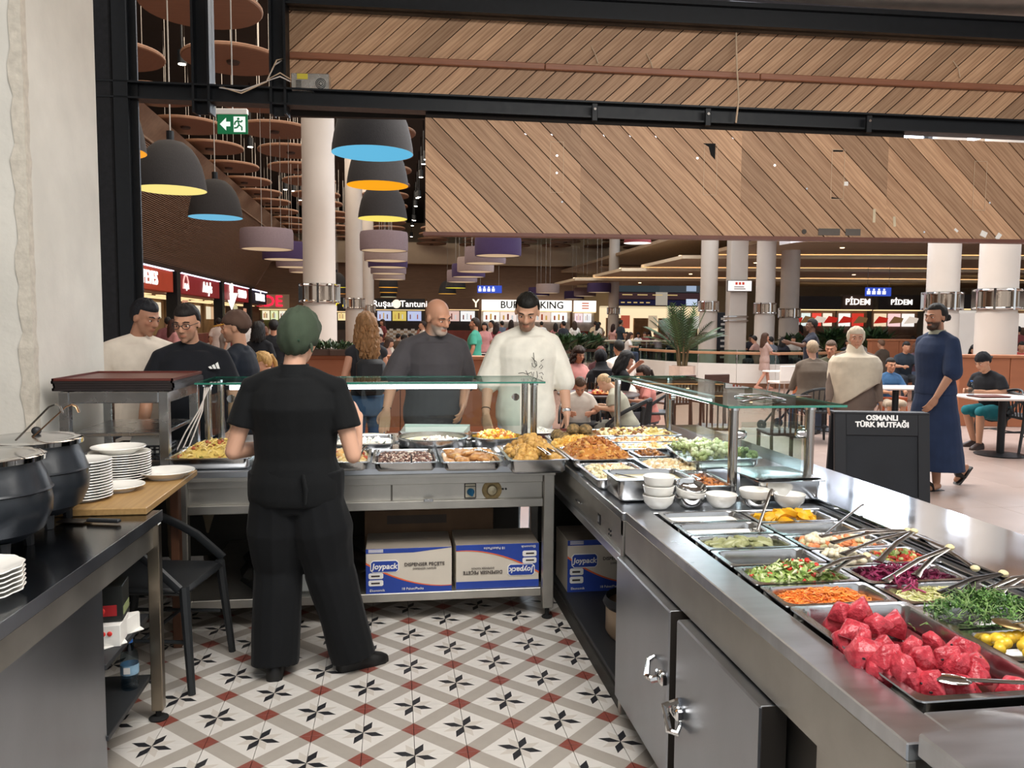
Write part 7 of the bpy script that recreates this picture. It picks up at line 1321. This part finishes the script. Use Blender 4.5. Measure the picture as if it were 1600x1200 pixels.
# ---------------------------------------------------------------- distant crowd: four figures built once, then copied with their parts
def base_person(label,hair,fem,pose,legs): return person('person',label,(0,0,0),0,1.72,.019,'b98a70',hair,('cloth','808080','short',.82,.03),legs,'1f1d1c',pose,1.05,fem,detail=0)[0]
CR = {}
CR['sm'] = base_person('crowd',('short','1e1815'),0,dict(),('trousers','2c3038')); CR['sf'] = base_person('crowd',('long','1e1512',.2),1,dict(),('trousers','3a4458')); CR['tm'] = base_person('crowd',('short','1e1815'),0,SEAT(),('trousers','2c3038')); CR['tf'] = base_person('crowd',('long','241813',.18),1,SEAT(),('trousers','3a4458'))
CROWD = [('sm',(-3.96,22.81,0),1.05,1.70,'dcd8d4','1a1614','man in white shirt before the red ice cream shop'),
('sf',(-4.59,17.84,0),-1.05,1.65,'b07a78','3a2018','woman in dusty pink top in the queue behind glasses man'),
('sm',(-5.55,21.02,0),0.35,1.72,'7a4a4c','1a1614','man in maroon shirt in the queue before the left shops'),
('sf',(-4.15,20.81,0),1.75,1.64,'9a9088','5a3a26','brown haired woman in grey top beside the brown cap man'),
('sm',(-5.16,25.00,0),0.00,1.72,'d0c0b8','1a1614','man in pale shirt far behind the brown cap man'),
('sf',(-4.43,26.92,0),0.52,1.62,'c04a50','241a16','woman in red top near the dark blue sign shop'),
('sm',(-3.32,24.73,0),0.17,1.72,'2a2c34','1a1614','man in charcoal shirt near the red lettered far shop'),
('tm',(-0.37,25.32,0),2.62,1.70,'3a3c48','1a1614','seated man in slate shirt under the wrap shop sign'),
('tf',(-0.08,22.24,0),2.09,1.66,'c8beb4','4a3020','seated woman in cream top left of the bald man'),
('tm',(0.13,24.23,0),-1.75,1.70,'46342e','1a1614','seated man in brown shirt left of the bald man'),
('tf',(0.31,21.17,0),2.97,1.66,'20242c','1a1614','seated woman in black top left of the bald man'),
('tm',(0.63,26.18,0),1.05,1.70,'8a8a90','1a1614','seated man in grey shirt just left of the bald man'),
('sm',(-0.99,41.62,0),0.17,1.72,'16181c','1a1614','staff figure in black before the checkered wrap shop counter'),
('sf',(1.11,33.18,0),-0.35,1.64,'9a6a5c','2a1c18','woman in rust top walking behind the bald man'),
('sf',(2.63,23.87,0),2.79,1.64,'c48c8c','1a1412','woman in pink top just right of the green polo man'),
('sm',(3.31,27.81,0),1.75,1.72,'d8c8c0','1a1614','man in beige shirt right of the green polo man'),
('sf',(3.11,24.81,0),-0.70,1.64,'9a5058','2a1c18','woman in raspberry top left of the white shirt man'),
('sm',(4.45,33.71,0),0.35,1.72,'5a6070','1a1614','man in blue grey shirt beside the white shirt man'),
('tm',(4.22,21.62,0),2.44,1.70,'2c2c34','1a1614','seated man in dark shirt right of the white shirt man'),
('tf',(5.19,25.52,0),-2.09,1.66,'c8b8b0','2a1c18','seated woman in pale top right of the white shirt man'),
('sm',(6.18,29.42,0),0.52,1.72,'25272e','1a1614','man in dark shirt standing before the leafy planters'),
('sf',(6.68,33.39,0),-0.17,1.64,'a06a6a','1a1614','woman in mauve top standing before the burger shop'),
('sm',(6.81,37.41,0),0.00,1.72,'e0dcd8','1a1614','man in white top queueing at the burger shop'),
('sm',(9.80,39.00,0),-0.17,1.75,'c8b090','2a1c18','man in khaki shirt left of the slim column'),
('sm',(10.25,39.99,0),0.35,1.72,'b8a488','1a1614','second man in khaki shirt left of the slim column'),
('sf',(9.61,34.98,0),-0.87,1.62,'c89890','2a1812','woman in pink top with long hair by the slim column'),
('sm',(9.67,33.96,0),-1.22,1.80,'28333c','1a1614','man in dark teal shirt walking right of the slim column'),
('tf',(11.27,36.76,0),3.14,1.66,'e4e0e0','1a1412','seated woman in white top across the atrium'),
('tm',(11.93,37.68,0),2.79,1.70,'7a3a34','1a1614','seated man in brick red shirt across the atrium'),
('tm',(10.63,35.84,0),1.57,1.70,'2c2c34','1a1614','seated man in black shirt across the atrium'),
('tm',(12.54,38.35,0),-1.40,1.70,'4a3a36','1a1614','seated man in brown shirt across the atrium'),
('tf',(11.64,34.69,0),0.52,1.66,'c8a0b0','5a3a30','seated woman in lilac top behind the palm'),
('sf',(13.43,38.47,0),0.17,1.62,'a88890','1a1412','woman in mauve dress standing behind the palm'),
('tm',(13.12,28.51,0),2.62,1.70,'3a3a44','1a1614','seated man in dark top by the square pillar'),
('tm',(11.60,23.58,0),0.35,1.70,'6a6e78','1a1614','seated man in grey shirt beyond the walking girl'),
('tf',(12.31,24.49,0),-0.70,1.66,'24242c','141010','seated woman in black top beyond the walking girl'),
('tm',(13.12,25.38,0),2.97,1.70,'a8a098','1a1614','seated man in light grey shirt beyond the stroller'),
('sf',(16.86,31.96,0),0.70,1.64,'8a3c3c','1a1614','woman in red top near the coffee stall'),
('tf',(13.31,22.32,0),2.62,1.66,'3c3c42','241a16','seated woman in charcoal top left of the headscarf woman'),
('tm',(11.20,16.56,0),2.97,1.72,'26303c','1a1614','seated man in navy top behind the boy in blue'),
('tf',(12.33,17.91,0),-2.62,1.66,'57404a','5a3a2a','seated woman in plum top behind the boy in blue'),
('tm',(12.62,19.39,0),0.35,1.70,'4a4038','6a5040','seated man in brown top before the far partition'),
('tf',(12.19,15.66,0),2.79,1.66,'2a2224','14100e','seated woman with dark hair below the white cabinet'),
('tm',(14.55,17.09,0),2.62,1.72,'b04a48','1a1614','seated man in red shirt at the far right edge'),
('tf',(16.57,19.82,0),-1.05,1.66,'d0c4bc','2a1c18','seated woman in cream top at the far right edge'),
('sm',(16.54,21.85,0),0.17,1.74,'2c2c34','1a1614','man in dark shirt between the right columns'),
('sf',(-0.50,33.61,0),2.15,1.75,'7a3f40','3a2820','distant standing woman in dark red top left of the bald man'),
('tf',(0.48,25.07,0),-2.82,1.64,'20232a','1a1614','distant seated woman in black top left of the bald man'),
('tf',(-0.27,20.49,0),-1.58,1.65,'9c7a70','3a2820','distant seated woman in dusty pink top left of the bald man'),
('tf',(1.07,35.06,0),-2.14,1.64,'7a3f40','1a1614','distant seated woman in dark red top left of the bald man'),
('tf',(-1.41,42.48,0),-3.11,1.75,'9c7a70','1a1614','distant seated woman in dusty pink top left of the bald man'),
('tf',(-0.81,39.68,0),0.25,1.71,'c8bdb2','3a2820','distant seated woman in cream top left of the bald man'),
('sf',(-1.21,43.36,0),-0.73,1.67,'c8bdb2','1a1614','distant standing woman in cream top left of the bald man'),
('tf',(-0.59,26.36,0),1.99,1.62,'c8bdb2','3a2820','distant seated woman in cream top left of the bald man'),
('tm',(-0.69,36.48,0),-0.12,1.65,'dcd6d0','2a1c18','distant seated man in white top left of the bald man'),
('sf',(-0.71,23.99,0),2.76,1.67,'9c7a70','3a2820','distant standing woman in dusty pink top left of the bald man'),
('tm',(0.02,27.50,0),-0.78,1.68,'54463c','1a1614','distant seated man in brown top left of the bald man'),
('sm',(0.76,22.45,0),1.61,1.67,'c8bdb2','2a1c18','distant standing man in cream top left of the bald man'),
('sm',(-0.67,28.58,0),0.56,1.74,'dcd6d0','2a1c18','distant standing man in white top left of the bald man'),
('tf',(0.66,20.12,0),-1.00,1.67,'20232a','3a2820','distant seated woman in black top left of the bald man'),
('tm',(-7.29,30.01,0),-2.56,1.66,'c8bdb2','3a2820','distant seated man in cream top before the left shops'),
('tm',(-5.75,30.12,0),-1.20,1.64,'c8bdb2','2a1c18','distant seated man in cream top before the left shops'),
('tm',(-3.60,26.39,0),-0.59,1.72,'20232a','1a1614','distant seated man in black top before the left shops'),
('tm',(-5.56,25.71,0),-2.79,1.62,'dcd6d0','3a2820','distant seated man in white top before the left shops'),
('tm',(-3.02,18.98,0),1.46,1.71,'9c7a70','1a1614','distant seated man in dusty pink top before the left shops'),
('tm',(-6.17,23.85,0),-2.77,1.66,'54463c','2a1c18','distant seated man in brown top before the left shops'),
('sm',(-5.44,34.71,0),-0.29,1.72,'9c7a70','2a1c18','distant standing man in dusty pink top before the left shops'),
('tf',(-6.32,25.99,0),2.52,1.67,'dcd6d0','1a1614','distant seated woman in white top before the left shops'),
('sf',(-4.70,32.63,0),-2.01,1.66,'c8bdb2','2a1c18','distant standing woman in cream top before the left shops'),
('tm',(-5.17,31.01,0),1.22,1.62,'dcd6d0','3a2820','distant seated man in white top before the left shops'),
('tm',(-5.86,29.17,0),2.11,1.73,'7a3f40','2a1c18','distant seated man in dark red top before the left shops'),
('tm',(-5.15,27.48,0),-3.07,1.73,'7a3f40','3a2820','distant seated man in dark red top before the left shops'),
('sf',(7.60,33.88,0),0.00,1.73,'dcd6d0','3a2820','distant standing woman in white top before the burger shop and video wall'),
('tm',(11.72,40.54,0),2.06,1.75,'dcd6d0','2a1c18','distant seated man in white top before the burger shop and video wall'),
('sf',(9.08,35.59,0),-1.04,1.69,'c8bdb2','1a1614','distant standing woman in cream top before the burger shop and video wall'),
('tf',(14.04,43.43,0),-0.14,1.63,'c8bdb2','3a2820','distant seated woman in cream top before the burger shop and video wall'),
('tf',(12.70,44.67,0),0.10,1.66,'54463c','2a1c18','distant seated woman in brown top before the burger shop and video wall'),
('sf',(11.56,32.86,0),0.54,1.71,'7a3f40','3a2820','distant standing woman in dark red top before the burger shop and video wall'),
('sf',(8.47,40.70,0),3.06,1.64,'8a8680','1a1614','distant standing woman in grey top before the burger shop and video wall'),
('tm',(8.09,34.90,0),-1.93,1.68,'c8bdb2','1a1614','distant seated man in cream top before the burger shop and video wall'),
('tf',(8.83,30.20,0),-1.86,1.75,'dcd6d0','3a2820','distant seated woman in white top before the burger shop and video wall'),
('tm',(9.07,36.68,0),-0.57,1.72,'20232a','1a1614','distant seated man in black top before the burger shop and video wall'),
('tm',(9.87,36.23,0),-1.29,1.67,'dcd6d0','3a2820','distant seated man in white top before the burger shop and video wall'),
('tm',(11.34,35.44,0),1.97,1.70,'7a3f40','3a2820','distant seated man in dark red top before the burger shop and video wall'),
('tf',(7.24,35.45,0),-0.14,1.76,'9c7a70','1a1614','distant seated woman in dusty pink top before the burger shop and video wall'),
('tm',(12.56,39.19,0),-0.74,1.70,'3a4050','2a1c18','distant seated man in slate blue top before the burger shop and video wall'),
('tm',(13.08,45.65,0),-0.78,1.76,'c8bdb2','2a1c18','distant seated man in cream top before the burger shop and video wall'),
('tm',(10.65,40.93,0),-0.73,1.70,'9c7a70','1a1614','distant seated man in dusty pink top before the burger shop and video wall'),
('sf',(4.55,31.62,0),-0.53,1.75,'7a3f40','2a1c18','distant standing woman in dark red top between the bald man and white shirt man'),
('tf',(3.69,26.03,0),-2.99,1.71,'7a3f40','3a2820','distant seated woman in dark red top between the bald man and white shirt man'),
('tf',(4.12,36.29,0),2.05,1.69,'9c7a70','1a1614','distant seated woman in dusty pink top between the bald man and white shirt man'),
('tf',(5.13,36.15,0),-1.60,1.74,'7a3f40','2a1c18','distant seated woman in dark red top between the bald man and white shirt man'),
('tm',(4.84,39.59,0),0.11,1.74,'7a3f40','3a2820','distant seated man in dark red top between the bald man and white shirt man'),
('tm',(3.83,28.56,0),0.21,1.71,'3a4050','2a1c18','distant seated man in slate blue top between the bald man and white shirt man'),
('tf',(4.02,34.69,0),1.96,1.63,'20232a','1a1614','distant seated woman in black top between the bald man and white shirt man'),
('sm',(17.07,32.89,0),2.44,1.65,'7a3f40','3a2820','distant standing man in dark red top beyond the stroller and walking girl'),
('tf',(17.91,33.19,0),2.85,1.69,'54463c','3a2820','distant seated woman in brown top beyond the stroller and walking girl'),
('tf',(17.24,33.85,0),-1.91,1.69,'54463c','2a1c18','distant seated woman in brown top beyond the stroller and walking girl'),
('tm',(18.29,31.79,0),-0.42,1.71,'3a4050','2a1c18','distant seated man in slate blue top beyond the stroller and walking girl'),
('tm',(13.77,29.11,0),0.31,1.76,'9c7a70','2a1c18','distant seated man in dusty pink top beyond the stroller and walking girl'),
('tf',(18.26,33.92,0),-2.71,1.66,'c8bdb2','1a1614','distant seated woman in cream top beyond the stroller and walking girl'),
('tm',(12.50,22.75,0),1.40,1.76,'3a4050','1a1614','distant seated man in slate blue top beyond the stroller and walking girl'),
('tm',(11.48,24.42,0),0.72,1.72,'9c7a70','1a1614','distant seated man in dusty pink top beyond the stroller and walking girl'),
('tm',(15.21,27.35,0),-1.99,1.68,'c8bdb2','1a1614','distant seated man in cream top beyond the stroller and walking girl'),
('tm',(12.84,23.62,0),-2.46,1.72,'c8bdb2','2a1c18','distant seated man in cream top beyond the stroller and walking girl'),
('tm',(14.29,21.59,0),-0.64,1.64,'7a3f40','3a2820','distant seated man in dark red top before the right flatbread shops'),
('tm',(17.24,27.01,0),-0.07,1.67,'54463c','3a2820','distant seated man in brown top before the right flatbread shops'),
('tf',(14.99,22.24,0),0.83,1.66,'20232a','3a2820','distant seated woman in black top before the right flatbread shops'),
('tm',(14.17,23.03,0),2.09,1.69,'8a8680','2a1c18','distant seated man in grey top before the right flatbread shops'),
('tf',(17.37,25.20,0),-0.70,1.72,'c8bdb2','1a1614','distant seated woman in cream top before the right flatbread shops'),
('tm',(15.40,23.26,0),2.28,1.70,'dcd6d0','3a2820','distant seated man in white top before the right flatbread shops'),
('tf',(18.05,26.14,0),-1.11,1.62,'8a8680','3a2820','distant seated woman in grey top before the right flatbread shops'),
('tm',(25.08,29.93,0),-0.44,1.72,'54463c','1a1614','distant seated man in brown top behind the right columns'),
('sf',(16.56,20.80,0),1.27,1.67,'3a4050','2a1c18','distant standing woman in slate blue top behind the right columns'),
('tm',(20.20,25.96,0),-0.95,1.67,'8a8680','2a1c18','distant seated man in grey top behind the right columns'),
('sf',(20.76,26.83,0),2.90,1.69,'dcd6d0','2a1c18','distant standing woman in white top behind the right columns'),
('sf',(14.45,19.01,0),-2.91,1.65,'8a8680','1a1614','distant standing woman in grey top behind the right columns'),
('tf',(20.28,24.07,0),1.64,1.68,'20232a','1a1614','distant seated woman in black top behind the right columns'),
('sm',(18.68,22.07,0),-0.24,1.64,'7a3f40','1a1614','distant standing man in dark red top behind the right columns'),
('tm',(18.04,23.05,0),2.39,1.70,'c8bdb2','1a1614','distant seated man in cream top behind the right columns')]
used = set(); LABS = [c[6] for c in CROWD]
for kind,loc,rz,h,col,hair,lab in CROWD:
    m = {'shirt':cloth(col)}
    if hair: m['hair'] = hairmat(hair); m['hair_lock'] = hairmat(hair)
    if kind not in used: used.add(kind); o = CR[kind]; o.location = loc; o.rotation_euler.z = rz; o['label'] = lab; o.scale = (h/1.72,)*3
    else: o = dup(CR[kind],loc,rz,lab,'crowd: '+lab if LABS.count(lab) > 1 else None,mats=m,scale=h/1.72); continue
    for c in o.children:
        k = c.name.split('.')[0]
        if k in m: c.data.materials.clear(); c.data.materials.append(m[k])
for k in range(14):
    x,y = [((3.965,19.634,1.008)),((4.19,21.622,0.893)),((0.044,19.193,0.788)),((0.378,21.165,0.701)),((-0.308,23.286,0.608)),((11.104,35.776,0.506)),((11.999,36.656,0.48)),((11.246,37.776,0.442)),((12.553,35.565,0.516)),((12.489,24.459,0.811)),((13.532,18.245,0.837)),((15.937,18.906,0.81)),((2.811,21.823,0.744)),((2.69,23.861,0.66))][k][:2]
    ped_table(['table in the crowd left of the leafy planters','second table in the crowd left of the leafy planters','table among diners left of the bald man','second table among diners left of the bald man','third table among diners left of the bald man','table across the atrium below the video wall','second table across the atrium below the video wall','table across the atrium near the slim column','table across the atrium beside the palm','table beyond the walking girl','table behind the navy robe man','table at the far right edge','table behind the white shirt man','second table behind the white shirt man'][k],(x,y),.4,.35)
